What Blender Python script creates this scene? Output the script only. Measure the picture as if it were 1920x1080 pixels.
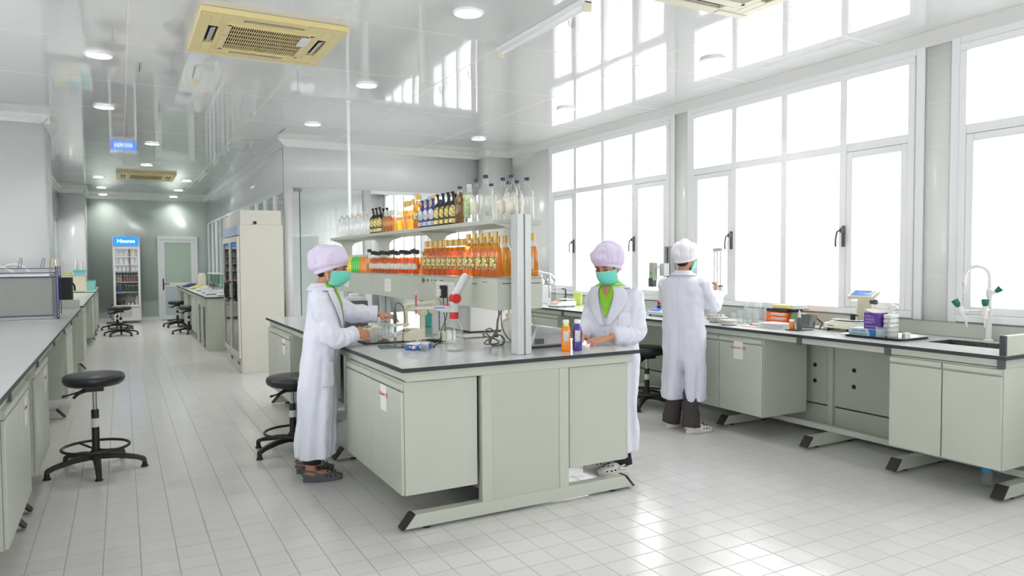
import bpy, math, random
from mathutils import Vector, Matrix, noise, Euler
random.seed(7)
sc = bpy.context.scene
C = sc.collection
for o in list(bpy.data.objects): bpy.data.objects.remove(o)
PI = math.pi

# ------------------------------------------------------------------ camera, light, exposure
F_PX = 1344.0
cam_d = bpy.data.cameras.new('camera'); cam = bpy.data.objects.new('camera', cam_d); C.objects.link(cam)
cam_d.sensor_width = 36.0; cam_d.lens = 36.0 * F_PX / 1920.0; cam_d.clip_start = 0.05; cam_d.clip_end = 200
yaw, pit, rol = math.radians(28.586), math.radians(-2.2), math.radians(-0.332)
fw = Vector((math.sin(yaw) * math.cos(pit), math.cos(yaw) * math.cos(pit), math.sin(pit)))
rt = Vector((math.cos(yaw), -math.sin(yaw), 0)); up = rt.cross(fw)
rt2 = rt * math.cos(rol) + up * math.sin(rol); up2 = -rt * math.sin(rol) + up * math.cos(rol)
M = Matrix((rt2, up2, -fw)).transposed().to_4x4(); M.translation = (0, 0, 1.5)
cam.matrix_world = M
sc.camera = cam
w = bpy.data.worlds.new('overcast_sky'); sc.world = w; w.use_nodes = True
w.node_tree.nodes['Background'].inputs[0].default_value = (1.0, 0.975, 0.985, 1)
w.node_tree.nodes['Background'].inputs[1].default_value = 3.6
sc.view_settings.view_transform = 'Standard'; sc.view_settings.look = 'None'
sc.view_settings.exposure = 1.1; sc.view_settings.gamma = 1.0; sc.view_settings.use_curve_mapping = False
cy = sc.cycles
cy.max_bounces = 7; cy.diffuse_bounces = 5; cy.glossy_bounces = 4; cy.transmission_bounces = 4; cy.transparent_max_bounces = 28
cy.caustics_reflective = False; cy.caustics_refractive = False; cy.sample_clamp_indirect = 6.0
cy.use_denoising = True; cy.use_adaptive_sampling = True; cy.adaptive_threshold = 0.02
def portal(x, y0, y1, z0, z1):
    l = bpy.data.lights.new('window_daylight', 'AREA'); l.shape = 'RECTANGLE'; l.size = abs(y1 - y0); l.size_y = z1 - z0
    l.cycles.is_portal = True
    o = bpy.data.objects.new('window_daylight', l); C.objects.link(o)
    o.location = (x, (y0 + y1) / 2, (z0 + z1) / 2)
    o.rotation_euler = Matrix(((0, 0, 1), (1, 0, 0), (0, 1, 0))).to_euler()   # shines towards -x
WINY = [(-2.20, 0.26), (0.60, 3.08), (3.42, 5.90), (6.25, 8.78), (10.75, 13.2), (13.6, 16.1), (16.5, 19.0)]
WZ0, WZ1 = 1.03, 3.06
XW = 5.45
FILLWX = [(-2.6, 1.4)]  # window behind the camera, added for soft fill light
FILLWY = [(1.0, 4.0), (5.0, 7.6)]  # unseen left windows, added to brighten the aisle-side faces
for a, b in FILLWY:
    portal(-3.75, a, b, 1.0, 2.7); C.objects[-1].rotation_euler = Matrix(((0, 0, -1), (-1, 0, 0), (0, 1, 0))).to_euler()
for a, b in FILLWX:
    portal(0, 0, b - a, 1.0, 3.0); q = C.objects[-1]; q.location = ((a + b) / 2, -3.3, 2.0); q.rotation_euler = (PI / 2, 0, 0)
for a, b in WINY: portal(XW + 0.25, a, b, WZ0, WZ1)

# ------------------------------------------------------------------ materials
def srgb(r, g, b):
    f = lambda c: (c / 12.92 if c <= 0.04045 else ((c + 0.055) / 1.055) ** 2.4)
    return (f(r / 255), f(g / 255), f(b / 255))
MATS = {}
def mat(name, col, rough=0.5, metal=0.0, spec=0.5, nscale=0, namp=0.0, bump=0.0, bscale=40, trans=0.0, emit=0, coat=0, sub=0.0):
    if name in MATS: return MATS[name]
    m = bpy.data.materials.new(name); m.use_nodes = True; nt = m.node_tree; b = nt.nodes['Principled BSDF']
    b.inputs['Base Color'].default_value = (*col, 1); b.inputs['Roughness'].default_value = rough
    b.inputs['Metallic'].default_value = metal; b.inputs['Specular IOR Level'].default_value = spec
    b.inputs['Coat Weight'].default_value = coat
    if sub: b.inputs['Subsurface Weight'].default_value = sub; b.inputs['Subsurface Scale'].default_value = 0.01
    if trans: b.inputs['Transmission Weight'].default_value = trans
    if emit:
        b.inputs['Emission Color'].default_value = (*col, 1); b.inputs['Emission Strength'].default_value = emit
    tc = nt.nodes.new('ShaderNodeTexCoord')
    if namp:
        n = nt.nodes.new('ShaderNodeTexNoise'); n.inputs['Scale'].default_value = nscale; n.inputs['Detail'].default_value = 4
        nt.links.new(tc.outputs['Object'], n.inputs['Vector'])
        r = nt.nodes.new('ShaderNodeMapRange'); r.inputs['To Min'].default_value = 1 - namp; r.inputs['To Max'].default_value = 1 + namp
        if namp >= .2: r.inputs['From Min'].default_value = .38; r.inputs['From Max'].default_value = .62
        nt.links.new(n.outputs['Fac'], r.inputs['Value'])
        mx = nt.nodes.new('ShaderNodeVectorMath'); mx.operation = 'SCALE'; mx.inputs[0].default_value = col
        nt.links.new(r.outputs['Result'], mx.inputs['Scale']); nt.links.new(mx.outputs[0], b.inputs['Base Color'])
    if bump:
        n = nt.nodes.new('ShaderNodeTexNoise'); n.inputs['Scale'].default_value = bscale; n.inputs['Detail'].default_value = 3
        nt.links.new(tc.outputs['Object'], n.inputs['Vector'])
        bp = nt.nodes.new('ShaderNodeBump'); bp.inputs['Strength'].default_value = bump; bp.inputs['Distance'].default_value = 0.01
        nt.links.new(n.outputs['Fac'], bp.inputs['Height']); nt.links.new(bp.outputs['Normal'], b.inputs['Normal'])
    MATS[name] = m
    return m
def glass(name, tint, refl=1.0, rough=0.02, dens=0.0, dcol=None):
    """thin clear pane or vessel wall: tinted see-through, Fresnel reflection, optional cloudy share"""
    m = bpy.data.materials.new(name); m.use_nodes = True; nt = m.node_tree
    nt.nodes.remove(nt.nodes['Principled BSDF']); out = nt.nodes['Material Output']
    t = nt.nodes.new('ShaderNodeBsdfTransparent'); t.inputs[0].default_value = (*tint, 1)
    g = nt.nodes.new('ShaderNodeBsdfGlossy'); g.inputs['Roughness'].default_value = rough
    fr = nt.nodes.new('ShaderNodeFresnel')
    ge = nt.nodes.new('ShaderNodeNewGeometry'); ir = nt.nodes.new('ShaderNodeMapRange')
    ir.inputs['To Min'].default_value = 1.45; ir.inputs['To Max'].default_value = 1 / 1.45
    nt.links.new(ge.outputs['Backfacing'], ir.inputs['Value']); nt.links.new(ir.outputs[0], fr.inputs['IOR'])
    k = nt.nodes.new('ShaderNodeMath'); k.operation = 'MULTIPLY'; k.inputs[1].default_value = refl
    nt.links.new(fr.outputs[0], k.inputs[0])
    mx = nt.nodes.new('ShaderNodeMixShader'); nt.links.new(k.outputs[0], mx.inputs[0])
    src = t.outputs[0]
    if dens:
        d = nt.nodes.new('ShaderNodeBsdfTranslucent'); d.inputs[0].default_value = (*(dcol or tint), 1)
        d2 = nt.nodes.new('ShaderNodeBsdfDiffuse'); d2.inputs[0].default_value = (*(dcol or tint), 1)
        a = nt.nodes.new('ShaderNodeMixShader'); a.inputs[0].default_value = 0.5
        nt.links.new(d.outputs[0], a.inputs[1]); nt.links.new(d2.outputs[0], a.inputs[2])
        b = nt.nodes.new('ShaderNodeMixShader'); b.inputs[0].default_value = dens
        nt.links.new(t.outputs[0], b.inputs[1]); nt.links.new(a.outputs[0], b.inputs[2]); src = b.outputs[0]
    nt.links.new(src, mx.inputs[1]); nt.links.new(g.outputs[0], mx.inputs[2]); nt.links.new(mx.outputs[0], out.inputs[0])
    MATS[name] = m
    return m
def gridmat(name, c1, c2, mort, bw, bh, ms, off, rough, plane='xy', bump=0.3, wav=0.0, wscale=1.5, spec=0.5, coat=0.0, stagger=0.0, mrough=None):
    """square-laid tiles or panels with joints, laid in metres"""
    m = bpy.data.materials.new(name); m.use_nodes = True; nt = m.node_tree; b = nt.nodes['Principled BSDF']
    tc = nt.nodes.new('ShaderNodeTexCoord'); sx = nt.nodes.new('ShaderNodeSeparateXYZ'); cx = nt.nodes.new('ShaderNodeCombineXYZ')
    nt.links.new(tc.outputs['Object'], sx.inputs[0])
    i = {'x': 0, 'y': 1, 'z': 2}
    nt.links.new(sx.outputs[i[plane[0]]], cx.inputs[0]); nt.links.new(sx.outputs[i[plane[1]]], cx.inputs[1])
    mp = nt.nodes.new('ShaderNodeMapping'); mp.inputs['Location'].default_value = (-off[0], -off[1], 0)
    nt.links.new(cx.outputs[0], mp.inputs['Vector'])
    br = nt.nodes.new('ShaderNodeTexBrick'); br.offset = stagger; br.squash = 1.0
    br.inputs['Color1'].default_value = (*c1, 1); br.inputs['Color2'].default_value = (*c2, 1); br.inputs['Mortar'].default_value = (*mort, 1)
    br.inputs['Scale'].default_value = 1; br.inputs['Mortar Size'].default_value = ms; br.inputs['Mortar Smooth'].default_value = 0.3
    br.inputs['Brick Width'].default_value = bw; br.inputs['Row Height'].default_value = bh
    nt.links.new(mp.outputs[0], br.inputs['Vector']); nt.links.new(br.outputs['Color'], b.inputs['Base Color'])
    b.inputs['Specular IOR Level'].default_value = spec; b.inputs['Coat Weight'].default_value = coat; b.inputs['Coat Roughness'].default_value = 0.03
    rr = nt.nodes.new('ShaderNodeMapRange'); rr.inputs['To Min'].default_value = rough; rr.inputs['To Max'].default_value = mrough or 0.7
    nt.links.new(br.outputs['Fac'], rr.inputs['Value']); nt.links.new(rr.outputs[0], b.inputs['Roughness'])
    bp = nt.nodes.new('ShaderNodeBump'); bp.inputs['Strength'].default_value = bump; bp.inputs['Distance'].default_value = 0.002; bp.invert = True
    nt.links.new(br.outputs['Fac'], bp.inputs['Height']); last = bp
    if wav:
        n = nt.nodes.new('ShaderNodeTexNoise'); n.inputs['Scale'].default_value = wscale; n.inputs['Detail'].default_value = 1
        nt.links.new(tc.outputs['Object'], n.inputs['Vector'])
        b2 = nt.nodes.new('ShaderNodeBump'); b2.inputs['Strength'].default_value = wav; b2.inputs['Distance'].default_value = 0.05
        nt.links.new(n.outputs['Fac'], b2.inputs['Height']); nt.links.new(bp.outputs['Normal'], b2.inputs['Normal']); last = b2
    nt.links.new(last.outputs['Normal'], b.inputs['Normal'])
    MATS[name] = m
    return m
FLOOR = gridmat('white_floor_tiles', (.66, .66, .645), (.685, .685, .67), (.42, .415, .37), .1665, .158, .0032, (-.446, 3.95), .20, bump=.5, wav=.05, wscale=6, spec=.5)
CEIL = gridmat('glossy_ceiling_panels', (.72, .735, .735), (.72, .735, .735), (.84, .82, .76), 1.31, 1.365, .006, (.08, 6.39), .045, bump=.6, wav=.05, wscale=1.3, spec=.7, coat=.35)
WTILE = gridmat('pale_wall_tiles', (.74, .755, .73), (.76, .77, .74), (.82, .83, .81), .25, .33, .002, (5.90, 1.03), .22, plane='yz', bump=.2)
WTILX = gridmat('pale_pillar_tiles', (.74, .755, .73), (.76, .77, .74), (.82, .83, .81), .25, .33, .002, (5.03, 1.03), .22, plane='xz', bump=.2)
WPAN = gridmat('white_wall_panels', (.76, .78, .785), (.76, .78, .785), (.82, .81, .78), 1.2, 1.3, .003, (.0, 2.42), .25, plane='xz', bump=.2)
WPANY = gridmat('glossy_corridor_panels', (.74, .77, .775), (.74, .77, .775), (.78, .79, .77), 1.2, 3.2, .003, (.3, 0), .12, plane='yz', bump=.2)
WGREEN = gridmat('pale_green_panels', (.46, .52, .49), (.46, .52, .49), (.62, .66, .62), 1.17, 3.4, .006, (.07, 0), .3, plane='xz', bump=.2)
def mm(): pass
white = mat('white_aluminium', (.82, .84, .85), .3)
trimw = mat('white_cove_trim', (.72, .73, .71), .3)
cream = mat('grey_green_enamel', srgb(188, 193, 181), .38, nscale=3, namp=.035)
cream2 = mat('grey_green_panel', srgb(182, 188, 176), .45, nscale=2, namp=.04)
top = mat('grey_laminate_top', (.60, .63, .635), .17, nscale=1.5, namp=.03, spec=.5)
edge = mat('black_worktop_edge', (.03, .034, .038), .45)
dgap = mat('dark_void', (.012, .012, .012), .8)
blackp = mat('black_plastic', (.018, .018, .019), .5)
blackr = mat('black_rubber', (.02, .02, .021), .75)
leather = mat('black_vinyl', (.02, .021, .024), .34, bump=.06, bscale=30)
chrome = mat('brushed_steel', (.55, .55, .55), .28, 1.0)
steel = mat('dull_stainless', (.27, .275, .265), .5, .35, nscale=6, namp=.08)
alu = mat('anodised_aluminium', (.60, .63, .63), .35, .25)
ivory = mat('aged_ivory_plastic', srgb(226, 209, 152), .4, nscale=2, namp=.05)
ivory2 = mat('cream_instrument_plastic', srgb(222, 219, 196), .4)
wplast = mat('white_plastic', (.78, .78, .76), .4)
gplast = mat('grey_plastic', (.42, .43, .43), .4)
lplast = mat('light_grey_plastic', (.60, .62, .64), .35)
dgrey = mat('dark_grey_plastic', (.09, .095, .10), .45)
red = mat('red_plastic', srgb(196, 40, 36), .4)
blue = mat('blue_plastic', srgb(52, 100, 178), .4)
teal = mat('teal_plastic', srgb(60, 165, 158), .4)
orange = mat('orange_plastic', srgb(245, 112, 30), .45)
yellow = mat('pale_yellow_plastic', srgb(222, 206, 120), .45)
purple = mat('purple_card', srgb(96, 60, 150), .55)
paper = mat('white_paper', (.78, .78, .76), .7)
rackblue = mat('dark_blue_coated_wire', (.03, .035, .16), .4)
bluesign = mat('blue_sign_face', srgb(30, 120, 215), .4, emit=0.0)
MATS['lit_blue_sign'] = mat('lit_blue_sign', srgb(26, 110, 215), .4, emit=.9)
MATS['lit_white_letters'] = mat('lit_white_letters', (.9, .95, 1), .4, emit=1.2)
lamp = mat('lamp_diffuser', (1, .99, .96), .4, emit=3.5)
pane = glass('window_glass', (.98, .985, .985), .9)
pane_g = glass('greenish_partition_glass', (.95, .975, .965), .8)
gedge = mat('green_glass_edge', srgb(70, 110, 100), .1)
clearg = glass('clear_glass', (.95, .965, .965), 1.6, .03, .09, (.95, .97, .97))
clearb = glass('bottle_glass', (.97, .975, .97), 1.6, .04, .12, (.97, .98, .98))
clearb2 = glass('filled_bottle_glass', (.985, .985, .98), 1.2, .04, .02, (.97, .97, .95))
water = glass('clear_liquid', (.96, .97, .96), .5, .05, .10, (.95, .97, .95))
amber = glass('amber_liquor', (.98, .72, .25), .5, .08, .16, (1.0, .42, .02))
amberd = glass('dark_amber_liquor', (.97, .62, .19), .5, .08, .18, (.96, .30, .01))
gold_l = glass('golden_liquor', (.98, .86, .45), .5, .08, .22, (.95, .65, .12))
olive = glass('olive_liquor', (.80, .62, .34), .5, .08, .30, (.30, .18, .06))
redl = mat('red_drink', srgb(220, 40, 50), .25, coat=.3); yell = mat('yellow_drink', srgb(238, 226, 30), .25, coat=.3)
grel = mat('green_drink', srgb(90, 205, 70), .25, coat=.3); oral = mat('orange_drink', srgb(245, 140, 20), .25, coat=.3)
frost = glass('frosted_plastic', (.85, .88, .87), .6, .3, .55, (.82, .85, .84))
goldc = mat('gold_foil', srgb(196, 164, 92), .4, .35)
navy = mat('navy_cap', (.012, .016, .06), .4); navyv = mat('navy_blue_pouch', srgb(44, 56, 130), .5)
lgold = mat('gold_label', srgb(206, 190, 110), .45, nscale=60, namp=.5); lcream = mat('ornate_cream_label', srgb(196, 186, 118), .5, nscale=90, namp=.75)
lwhite = mat('white_label', srgb(222, 214, 200), .6, nscale=50, namp=.12); lsilv = mat('silver_label', srgb(190, 192, 196), .4, nscale=50, namp=.4)
skin = mat('skin', srgb(206, 150, 120), .55, sub=.1, nscale=8, namp=.04)
skin_tan = mat('tanned_skin', srgb(190, 136, 106), .55, sub=.1)
hair = mat('dark_hair', (.015, .011, .009), .5)
coatm = mat('white_lab_coat_cotton', srgb(224, 227, 240), .85, bump=.5, bscale=12, nscale=5, namp=.02)
capm = mat('white_cap_cloth', srgb(232, 232, 240), .85, bump=.25, bscale=60)
capl = mat('lilac_cap_cloth', srgb(218, 208, 232), .85, bump=.25, bscale=60)
maskm = mat('mint_mask', srgb(112, 212, 192), .7, bump=.15, bscale=70)
limem = mat('lime_green_polo', srgb(146, 208, 56), .8)
pants_b = mat('black_trousers', (.014, .014, .016), .8); pants_g = mat('charcoal_trousers', srgb(66, 60, 60), .85, nscale=90, namp=.15)
clog_g = mat('grey_clog_foam', srgb(92, 97, 102), .7); clog_w = mat('white_clog_foam', srgb(226, 226, 222), .6)
eyew = mat('eye_white', (.8, .8, .8), .2); dark = mat('dark_brown', (.02, .012, .01), .4)
outw = mat('white_render_wall', (.86, .86, .86), .8); outg = mat('pale_grey_metal', (.62, .63, .63), .6)

# ------------------------------------------------------------------ mesh helpers
class MB:
    def __init__(s): s.v = []; s.f = []
    def add(s, vs, fs):
        o = len(s.v); s.v += [Vector(q) for q in vs]; s.f += [tuple(i + o for i in q) for q in fs]; return s
    def box(s, x0, x1, y0, y1, z0, z1):
        vs = [(x, y, z) for x in (x0, x1) for y in (y0, y1) for z in (z0, z1)]
        return s.add(vs, [(0, 1, 3, 2), (4, 6, 7, 5), (0, 4, 5, 1), (2, 3, 7, 6), (0, 2, 6, 4), (1, 5, 7, 3)])
    def obox(s, c, ax, h):   # oriented box: centre, three unit axes, half sizes
        ax = [Vector(a).normalized() for a in ax]; c = Vector(c)
        vs = [c + ax[0] * i * h[0] + ax[1] * j * h[1] + ax[2] * k * h[2] for i in (-1, 1) for j in (-1, 1) for k in (-1, 1)]
        return s.add(vs, [(0, 1, 3, 2), (4, 6, 7, 5), (0, 4, 5, 1), (2, 3, 7, 6), (0, 2, 6, 4), (1, 5, 7, 3)])
    def loft(s, rings, cap=True, closed=True):
        n = len(rings[0]); vs = [p for r in rings for p in r]; fs = []
        for i in range(len(rings) - 1):
            for j in range(n if closed else n - 1):
                k = (j + 1) % n; fs.append((i * n + j, i * n + k, (i + 1) * n + k, (i + 1) * n + j))
        if cap and closed: fs.append(tuple(range(n - 1, -1, -1))); fs.append(tuple((len(rings) - 1) * n + j for j in range(n)))
        return s.add(vs, fs)
    def tube(s, pts, r, n=8, cap=True, ry=None):
        pts = [Vector(p) for p in pts]; rs = r if isinstance(r, (list, tuple)) else [r] * len(pts)
        rings = []; prev = None
        for i, p in enumerate(pts):
            d = (pts[min(i + 1, len(pts) - 1)] - pts[max(i - 1, 0)]).normalized()
            if prev is None:
                a = Vector((0, 0, 1)) if abs(d.z) < .9 else Vector((1, 0, 0)); u = d.cross(a).normalized()
            else: u = (prev - d * prev.dot(d)).normalized()
            prev = u; v = d.cross(u)
            rings.append([p + (u * math.cos(t) + v * math.sin(t)) * rs[i] for t in [2 * PI * k / n for k in range(n)]])
        return s.loft(rings, cap)
    def cyl(s, a, b, r, r2=None, n=24): return s.tube([a, b], [r, r if r2 is None else r2], n)
    def lathe(s, prof, c=(0, 0, 0), n=24, sx=1, sy=1):
        c = Vector(c); rings = [[c + Vector((max(r, 1e-4) * sx * math.cos(2 * PI * k / n), max(r, 1e-4) * sy * math.sin(2 * PI * k / n), z)) for k in range(n)] for r, z in prof]
        return s.loft(rings)
    def ell(s, c, h, ax=None, n=20, m=12):
        c = Vector(c); ax = [Vector(a).normalized() for a in (ax or ((1, 0, 0), (0, 1, 0), (0, 0, 1)))]
        rings = []
        for i in range(m + 1):
            t = PI * (i + .001) / (m + .002); r = math.sin(t); z = -math.cos(t)
            rings.append([c + ax[0] * h[0] * r * math.cos(2 * PI * k / n) + ax[1] * h[1] * r * math.sin(2 * PI * k / n) + ax[2] * h[2] * z for k in range(n)])
        return s.loft(rings)
    def torus(s, c, R, r, n=40, m=8, ax=None):
        c = Vector(c); ax = [Vector(a).normalized() for a in (ax or ((1, 0, 0), (0, 1, 0), (0, 0, 1)))]; vs = []; fs = []
        for i in range(n):
            a = 2 * PI * i / n; d = ax[0] * math.cos(a) + ax[1] * math.sin(a)
            for j in range(m):
                b = 2 * PI * j / m; vs.append(c + d * (R + r * math.cos(b)) + ax[2] * r * math.sin(b))
        for i in range(n):
            for j in range(m): fs.append((i * m + j, ((i + 1) % n) * m + j, ((i + 1) % n) * m + (j + 1) % m, i * m + (j + 1) % m))
        return s.add(vs, fs)
    def prism(s, poly, ax, a, b):   # polygon in the plane across axis ax, from a to b
        def P(u, v, t): return {'x': (t, u, v), 'y': (u, t, v), 'z': (u, v, t)}[ax]
        return s.loft([[P(u, v, a) for u, v in poly], [P(u, v, b) for u, v in poly]])
    def rbox(s, x0, x1, y0, y1, z0, z1, r, n=5):   # box with rounded vertical edges
        poly = []
        for cx_, cy_, a0 in ((x1 - r, y1 - r, 0), (x0 + r, y1 - r, 90), (x0 + r, y0 + r, 180), (x1 - r, y0 + r, 270)):
            for k in range(n + 1):
                a = math.radians(a0 + 90 * k / n); poly.append((cx_ + r * math.cos(a), cy_ + r * math.sin(a)))
        return s.prism(poly, 'z', z0, z1)
def wmat(o):
    m = Matrix.Identity(4)
    while o is not None:
        m = (Matrix.Translation(o.location) @ o.rotation_euler.to_matrix().to_4x4()) @ m; o = o.parent
    return m
def part(parent, name, mb, m, bev=0, ang=35, world=True, seg=2, label=None, extra=None):
    """link one mesh object; vertices are given in room coordinates unless world=False"""
    me = bpy.data.meshes.new(name)
    vs = mb.v
    if world and parent is not None:
        inv = wmat(parent).inverted(); vs = [inv @ v for v in vs]
    me.from_pydata([tuple(v) for v in vs], [], mb.f); me.materials.append(m)
    me.validate(); me.update()
    import bmesh
    b = bmesh.new(); b.from_mesh(me); bmesh.ops.recalc_face_normals(b, faces=b.faces); b.to_mesh(me); b.free()
    me.shade_smooth()
    if ang: me.set_sharp_from_angle(angle=math.radians(ang))
    o = bpy.data.objects.new(name, me); C.objects.link(o)
    if parent is not None: o.parent = parent
    if bev:
        md = o.modifiers.new('bevel', 'BEVEL'); md.width = bev; md.segments = seg; md.limit_method = 'ANGLE'; md.angle_limit = math.radians(40)
    if label: o['label'] = label
    return o
def tag(o, label, cat, group=None, kind=None):
    if label: o['label'] = label
    if cat: o['category'] = cat
    if group: o['group'] = group
    if kind: o['kind'] = kind
    return o
def thing(name, label, cat, loc=(0, 0, 0), rz=0, group=None):
    o = bpy.data.objects.new(name, None); C.objects.link(o); o.empty_display_size = .05
    o.location = loc; o.rotation_euler = (0, 0, rz); return tag(o, label, cat, group)
def struct(name, mb, m, parent=None, bev=0, ang=35):
    o = part(parent, name, mb, m, bev, ang)
    if parent is None: o['kind'] = 'structure'
    return o
def copy_tree(o, parent=None):
    c = o.copy(); C.objects.link(c); c.parent = parent
    for ch in [x for x in list(C.objects) if x.parent == o]: copy_tree(ch, c)
    return c
KIDS = {}
def dup(root, loc, rz, label=None, group=None, scale=1):
    r = root.copy(); C.objects.link(r); r.location = loc; r.rotation_euler = (0, 0, rz); r.scale = (scale,) * 3
    if label: r['label'] = label
    if group: r['group'] = group
    for ch in root.children:
        c = ch.copy(); C.objects.link(c); c.parent = r
        for g in ch.children:
            d = g.copy(); C.objects.link(d); d.parent = c
    return r
def text(parent, s, m, size, c, xdir, zdir, depth=.0006, align='CENTER', name='lettering', font_scale=1.0):
    """raised lettering: centre c (room coordinates), reading direction xdir, upward direction zdir"""
    cu = bpy.data.curves.new(name, 'FONT'); cu.body = s; cu.size = size; cu.extrude = depth; cu.align_x = align; cu.align_y = 'CENTER'; cu.resolution_u = 3
    tmp = bpy.data.objects.new('tmp', cu); C.objects.link(tmp)
    bpy.context.view_layer.update()
    me = bpy.data.meshes.new_from_object(tmp.evaluated_get(bpy.context.evaluated_depsgraph_get())); bpy.data.objects.remove(tmp)
    me.materials.clear(); me.materials.append(m)
    x = Vector(xdir).normalized(); y = Vector(zdir).normalized(); z = x.cross(y)
    mw = Matrix((x, y, z)).transposed().to_4x4(); mw.translation = Vector(c)
    if parent is not None: mw = wmat(parent).inverted() @ mw
    me.transform(mw)
    o = bpy.data.objects.new(name, me); C.objects.link(o); o.parent = parent
    return o
ORD = ['first', 'second', 'third', 'fourth', 'fifth', 'sixth', 'seventh', 'eighth', 'ninth', 'tenth', 'eleventh', 'twelfth', 'thirteenth',
       'fourteenth', 'fifteenth', 'sixteenth', 'seventeenth', 'eighteenth', 'nineteenth', 'twentieth']

# ------------------------------------------------------------------ room shell
H = 3.2; YB = 10.35; YF = 20.8; XC = 2.03
struct('floor', MB().box(-3.7, 6.0, -3.2, 21.2, -.1, 0), FLOOR)
struct('ceiling', MB().box(-3.7, 6.0, -3.2, 21.2, H, H + .1), CEIL)
# right wall with its window openings
mb = MB(); ys = [-3.2] + [v for ab in WINY for v in ab] + [21.2]
for i in range(0, len(ys), 2): mb.box(XW, XW + .2, ys[i], ys[i + 1], 0, H)
for a, b in WINY: mb.box(XW, XW + .2, a, b, 0, WZ0); mb.box(XW, XW + .2, a, b, WZ1, H)
struct('wall_right', mb, WTILE, ang=0)
struct('wall_pillar', MB().box(5.03, XW, 9.97, YB, 0, H), WTILX, ang=0)
mb = MB().box(-3.7, -3.5, -3.2, 9.88, 0, 1.0).box(-3.7, -3.5, -3.2, 9.88, 2.7, H).box(-3.7, -3.5, -3.2, 1.0, 1.0, 2.7).box(-3.7, -3.5, 4.0, 5.0, 1.0, 2.7).box(-3.7, -3.5, 7.6, 9.88, 1.0, 2.7)
struct('wall_left', mb, WPANY, ang=0)
for k, (a, b) in enumerate(FILLWY):  # frames and panes of the added left fill windows
    fr = MB()
    for q in range(5): u = a + (b - a) * q / 4; fr.box(-3.62, -3.54, max(a, u - .03), min(b, u + .03), 1.0, 2.7)
    fr.box(-3.62, -3.54, a, b, 1.0, 1.06).box(-3.62, -3.54, a, b, 2.64, 2.7).box(-3.62, -3.54, a, b, 2.1, 2.16)
    f = struct('window_%d' % (30 + k), fr, white); part(f, 'pane', MB().box(-3.585, -3.58, a + .01, b - .01, 1.01, 2.69), pane)
mb = MB().box(-3.6, 6.0, -3.3, -3.2, 0, 1.0).box(-3.6, 6.0, -3.3, -3.2, 3.0, H).box(-3.6, FILLWX[0][0], -3.3, -3.2, 1.0, 3.0).box(FILLWX[0][1], 6.0, -3.3, -3.2, 1.0, 3.0)
struct('wall_front', mb, WPAN, ang=0)
for k, (a, b) in enumerate(FILLWX):  # frame and pane of the added fill window behind the camera
    fr = MB()
    for q in range(5): u = a + (b - a) * q / 4; fr.box(max(a, u - .03), min(b, u + .03), -3.27, -3.19, 1.0, 3.0)
    fr.box(a, b, -3.268, -3.192, 1.0, 1.06).box(a, b, -3.268, -3.192, 2.94, 3.0).box(a, b, -3.268, -3.192, 2.3, 2.36)
    f = struct('window_%d' % (20 + k), fr, white); part(f, 'pane', MB().box(a + .01, b - .01, -3.24, -3.235, 1.01, 2.99), pane)
struct('wall_left_block', MB().box(-3.6, -.76, 9.88, 11.0, 0, H), WPAN, ang=0)
mb = MB().box(-1.4, -1.22, 11.0, 14.5, 0, H).box(-1.4, -1.22, 14.5, 19.4, 0, .95).box(-1.4, -1.22, 14.5, 19.4, 2.5, H)
struct('wall_corridor_left', mb, WPANY, ang=0)
struct('wall_side_room', MB().box(-3.7, -3.5, 11.0, 21.2, 0, 1.4).box(-3.7, -3.5, 11.0, 21.2, 2.3, H).box(-3.7, -3.5, 11.0, 14.0, 1.4, 2.3).box(-3.7, -3.5, 17.0, 21.2, 1.4, 2.3).box(-3.5, -1.4, YF, YF + .15, 0, H), WPANY, ang=0)  # added to shut out strong sky; its opening lets in gentle light
struct('wall_corridor_block', MB().box(-1.4, -.72, 19.4, YF, 0, H), WPAN, ang=0)
struct('wall_corridor_end', MB().box(-1.4, 6.0, YF, YF + .15, 0, H), WGREEN, ang=0)
# corridor right wall: solid above and below a band of partition glass
mb = MB().box(XC, XC + .1, YB + .121, YF, 2.55, H).box(XC, XC + .1, YB + .121, YF, 0, .93)
struct('wall_corridor_right', mb, WPANY, ang=0)
def partition(n, axis, p, a, b, z0, z1, posts, mat_=pane_g, rail=None):
    """glazed partition in plane axis=p running from a to b"""
    fr = MB(); pn = MB(); t = .03
    def bx(m_, u0, u1, w0, w1, th):
        if axis == 'x': m_.box(p - th, p + th, u0, u1, w0, w1)
        else: m_.box(u0, u1, p - th, p + th, w0, w1)
    bx(fr, a, b, z1 - .05, z1, t); bx(fr, a, b, z0, z0 + .05, t)
    for q in [a + .02] + list(posts) + [b - .02]: bx(fr, q - .025, q + .025, z0 + .05, z1 - .05, t)
    if rail: bx(fr, a + .05, b - .05, rail - .03, rail + .03, t * .8)
    f = struct('window_%d' % n, fr, white, bev=.003); bx(pn, a + .03, b - .03, z0 + .03, z1 - .03, .004)
    part(f, 'pane', pn, mat_)
partition(11, 'x', XC + .05, YB + .12, YF - .02, .93, 2.55, [11.35, 12.2, 13.05, 13.9, 14.75, 15.6, 16.45, 17.3, 18.15, 19.0, 19.85])
partition(12, 'y', YB + .06, 3.22, 5.02, 0.0, 2.55, [4.1])
partition(13, 'x', -1.31, 14.5, 19.4, .95, 2.5, [15.3, 16.1, 16.9, 17.7, 18.5])
struct('wall_back', MB().box(XC, 5.03, YB, YB + .12, 2.55, H).box(XC, 2.135, YB, YB + .12, 0, 2.55).box(3.17, 3.27, YB, YB + .12, 0, 2.55), WPAN, ang=0)
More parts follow.
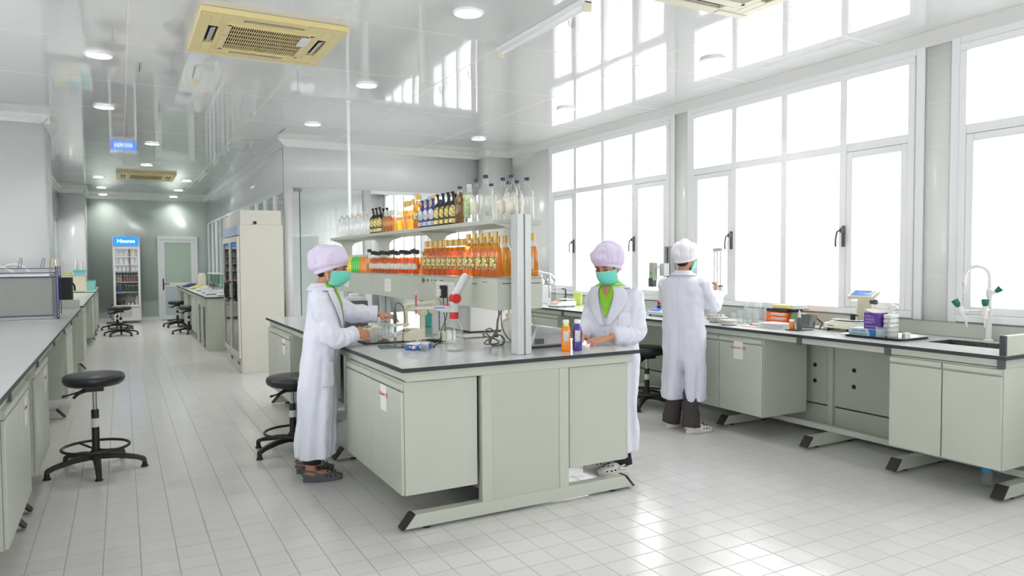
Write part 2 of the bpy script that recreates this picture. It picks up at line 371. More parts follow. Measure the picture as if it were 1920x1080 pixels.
# frameless glass door at the left of the partition
d = struct('door_2', MB().box(2.25, 3.16, YB + .05, YB + .062, .01, 2.50), pane_g)
part(d, 'glass_edge', MB().box(2.24, 2.252, YB + .048, YB + .064, .01, 2.50), gedge)
part(d, 'door_closer', MB().box(2.17, 2.27, YB + .02, YB + .09, 2.50, 2.54), steel, .004)
# windows in the right wall: outer frame, mullions, transom, two opening sashes with handles, panes
for wi, (a, b) in enumerate(WINY):
    L = (b - a) / 4; fr = MB(); x0, x1 = XW - .035, XW + .05
    fr.box(x0, x1, a, b, WZ1 - .055, WZ1).box(x0, x1, a, b, WZ0, WZ0 + .055)
    fr.box(x0, x1, a, a + .05, WZ0 + .055, WZ1 - .055).box(x0, x1, b - .05, b, WZ0 + .055, WZ1 - .055)
    for k in (1, 2, 3): fr.box(x0, x1, a + L * k - .032, a + L * k + .032, WZ0 + .055, WZ1 - .055)
    ed = [a + .05] + [a + L * k for k in (1, 2, 3)] + [b - .05]
    for k in range(4):
        fr.box(x0 + .004, x1, ed[k] + (.032 if k else 0), ed[k + 1] - (.032 if k < 3 else 0), 2.40, 2.47)
    f = struct('window_%d' % (wi + 1), fr, white, bev=.005)
    sill = MB().box(XW - .012, XW + .001, a - .05, b + .05, WZ0 - .06, WZ0 - .002)
    sill.box(XW - .02, XW + .001, a - .07, a - .002, WZ0 - .06, WZ1 + .06).box(XW - .02, XW + .001, b + .002, b + .07, WZ0 - .06, WZ1 + .06).box(XW - .02, XW + .001, a - .002, b + .002, WZ1 + .002, WZ1 + .06)
    part(f, 'casing', sill, white, .006)
    for k in range(4):
        y0 = ed[k] + (.032 if k else 0); y1 = ed[k + 1] - (.032 if k < 3 else 0)
        part(f, 'pane', MB().box(XW + .01, XW + .016, y0 - .01, y1 + .01, 2.46, WZ1 - .05), pane)
        if k in (0, 3):
            s = MB(); sx0, sx1 = XW - .03, XW + .04
            s.box(sx0, sx1, y0, y0 + .055, WZ0 + .058, 2.398).box(sx0, sx1, y1 - .055, y1, WZ0 + .058, 2.398)
            s.box(sx0, sx1, y0 + .055, y1 - .055, 2.343, 2.398).box(sx0, sx1, y0 + .055, y1 - .055, WZ0 + .058, WZ0 + .115)
            so = part(f, 'sash', s, white, .006)
            part(so, 'pane', MB().box(XW + .01, XW + .016, y0 + .05, y1 - .05, WZ0 + .11, 2.35), pane)
            hy = (y1 + .012) if k == 0 else (y0 - .012)
            hm = MB().box(XW - .05, XW - .034, hy - .014, hy + .014, 1.60, 1.78); hm.box(XW - .082, XW - .05, hy - .012, hy + .012, 1.72, 1.76)
            dd = -1 if k == 0 else 1
            hm.tube([(XW - .078, hy, 1.745), (XW - .085, hy + .03, 1.73), (XW - .085, hy + .045, 1.66), (XW - .082, hy + .045, 1.60)], .009, 8)
            part(f, 'window_handle', hm, dgrey, .003)
        else:
            part(f, 'pane', MB().box(XW + .01, XW + .016, y0 - .01, y1 + .01, WZ0 + .05, 2.405), pane)
# coving under the ceiling
def cove(n, pts):
    prof = [(0, 0), (.085, 0), (.08, -.02), (.05, -.045), (.022, -.078), (.018, -.095), (0, -.095)]
    m_ = MB()
    for (p, q, nrm) in pts:
        p, q, nrm = Vector(p), Vector(q), Vector(nrm)
        m_.loft([[e + nrm * u + Vector((0, 0, v)) for u, v in prof] for e in (p, q)])
    struct('trim_%d' % n, m_, trimw, ang=60)
cove(1, [((XW, -3.2, H), (XW, 9.97, H), (-1, 0, 0))])
cove(2, [((XC, YB, H), (5.03, YB, H), (0, -1, 0)), ((5.03, YB, H), (5.03, 9.90, H), (-1, 0, 0)), ((4.96, 9.97, H), (XW, 9.97, H), (0, -1, 0))])
cove(3, [((XC, YB - .08, H), (XC, YF, H), (-1, 0, 0))])
cove(4, [((-3.5, 9.88, H), (-.68, 9.88, H), (0, -1, 0)), ((-.76, 9.80, H), (-.76, 11.0, H), (1, 0, 0))])
cove(5, [((-1.22, 11.0, H), (-1.22, 19.4, H), (1, 0, 0)), ((-1.22, 19.4, H), (-.64, 19.4, H), (0, -1, 0)), ((-.72, 19.32, H), (-.72, YF, H), (1, 0, 0)), ((-.72, YF, H), (XC, YF, H), (0, -1, 0))])
struct('baseboard_corridor', MB().box(.42, .86, YF - .015, YF, 0, .09).box(-.72, -.18, YF - .015, YF, 0, .09), white)
# far door: white aluminium frame, frosted upper pane, lever handle
dr = MB().box(.84, .92, YF - .05, YF, 0, 2.18).box(1.71, 1.79, YF - .05, YF, 0, 2.18).box(.92, 1.71, YF - .05, YF, 2.102, 2.18)
dr.box(.92, 1.00, YF - .04, YF - .01, .01, 2.10).box(1.63, 1.71, YF - .04, YF - .01, .01, 2.10).box(1.0, 1.63, YF - .04, YF - .01, 2.02, 2.10).box(1.0, 1.63, YF - .04, YF - .01, .85, .97).box(1.0, 1.63, YF - .04, YF - .01, .01, .12)
dr = struct('door_1', dr, white, bev=.004)
part(dr, 'pane', MB().box(.99, 1.64, YF - .03, YF - .02, .96, 2.03), mat('greyish_green_glass', srgb(176, 194, 178), .25))
part(dr, 'lower_panel', MB().box(.99, 1.64, YF - .03, YF - .02, .11, .86), mat('pale_blue_panel', srgb(196, 208, 216), .4))
part(dr, 'door_handle', MB().box(.945, .975, YF - .05, YF - .04, .78, 1.08).tube([(.96, YF - .05, .95), (.96, YF - .09, .95), (1.10, YF - .09, .94)], .012, 8), blackp)
# room seen through the partition: inner blind wall and pillar, so that it reads as another laboratory
struct('wall_far_room', MB().box(XC + .1, XW, 16.3, 16.4, 0, H), WPAN, ang=0)
t = thing('storage_cabinet', 'pale grey cupboard standing behind the glass partition door', 'cabinet', (2.5, 12.4, 0))
part(t, 'body', MB().box(2.35, 2.95, 12.2, 12.75, 0, 1.95), lplast, .004)
part(t, 'door', MB().box(2.36, 2.94, 12.18, 12.198, .08, 1.93), white, .003)
# neighbouring building outside the windows
b = thing('neighbour_building', 'white industrial building outside with louvred upper wall and eaves ledge', 'building', (13.5, 6, 0))
part(b, 'wall', MB().box(13.5, 14, -14, 30, -3, 4.6), outw)
lv = MB()
for k in range(16): lv.box(13.42, 13.498, -14, 30, 3.0 + k * .1, 3.035 + k * .1)
part(b, 'louvre_cladding', lv, outg)
part(b, 'ledge', MB().box(13.2, 13.41, -14, 30, 2.78, 2.86), outg)
for k in range(6): part(b, 'drainpipe', MB().tube([(13.44, -2 + k * 4, -3), (13.44, -2 + k * 4, 2.7)], .05, 8), outg)
struct('trim_outside_yard', MB().box(5.66, 40, -20, 40, -3.2, -3.0), mat('pale_concrete', (.6, .6, .58), .8))

# ------------------------------------------------------------------ ceiling fittings
def downlight(x, y, label, power=2.2):
    t = thing('downlight', label, 'ceiling light', (x, y, H - .02), 0, 'round recessed downlights')
    part(t, 'rim', MB().torus((0, 0, .010), .098, .010, 32, 6), white, world=False)
    part(t, 'diffuser', MB().lathe([(.092, .019), (.092, .004), (.085, .001)], n=32), lamp, world=False)
    l = bpy.data.lights.new('downlight_lamp', 'AREA'); l.shape = 'DISK'; l.size = .17; l.energy = power; l.color = (1, .985, .94); l.spread = 2.2
    lo = bpy.data.objects.new('downlight_lamp', l); C.objects.link(lo); lo.parent = t; lo.location = (0, 0, -.004)
    return t
for x, y, s in [(-.12, 6.79, 'downlight left of the near ivory ceiling cassette, first of the left line'), (-.12, 9.01, 'downlight above the left wall corner, second of the left line'),
    (.43, 11.46, 'downlight in the corridor ceiling, first beyond the wall corner'), (.43, 13.98, 'downlight just before the far ivory ceiling cassette'),
    (-.35, 16.35, 'downlight left of the far cassette, nearest of the far left three'), (-.35, 18.6, 'downlight in the middle of the far left three'), (-.35, 20.5, 'downlight of the far left three, closest to the end wall'),
    (1.23, 16.35, 'downlight right of the far cassette, nearest of the far right three'), (1.23, 18.6, 'downlight in the middle of the far right three'), (1.23, 20.5, 'downlight of the far right three, closest to the end wall'),
    (2.12, 4.49, 'large-looking downlight left of the fluorescent batten, nearest of the middle line'), (2.11, 6.77, 'downlight right of the near ivory cassette, second of the middle line'), (2.11, 8.97, 'downlight above the glass partition, third of the middle line'),
    (4.40, 9.02, 'downlight near the back corner pillar, furthest of the window line'), (4.46, 4.59, 'downlight nearest the big windows, below the cream cassette corner'), (4.42, 6.82, 'downlight amid window reflections, middle of the window line'),
    (-2.4, 13.5, 'unseen downlight added to light the side room left of the corridor'), (4.5, 13.5, 'downlight of the room behind the partition, nearer its windows'), (3.0, 12.2, 'downlight of the room behind the partition, seen through the glass')]:  # side-room lamp is unseen, added to lift the dark behind the glass
    downlight(x, y, s, 1.6 if y > 20 else 6 if y > 10 else 2.8)
def cassette(x0, x1, y0, y1, label, m=ivory, sticker=True):
    """four-way cassette unit: raised frame, grille, four curved outlets, corner covers"""
    t = thing('ceiling_air_conditioner', label, 'air conditioner', ((x0 + x1) / 2, (y0 + y1) / 2, H - .05))
    cx_, cy_ = (x0 + x1) / 2, (y0 + y1) / 2; w_, d_ = (x1 - x0) / 2, (y1 - y0) / 2; z = H - .04
    fr = MB(); R = lambda a, b, c, e: fr.box(cx_ + a * w_, cx_ + b * w_, cy_ + c * d_, cy_ + e * d_, z, H - .001)
    # frame built round the grille and the four outlet slots
    R(-1, 1, -1, -.84); R(-1, 1, .84, 1); R(-1, -.84, -.84, .84); R(.84, 1, -.84, .84)
    for sx in (-1, 1):
        lo, hi = sorted((sx * .84, sx * .70)); R(lo, hi, -.84, -.42); R(lo, hi, .42, .84)
        lo, hi = sorted((sx * .70, sx * .60)); R(lo, hi, -.60, .60)
    for sy in (-1, 1):
        lo, hi = sorted((sy * .84, sy * .72)); R(-.70, -.42, lo, hi); R(.42, .70, lo, hi)
        lo, hi = sorted((sy * .72, sy * .60)); R(-.70, .70, lo, hi)
    part(t, 'frame', fr, m, .004)
    part(t, 'recess', MB().box(cx_ - .9 * w_, cx_ + .9 * w_, cy_ - .9 * d_, cy_ + .9 * d_, H - .012, H - .002), dgap)
    g = MB(); n = 36
    for k in range(n):
        u = -.56 + 1.12 * (k + .5) / n; g.box(cx_ + (u - .0048) * w_, cx_ + (u + .0048) * w_, cy_ - .56 * d_, cy_ + .56 * d_, z - .002, z + .003)
    for k in range(5):
        v = -.36 + .18 * k * 1.0; g.box(cx_ - .56 * w_, cx_ + .56 * w_, cy_ + (v - .012) * d_, cy_ + (v + .012) * d_, z - .002, z + .001)
    for a, b_, c, e in ((-.62, -.55, -.6, .6), (.55, .62, -.6, .6), (-.6, .6, -.62, -.55), (-.6, .6, .55, .62)):
        g.box(cx_ + a * w_, cx_ + b_ * w_, cy_ + c * d_, cy_ + e * d_, z - .006, z + .014)
    part(t, 'grille', g, m)
    for a, b_, c, e in ((-.82, -.72, -.40, .40), (.72, .82, -.40, .40), (-.40, .40, -.82, -.74), (-.40, .40, .74, .82)):
        v = MB(); v.obox((cx_ + (a + b_) / 2 * w_, cy_ + (c + e) / 2 * d_, z + .006), ((1, 0, .35 if abs(a) > .5 else 0), (0, 1, .35 if abs(c) > .5 else 0), (0, 0, 1)), ((b_ - a) / 2 * w_ * .8, (e - c) / 2 * d_ * .8, .003))
        part(t, 'louvre', v, gplast, .002)
    for sx in (-1, 1):
        for sy in (-1, 1):
            part(t, 'corner_cover', MB().box(*sorted((cx_ + sx * .97 * w_, cx_ + sx * .45 * w_)), *sorted((cy_ + sy * .97 * d_, cy_ + sy * .86 * d_)), z - .004, z - .0005), m, .002)
    if sticker:
        st = part(t, 'sensor_button', MB().cyl((cx_ - .60 * w_, cy_ - .1 * d_, z - .007), (cx_ - .60 * w_, cy_ - .1 * d_, z), .014), gplast)
        part(t, 'rating_sticker', MB().rbox(cx_ + .44 * w_, cx_ + .58 * w_, cy_ - .5 * d_, cy_ - .06 * d_, z - .009, z - .0065, .02), paper)
    return t
cassette(.50, 1.49, 5.18, 6.23, 'yellowed ivory four-way ceiling cassette above the aisle, near the camera')
cassette(-.04, .97, 15.1, 16.38, 'small-looking yellowed ivory ceiling cassette far down the corridor', sticker=False)
cassette(2.85, 3.80, 2.60, 3.66, 'cream ceiling cassette cut off by the top edge near the windows', ivory2, False)
cassette(2.2, 3.1, 11.0, 12.0, 'ivory ceiling cassette seen through the glass above the partition door', ivory, False)
def batten(x, y0, y1, label):
    t = thing('fluorescent_batten', label, 'ceiling light', (x, y0, H - .06), 0, 'fluorescent battens')
    part(t, 'housing', MB().box(x - .035, x + .035, y0, y1, H - .035, H - .001), white, .004)
    part(t, 'tube', MB().cyl((x, y0 + .03, H - .058), (x, y1 - .03, H - .058), .013, n=12), mat('white_tube_glass', (.85, .86, .86), .15))
    for y in (y0, y1 - .035): part(t, 'lamp_holder', MB().box(x - .03, x + .03, y, y + .035, H - .082, H - .02), ivory2, .004)
    return t
batten(2.70, 3.9, 5.14, 'long white fluorescent batten crossing the top middle of the ceiling')
batten(1.43, 14.3, 15.9, 'distant fluorescent batten on the corridor ceiling by the right wall')
for (x, y, dx, dy, L) in ((.183, 7.266, -.003, -.33, 'thin dark wire end hanging from the ceiling near the left downlight'), (.619, 7.272, -.014, -.44, 'thin dark wire end hanging from the ceiling below the near cassette'), (1.87, 9.87, .013, -.39, 'thin dark wire end on the ceiling above the partition corner')):
    t = thing('ceiling_wire', L, 'wire', (x, y, H - .004)); part(t, 'wire', MB().tube([(x, y, H - .001), (x + dx * .5, y + dy * .5, H - .004), (x + dx, y + dy, H - .003)], .0022, 6), blackr)

# ------------------------------------------------------------------ benches
WT = .915
def worktop(x0, x1, y0, y1, label, z=WT, hole=None, notch=None):
    t = thing('worktop', label, 'worktop', ((x0 + x1) / 2, (y0 + y1) / 2, z - .024))
    m_ = MB(); e = MB(); zz0, zz1 = z - .022, z
    if hole:
        hx0, hx1, hy0, hy1 = hole
        for bx in ((x0, x1, y0, hy0), (x0, x1, hy1, y1), (x0, hx0, hy0, hy1), (hx1, x1, hy0, hy1)): m_.box(*bx, zz0, zz1)
    elif notch: m_.box(x0, x1, y0, notch[1], zz0, zz1).box(notch[0], x1, notch[1], y1, zz0, zz1)
    else: m_.box(x0, x1, y0, y1, zz0, zz1)
    part(t, 'top', m_, top)
    k = .004
    e.box(x0 - k, x1 + k, y0 - k, y0, zz0 - .002, zz1 - .001).box(x0 - k, x0, y0, y1, zz0 - .002, zz1 - .001).box(x1, x1 + k, y0, y1, zz0 - .002, zz1 - .001)
    if not notch: e.box(x0 - k, x1 + k, y1, y1 + k, zz0 - .002, zz1 - .001)
    part(t, 'edge_band', e, edge)
    return t
def sticker(parent, s, x, y, z, nrm, w_=.105, h_=.15):
    st = part(parent, 'label_sticker', MB().box(x, x + nrm * .0012, y - w_ / 2, y + w_ / 2, z - h_ / 2, z + h_ / 2), paper, label='white paper label with red lettering')
    text(st, s, red, .034, (x + nrm * .0016, y, z + h_ * .14), (0, nrm, 0), (0, 0, 1))
def cabinet(x0, x1, y0, y1, z0, z1, nrm, nd, label, group=None, stick=None, handle_gap=.035):
    """under-bench unit with nd doors on its x side (nrm = -1 or +1); each door has a lipped pull above it"""
    t = thing('cabinet', label, 'cabinet', ((x0 + x1) / 2, (y0 + y1) / 2, z0), 0, group)
    d = .02; xf = x0 if nrm < 0 else x1
    part(t, 'body', MB().box(x0 + (d if nrm < 0 else 0), x1 - (d if nrm > 0 else 0), y0, y1, z0, z1), cream, .003)
    L = (y1 - y0) / nd
    for k in range(nd):
        a, b = y0 + L * k + .004, y0 + L * (k + 1) - .004
        xi = xf - nrm * d
        dr = part(t, 'door', MB().box(*sorted((xi, xf)), a, b, z0 + .003, z1 - .055), cream, .005)
        hm = MB(); hx = xf - nrm * .002
        hm.prism([(xi, z1 - .050), (hx - nrm * .006, z1 - .050), (hx + nrm * .004, z1 - .040), (hx + nrm * .004, z1 - .012), (xi, z1 - .006)], 'y', a + .002, b - .002)
        part(dr, 'handle', hm, cream, .002)
        if stick and k == stick[1]: sticker(dr, stick[0], xf, a + (b - a) * stick[2], z1 - stick[3], nrm)
    return t
def foot(t, mm_, tips, x0, x1, y, w_=.07, h_=.075, cut=.07, ends='both', z0=.018):
    """floor rail with slanted ends along x"""
    y0, y1 = y - w_ / 2, y + w_ / 2; l = cut if ends in ('both', 'left') else 0; r = cut if ends in ('both', 'right') else 0
    part(t, 'foot_rail', MB().prism([(x0 + .012, z0), (x1 - .012, z0), (x1 - r - .0, z0 + h_), (x0 + l, z0 + h_)], 'y', y0, y1), cream, .003)
    if l: tips.append((MB().prism([(x0, z0), (x0 + .018, z0), (x0 + l + .014, z0 + h_ + .001), (x0 + l - .006, z0 + h_ + .003)], 'y', y0 - .002, y1 + .002)))
    if r: tips.append((MB().prism([(x1, z0), (x1 - .018, z0), (x1 - r - .014, z0 + h_ + .001), (x1 - r + .006, z0 + h_ + .003)], 'y', y0 - .002, y1 + .002)))
    for xx in (x0 + .16, x1 - .16): tips.append(MB().cyl((xx, y, 0), (xx, y, z0 + .004), .022, n=14))

# island -------------------------------------------------------------
IX0, IX1, IY0, IY1 = 1.33, 2.95, 3.69, 7.86
it = worktop(IX0, IX1, IY0, IY1, 'long grey laminate worktop with black edge on the central island')
t = thing('island_frame', 'grey-green steel bench frame with panelled end under the island worktop', 'bench frame', (2.12, 3.75, 0))
ef = MB(); ya, yb = 3.712, 3.765
ef.box(1.36, 2.92, ya, yb, .835, WT - .0265).box(1.82, 1.885, ya, yb, .06, .835).box(2.352, 2.42, ya, yb, .06, .835).box(1.885, 2.352, ya, yb, .025, .06)
part(t, 'end_frame', ef, cream, .003)
part(t, 'end_panel', MB().box(1.885, 2.352, ya + .004, ya + .02, .055, .838), cream2, .002)
tips = []; fm = MB(); foot(t, fm, tips, 1.32, 2.93, 3.74)
for y in (5.33, 6.64, 7.8): foot(t, fm, tips, 1.36, 2.90, y)
for q in tips: part(t, 'foot_cap', q, blackp, .002)
rm = MB()
for x in (1.365, 2.885): rm.box(x, x + .03, yb, 7.82, .835, WT - .0265)
rm.box(1.36, 2.92, 7.78, 7.82, .835, WT - .0265)
part(t, 'rail', rm, cream, .003)
for y in (5.33, 6.64, 7.78):
    for xx in (1.82, 2.35): part(t, 'column', MB().box(xx, xx + .07, y - .03, y + .03, .094, .835), cream, .003)
part(t, 'back_panel', MB().box(1.90, 1.915, 3.78, 7.74, .095, .87), cream2)
part(t, 'back_panel', MB().box(2.33, 2.345, 3.78, 7.74, .095, .87), cream2)
for y in (5.05, 5.4): part(t, 'socket_plate', MB().box(1.894, 1.8995, y, y + .07, .62, .74), gplast, .002)
cabinet(1.335, 1.80, 3.735, 4.83, .195, .83, -1, 2, 'two-door under-bench cabinet labelled Cabinet (7) at the near island corner', 'under-bench cabinets of the island', ('Cabinet (7)', 0, .55, .13))
cabinet(1.335, 1.80, 6.70, 7.80, .205, .83, -1, 2, 'two-door under-bench cabinet at the far left end of the island, behind the first woman', 'under-bench cabinets of the island', ('Cabinet', 0, .5, .13))
cabinet(2.44, 2.90, 3.735, 4.05, .195, .83, 1, 1, 'narrow under-bench cabinet at the right of the island end panel', 'under-bench cabinets of the island')
cabinet(2.44, 2.90, 5.4, 6.6, .195, .83, 1, 2, 'under-bench cabinet on the window side of the island', 'under-bench cabinets of the island')

# reagent rack on the island -----------------------------------------
RX0, RX1 = 2.036, 2.395; RY0, RY1 = 3.98, 7.92
t = thing('reagent_rack', 'two-tier grey reagent rack with aluminium posts standing along the island', 'shelf rack', (2.2, 3.9, WT + .001))
JY = [5.29, 6.60, 7.86]
def post(y, z1, px=2.19, py=.03):
    p = MB(); p.box(px - .048, px - .006, y - py, y + py, WT + .001, z1).box(px + .006, px + .048, y - py, y + py, WT + .001, z1).box(px - .006, px + .006, y - py + .012, y + py - .012, WT + .001, z1)
    return part(t, 'post', p, alu, .003)
post(3.90, 1.787, py=.045)
for y in JY: post(y, 1.70, 2.21, .022)
tr = MB()
for a, b in zip([RY0] + JY[:2], JY[:2] + [RY1]): tr.box(RX0 + .024, RX1, a + .002, b - .002, 1.188, 1.385)
bx = part(t, 'service_box', tr, cream, .004, label='grey-green service box with stained top edge')
up_ = MB()
for a, b in zip([RY0] + JY[:2], JY[:2] + [RY1]): up_.box(RX0, RX1 + .0, a + .002, b - .002, 1.729, 1.757)
part(t, 'upper_shelf', up_, cream, .004)
part(t, 'lower_shelf', MB().box(RX0 + .02, RX1 + .004, RY0 - .004, RY1, 1.3855, 1.3905), cream, .001)
def bracket(y, th=.028):
    b = MB(); hw = .155; poly = [(-hw, 1.728), (-hw, 1.722), (-.115, 1.714), (-.070, 1.697), (-.045, 1.668), (-.034, 1.625), (-.030, 1.45), (.030, 1.45), (.034, 1.625), (.045, 1.668), (.070, 1.697), (.115, 1.714), (hw, 1.722), (hw, 1.728)]
    b.prism([(u + 2.21, v) for u, v in poly], 'y', y - th, y + th); return b
for y in JY: part(t, 'bracket', bracket(y), cream, .002)
part(t, 'bracket', bracket(3.962, .012), cream, .002)
def socket(y, z=1.29, w_=.16, h_=.115):
    s = part(t, 'power_socket', MB().box(RX0 + .014, RX0 + .0238, y - w_ / 2, y + w_ / 2, z - h_ / 2, z + h_ / 2), wplast, .003, label='white twin socket plate')
    h = MB()
    for k in (-1, 1):
        for dz in (-.03, .0): h.box(RX0 + .0134, RX0 + .0142, y + k * .04 - .004, y + k * .04 + .004, z + dz, z + dz + .012)
        h.box(RX0 + .0134, RX0 + .0142, y + k * .04 - .012, y + k * .04 + .012, z + .025, z + .032)
    part(s, 'socket_holes', h, gplast)
for y in (7.35, 6.05, 4.70, 4.86): socket(y)
for y, z, a, b in ((5.22, 1.35, .035, .02), (5.13, 1.352, .02, .012), (5.05, 1.353, .012, .007), (4.98, 1.355, .03, .004), (4.86, 1.356, .03, .004), (4.15, 1.362, .045, .0025), (4.3, 1.348, .05, .003)):
    part(bx, 'rust_stain', MB().ell((RX0 + .0235, y, z), (.0012, a, b), n=14, m=8), mat('rust_brown', srgb(120, 96, 62), .8), label='brown rust stain')
dk = MB()
for x0_, x1_ in ((2.10, 2.20), (2.30, 2.38)): dk.box(x0_, x1_, RY0 + .0005, RY0 + .002, 1.352, 1.357)
part(bx, 'chipped_edge', dk, dark)
t = thing('service_pole', 'thin white pole rising from the far end of the rack to the ceiling', 'pipe', (2.15, 7.55, 0))
part(t, 'pipe', MB().cyl((2.15, 7.55, 1.7575), (2.15, 7.55, H - .001), .016, n=16), white)
part(t, 'collar', MB().cyl((2.15, 7.55, H - .02), (2.15, 7.55, H - .002), .03, n=16), white)

# bench along the windows --------------------------------------------
BX0, BX1 = 4.58, 5.44; BY0, BY1 = 2.31, 9.9
worktop(BX0, BX1, BY0, BY1, 'long grey laminate worktop with black edge below the windows', hole=(4.93, 5.25, 2.42, 3.02))
t = thing('window_bench_frame', 'grey-green bench frame with slanted black-tipped feet under the window worktop', 'bench frame', (5, 5, 0))
r = MB(); r.box(4.61, 4.63, 2.33, 9.88, .845, WT - .0265).box(4.63, 5.40, 2.33, 2.36, .835, WT - .0265)
part(t, 'rail', r, cream, .003)
for y in (3.80, 3.07, 2.345, 7.2, 8.6, 6.4, 5.0): part(t, 'rail_joint', MB().box(4.600, 4.612, y - .022, y + .022, .835, WT - .0265), dgrey, .001)
tips = []; fm = MB()
for y in (2.40, 3.09, 3.82, 4.72, 6.4, 8.0, 9.6): foot(t, fm, tips, 4.68, 5.40, y, ends='left')
part(t, 'long_rail', MB().box(5.02, 5.07, 2.4, 9.6, .095, .14), cream, .003)
for q in tips: part(t, 'foot_cap', q, blackp, .002)
ybr = [2.36, 3.08, 3.99, 4.9, 5.8, 6.7, 7.6, 8.5, 9.4]
for a, b in zip(ybr, ybr[1:]):
    q = part(t, 'back_panel', MB().box(5.24, 5.255, a + .025, b - .025, .26, .88), cream2, .002)
    if a == 3.08: bkp = q
    part(t, 'lower_panel', MB().box(5.25, 5.265, a + .025, b - .025, .03, .245), cream2, .002)
for y in ybr: part(t, 'column', MB().box(5.22, 5.26, y - .024, y + .024, .03, .88), cream, .002)
for y in (4.155, 3.78):
    for z in (.585, .45): part(bkp, 'service_hole', MB().cyl((5.236, y, z), (5.2395, y, z), .018, n=20), dgap)
cabinet(4.60, 5.14, 4.16, 5.14, .19, .84, -1, 2, 'two-door under-bench cabinet labelled Cabinet (10) beside the standing woman', 'under-bench cabinets below the windows', ('Cabinet (10)', 0, .53, .115))
cabinet(4.60, 5.20, 2.335, 3.055, .215, .84, -1, 2, 'two-door sink cabinet at the near end of the window bench', 'under-bench cabinets below the windows')
cabinet(4.60, 5.14, 7.3, 8.45, .19, .84, -1, 2, 'two-door under-bench cabinet far along the window bench, behind the second woman', 'under-bench cabinets below the windows')
t = thing('splashback', 'grey-green upstand running along the wall behind the window worktop', 'splashback', (5.42, 5, WT))
part(t, 'board', MB().box(5.405, 5.449, 2.31, 9.9, WT + .001, 1.02), cream, .002)
part(t, 'cap_line', MB().box(5.402, 5.436, 2.31, 9.9, 1.0205, 1.024), mat('grey_sealant', (.3, .3, .28), .7))
t = thing('end_upstand', 'short grey-green end upstand with black edge at the near end of the window worktop', 'splashback', (5.0, 2.33, WT))
part(t, 'board', MB().box(4.60, 5.40, 2.312, 2.345, WT + .001, 1.035), cream, .002)
part(t, 'black_edge', MB().box(4.578, 4.5995, 2.312, 2.345, WT + .001, 1.037), edge, .002)
# sink and three-way tap
t = thing('sink', 'dark rectangular inset sink near the end of the window bench', 'sink', (5.09, 2.72, .70))
s_ = MB(); a0, a1, b0, b1 = 4.932, 5.248, 2.422, 3.018
s_.box(a0, a0 + .012, b0, b1, .70, WT - .003).box(a1 - .012, a1, b0, b1, .70, WT - .003).box(a0 + .012, a1 - .012, b0, b0 + .012, .70, WT - .003).box(a0 + .012, a1 - .012, b1 - .012, b1, .70, WT - .003).box(a0 + .012, a1 - .012, b0 + .012, b1 - .012, .70, .712)
part(t, 'bowl', s_, mat('dark_sink_resin', (.06, .062, .065), .35, nscale=60, namp=.4))
part(t, 'drain', MB().cyl((5.09, 2.72, .712), (5.09, 2.72, .716), .035), chrome)
t = thing('laboratory_tap', 'white swan-neck laboratory tap with three green-handled outlets by the sink', 'tap', (5.33, 2.80, WT))
tx, ty = 5.33, 2.80
part(t, 'column', MB().lathe([(.034, 0), (.034, .008), (.018, .014), (.016, .30), (.021, .31), (.021, .36), (.013, .37)], (tx, ty, WT + .001), 20), wplast)
nk = [(tx, ty, 1.28), (tx, ty, 1.365)] + [(tx - .075 + .075 * math.cos(a), ty + .02 * (1 - math.cos(a)), 1.365 + .075 * math.sin(a)) for a in [PI * k / 12 for k in range(1, 13)]] + [(tx - .155, ty + .045, 1.325)]
nk = [(tx + (p[0] - tx) * .35, ty + (tx - p[0]) * .93, p[2]) for p in nk]
part(t, 'swan_neck', MB().tube(nk, .012, 12), wplast)
ex, ey = nk[-1][0], nk[-1][1]
part(t, 'nozzle', MB().lathe([(.013, 0), (.013, -.02), (.006, -.03), (.004, -.075)][::-1], (ex, ey, 1.325), 12), ivory2)
def valve(base, out, name_h='handle'):
    b = Vector(base); o = Vector(out)
    part(t, 'valve_arm', MB().tube([(tx, ty, base[2] + .0), (b.x, b.y, b.z)], .009, 10), wplast)
    part(t, 'valve', MB().tube([b + Vector((0, 0, .03)), b, b + o * .05 + Vector((0, 0, -.06))], [.015, .018, .013], 12).tube([b + o * .05 + Vector((0, 0, -.06)), b + o * .07 + Vector((0, 0, -.115))], [.008, .004], 10), wplast)
    hv = b - o * .03 + Vector((0, 0, .045))
    part(t, 'green_knob', MB().tube([hv - Vector((0, 0, .02)) + o * .015, hv, hv - o * .03 + Vector((0, 0, .03))], [.014, .024, .028], 6), mat('green_plastic', (.01, .16, .09), .3), .003)
valve((tx - .10, ty + .14, 1.125), Vector((.2, -.6, 0)))
valve((tx - .09, ty - .02, 1.135), Vector((-.2, -.1, 0)))
hk = MB().tube([(tx, ty, 1.235), (tx + .01, ty - .035, 1.265)], .012, 10); part(t, 'upper_valve', hk, wplast)
part(t, 'green_knob', MB().tube([(tx + .01, ty - .035, 1.262), (tx + .02, ty - .065, 1.29)], [.016, .026], 6), MATS['green_plastic'], .003)

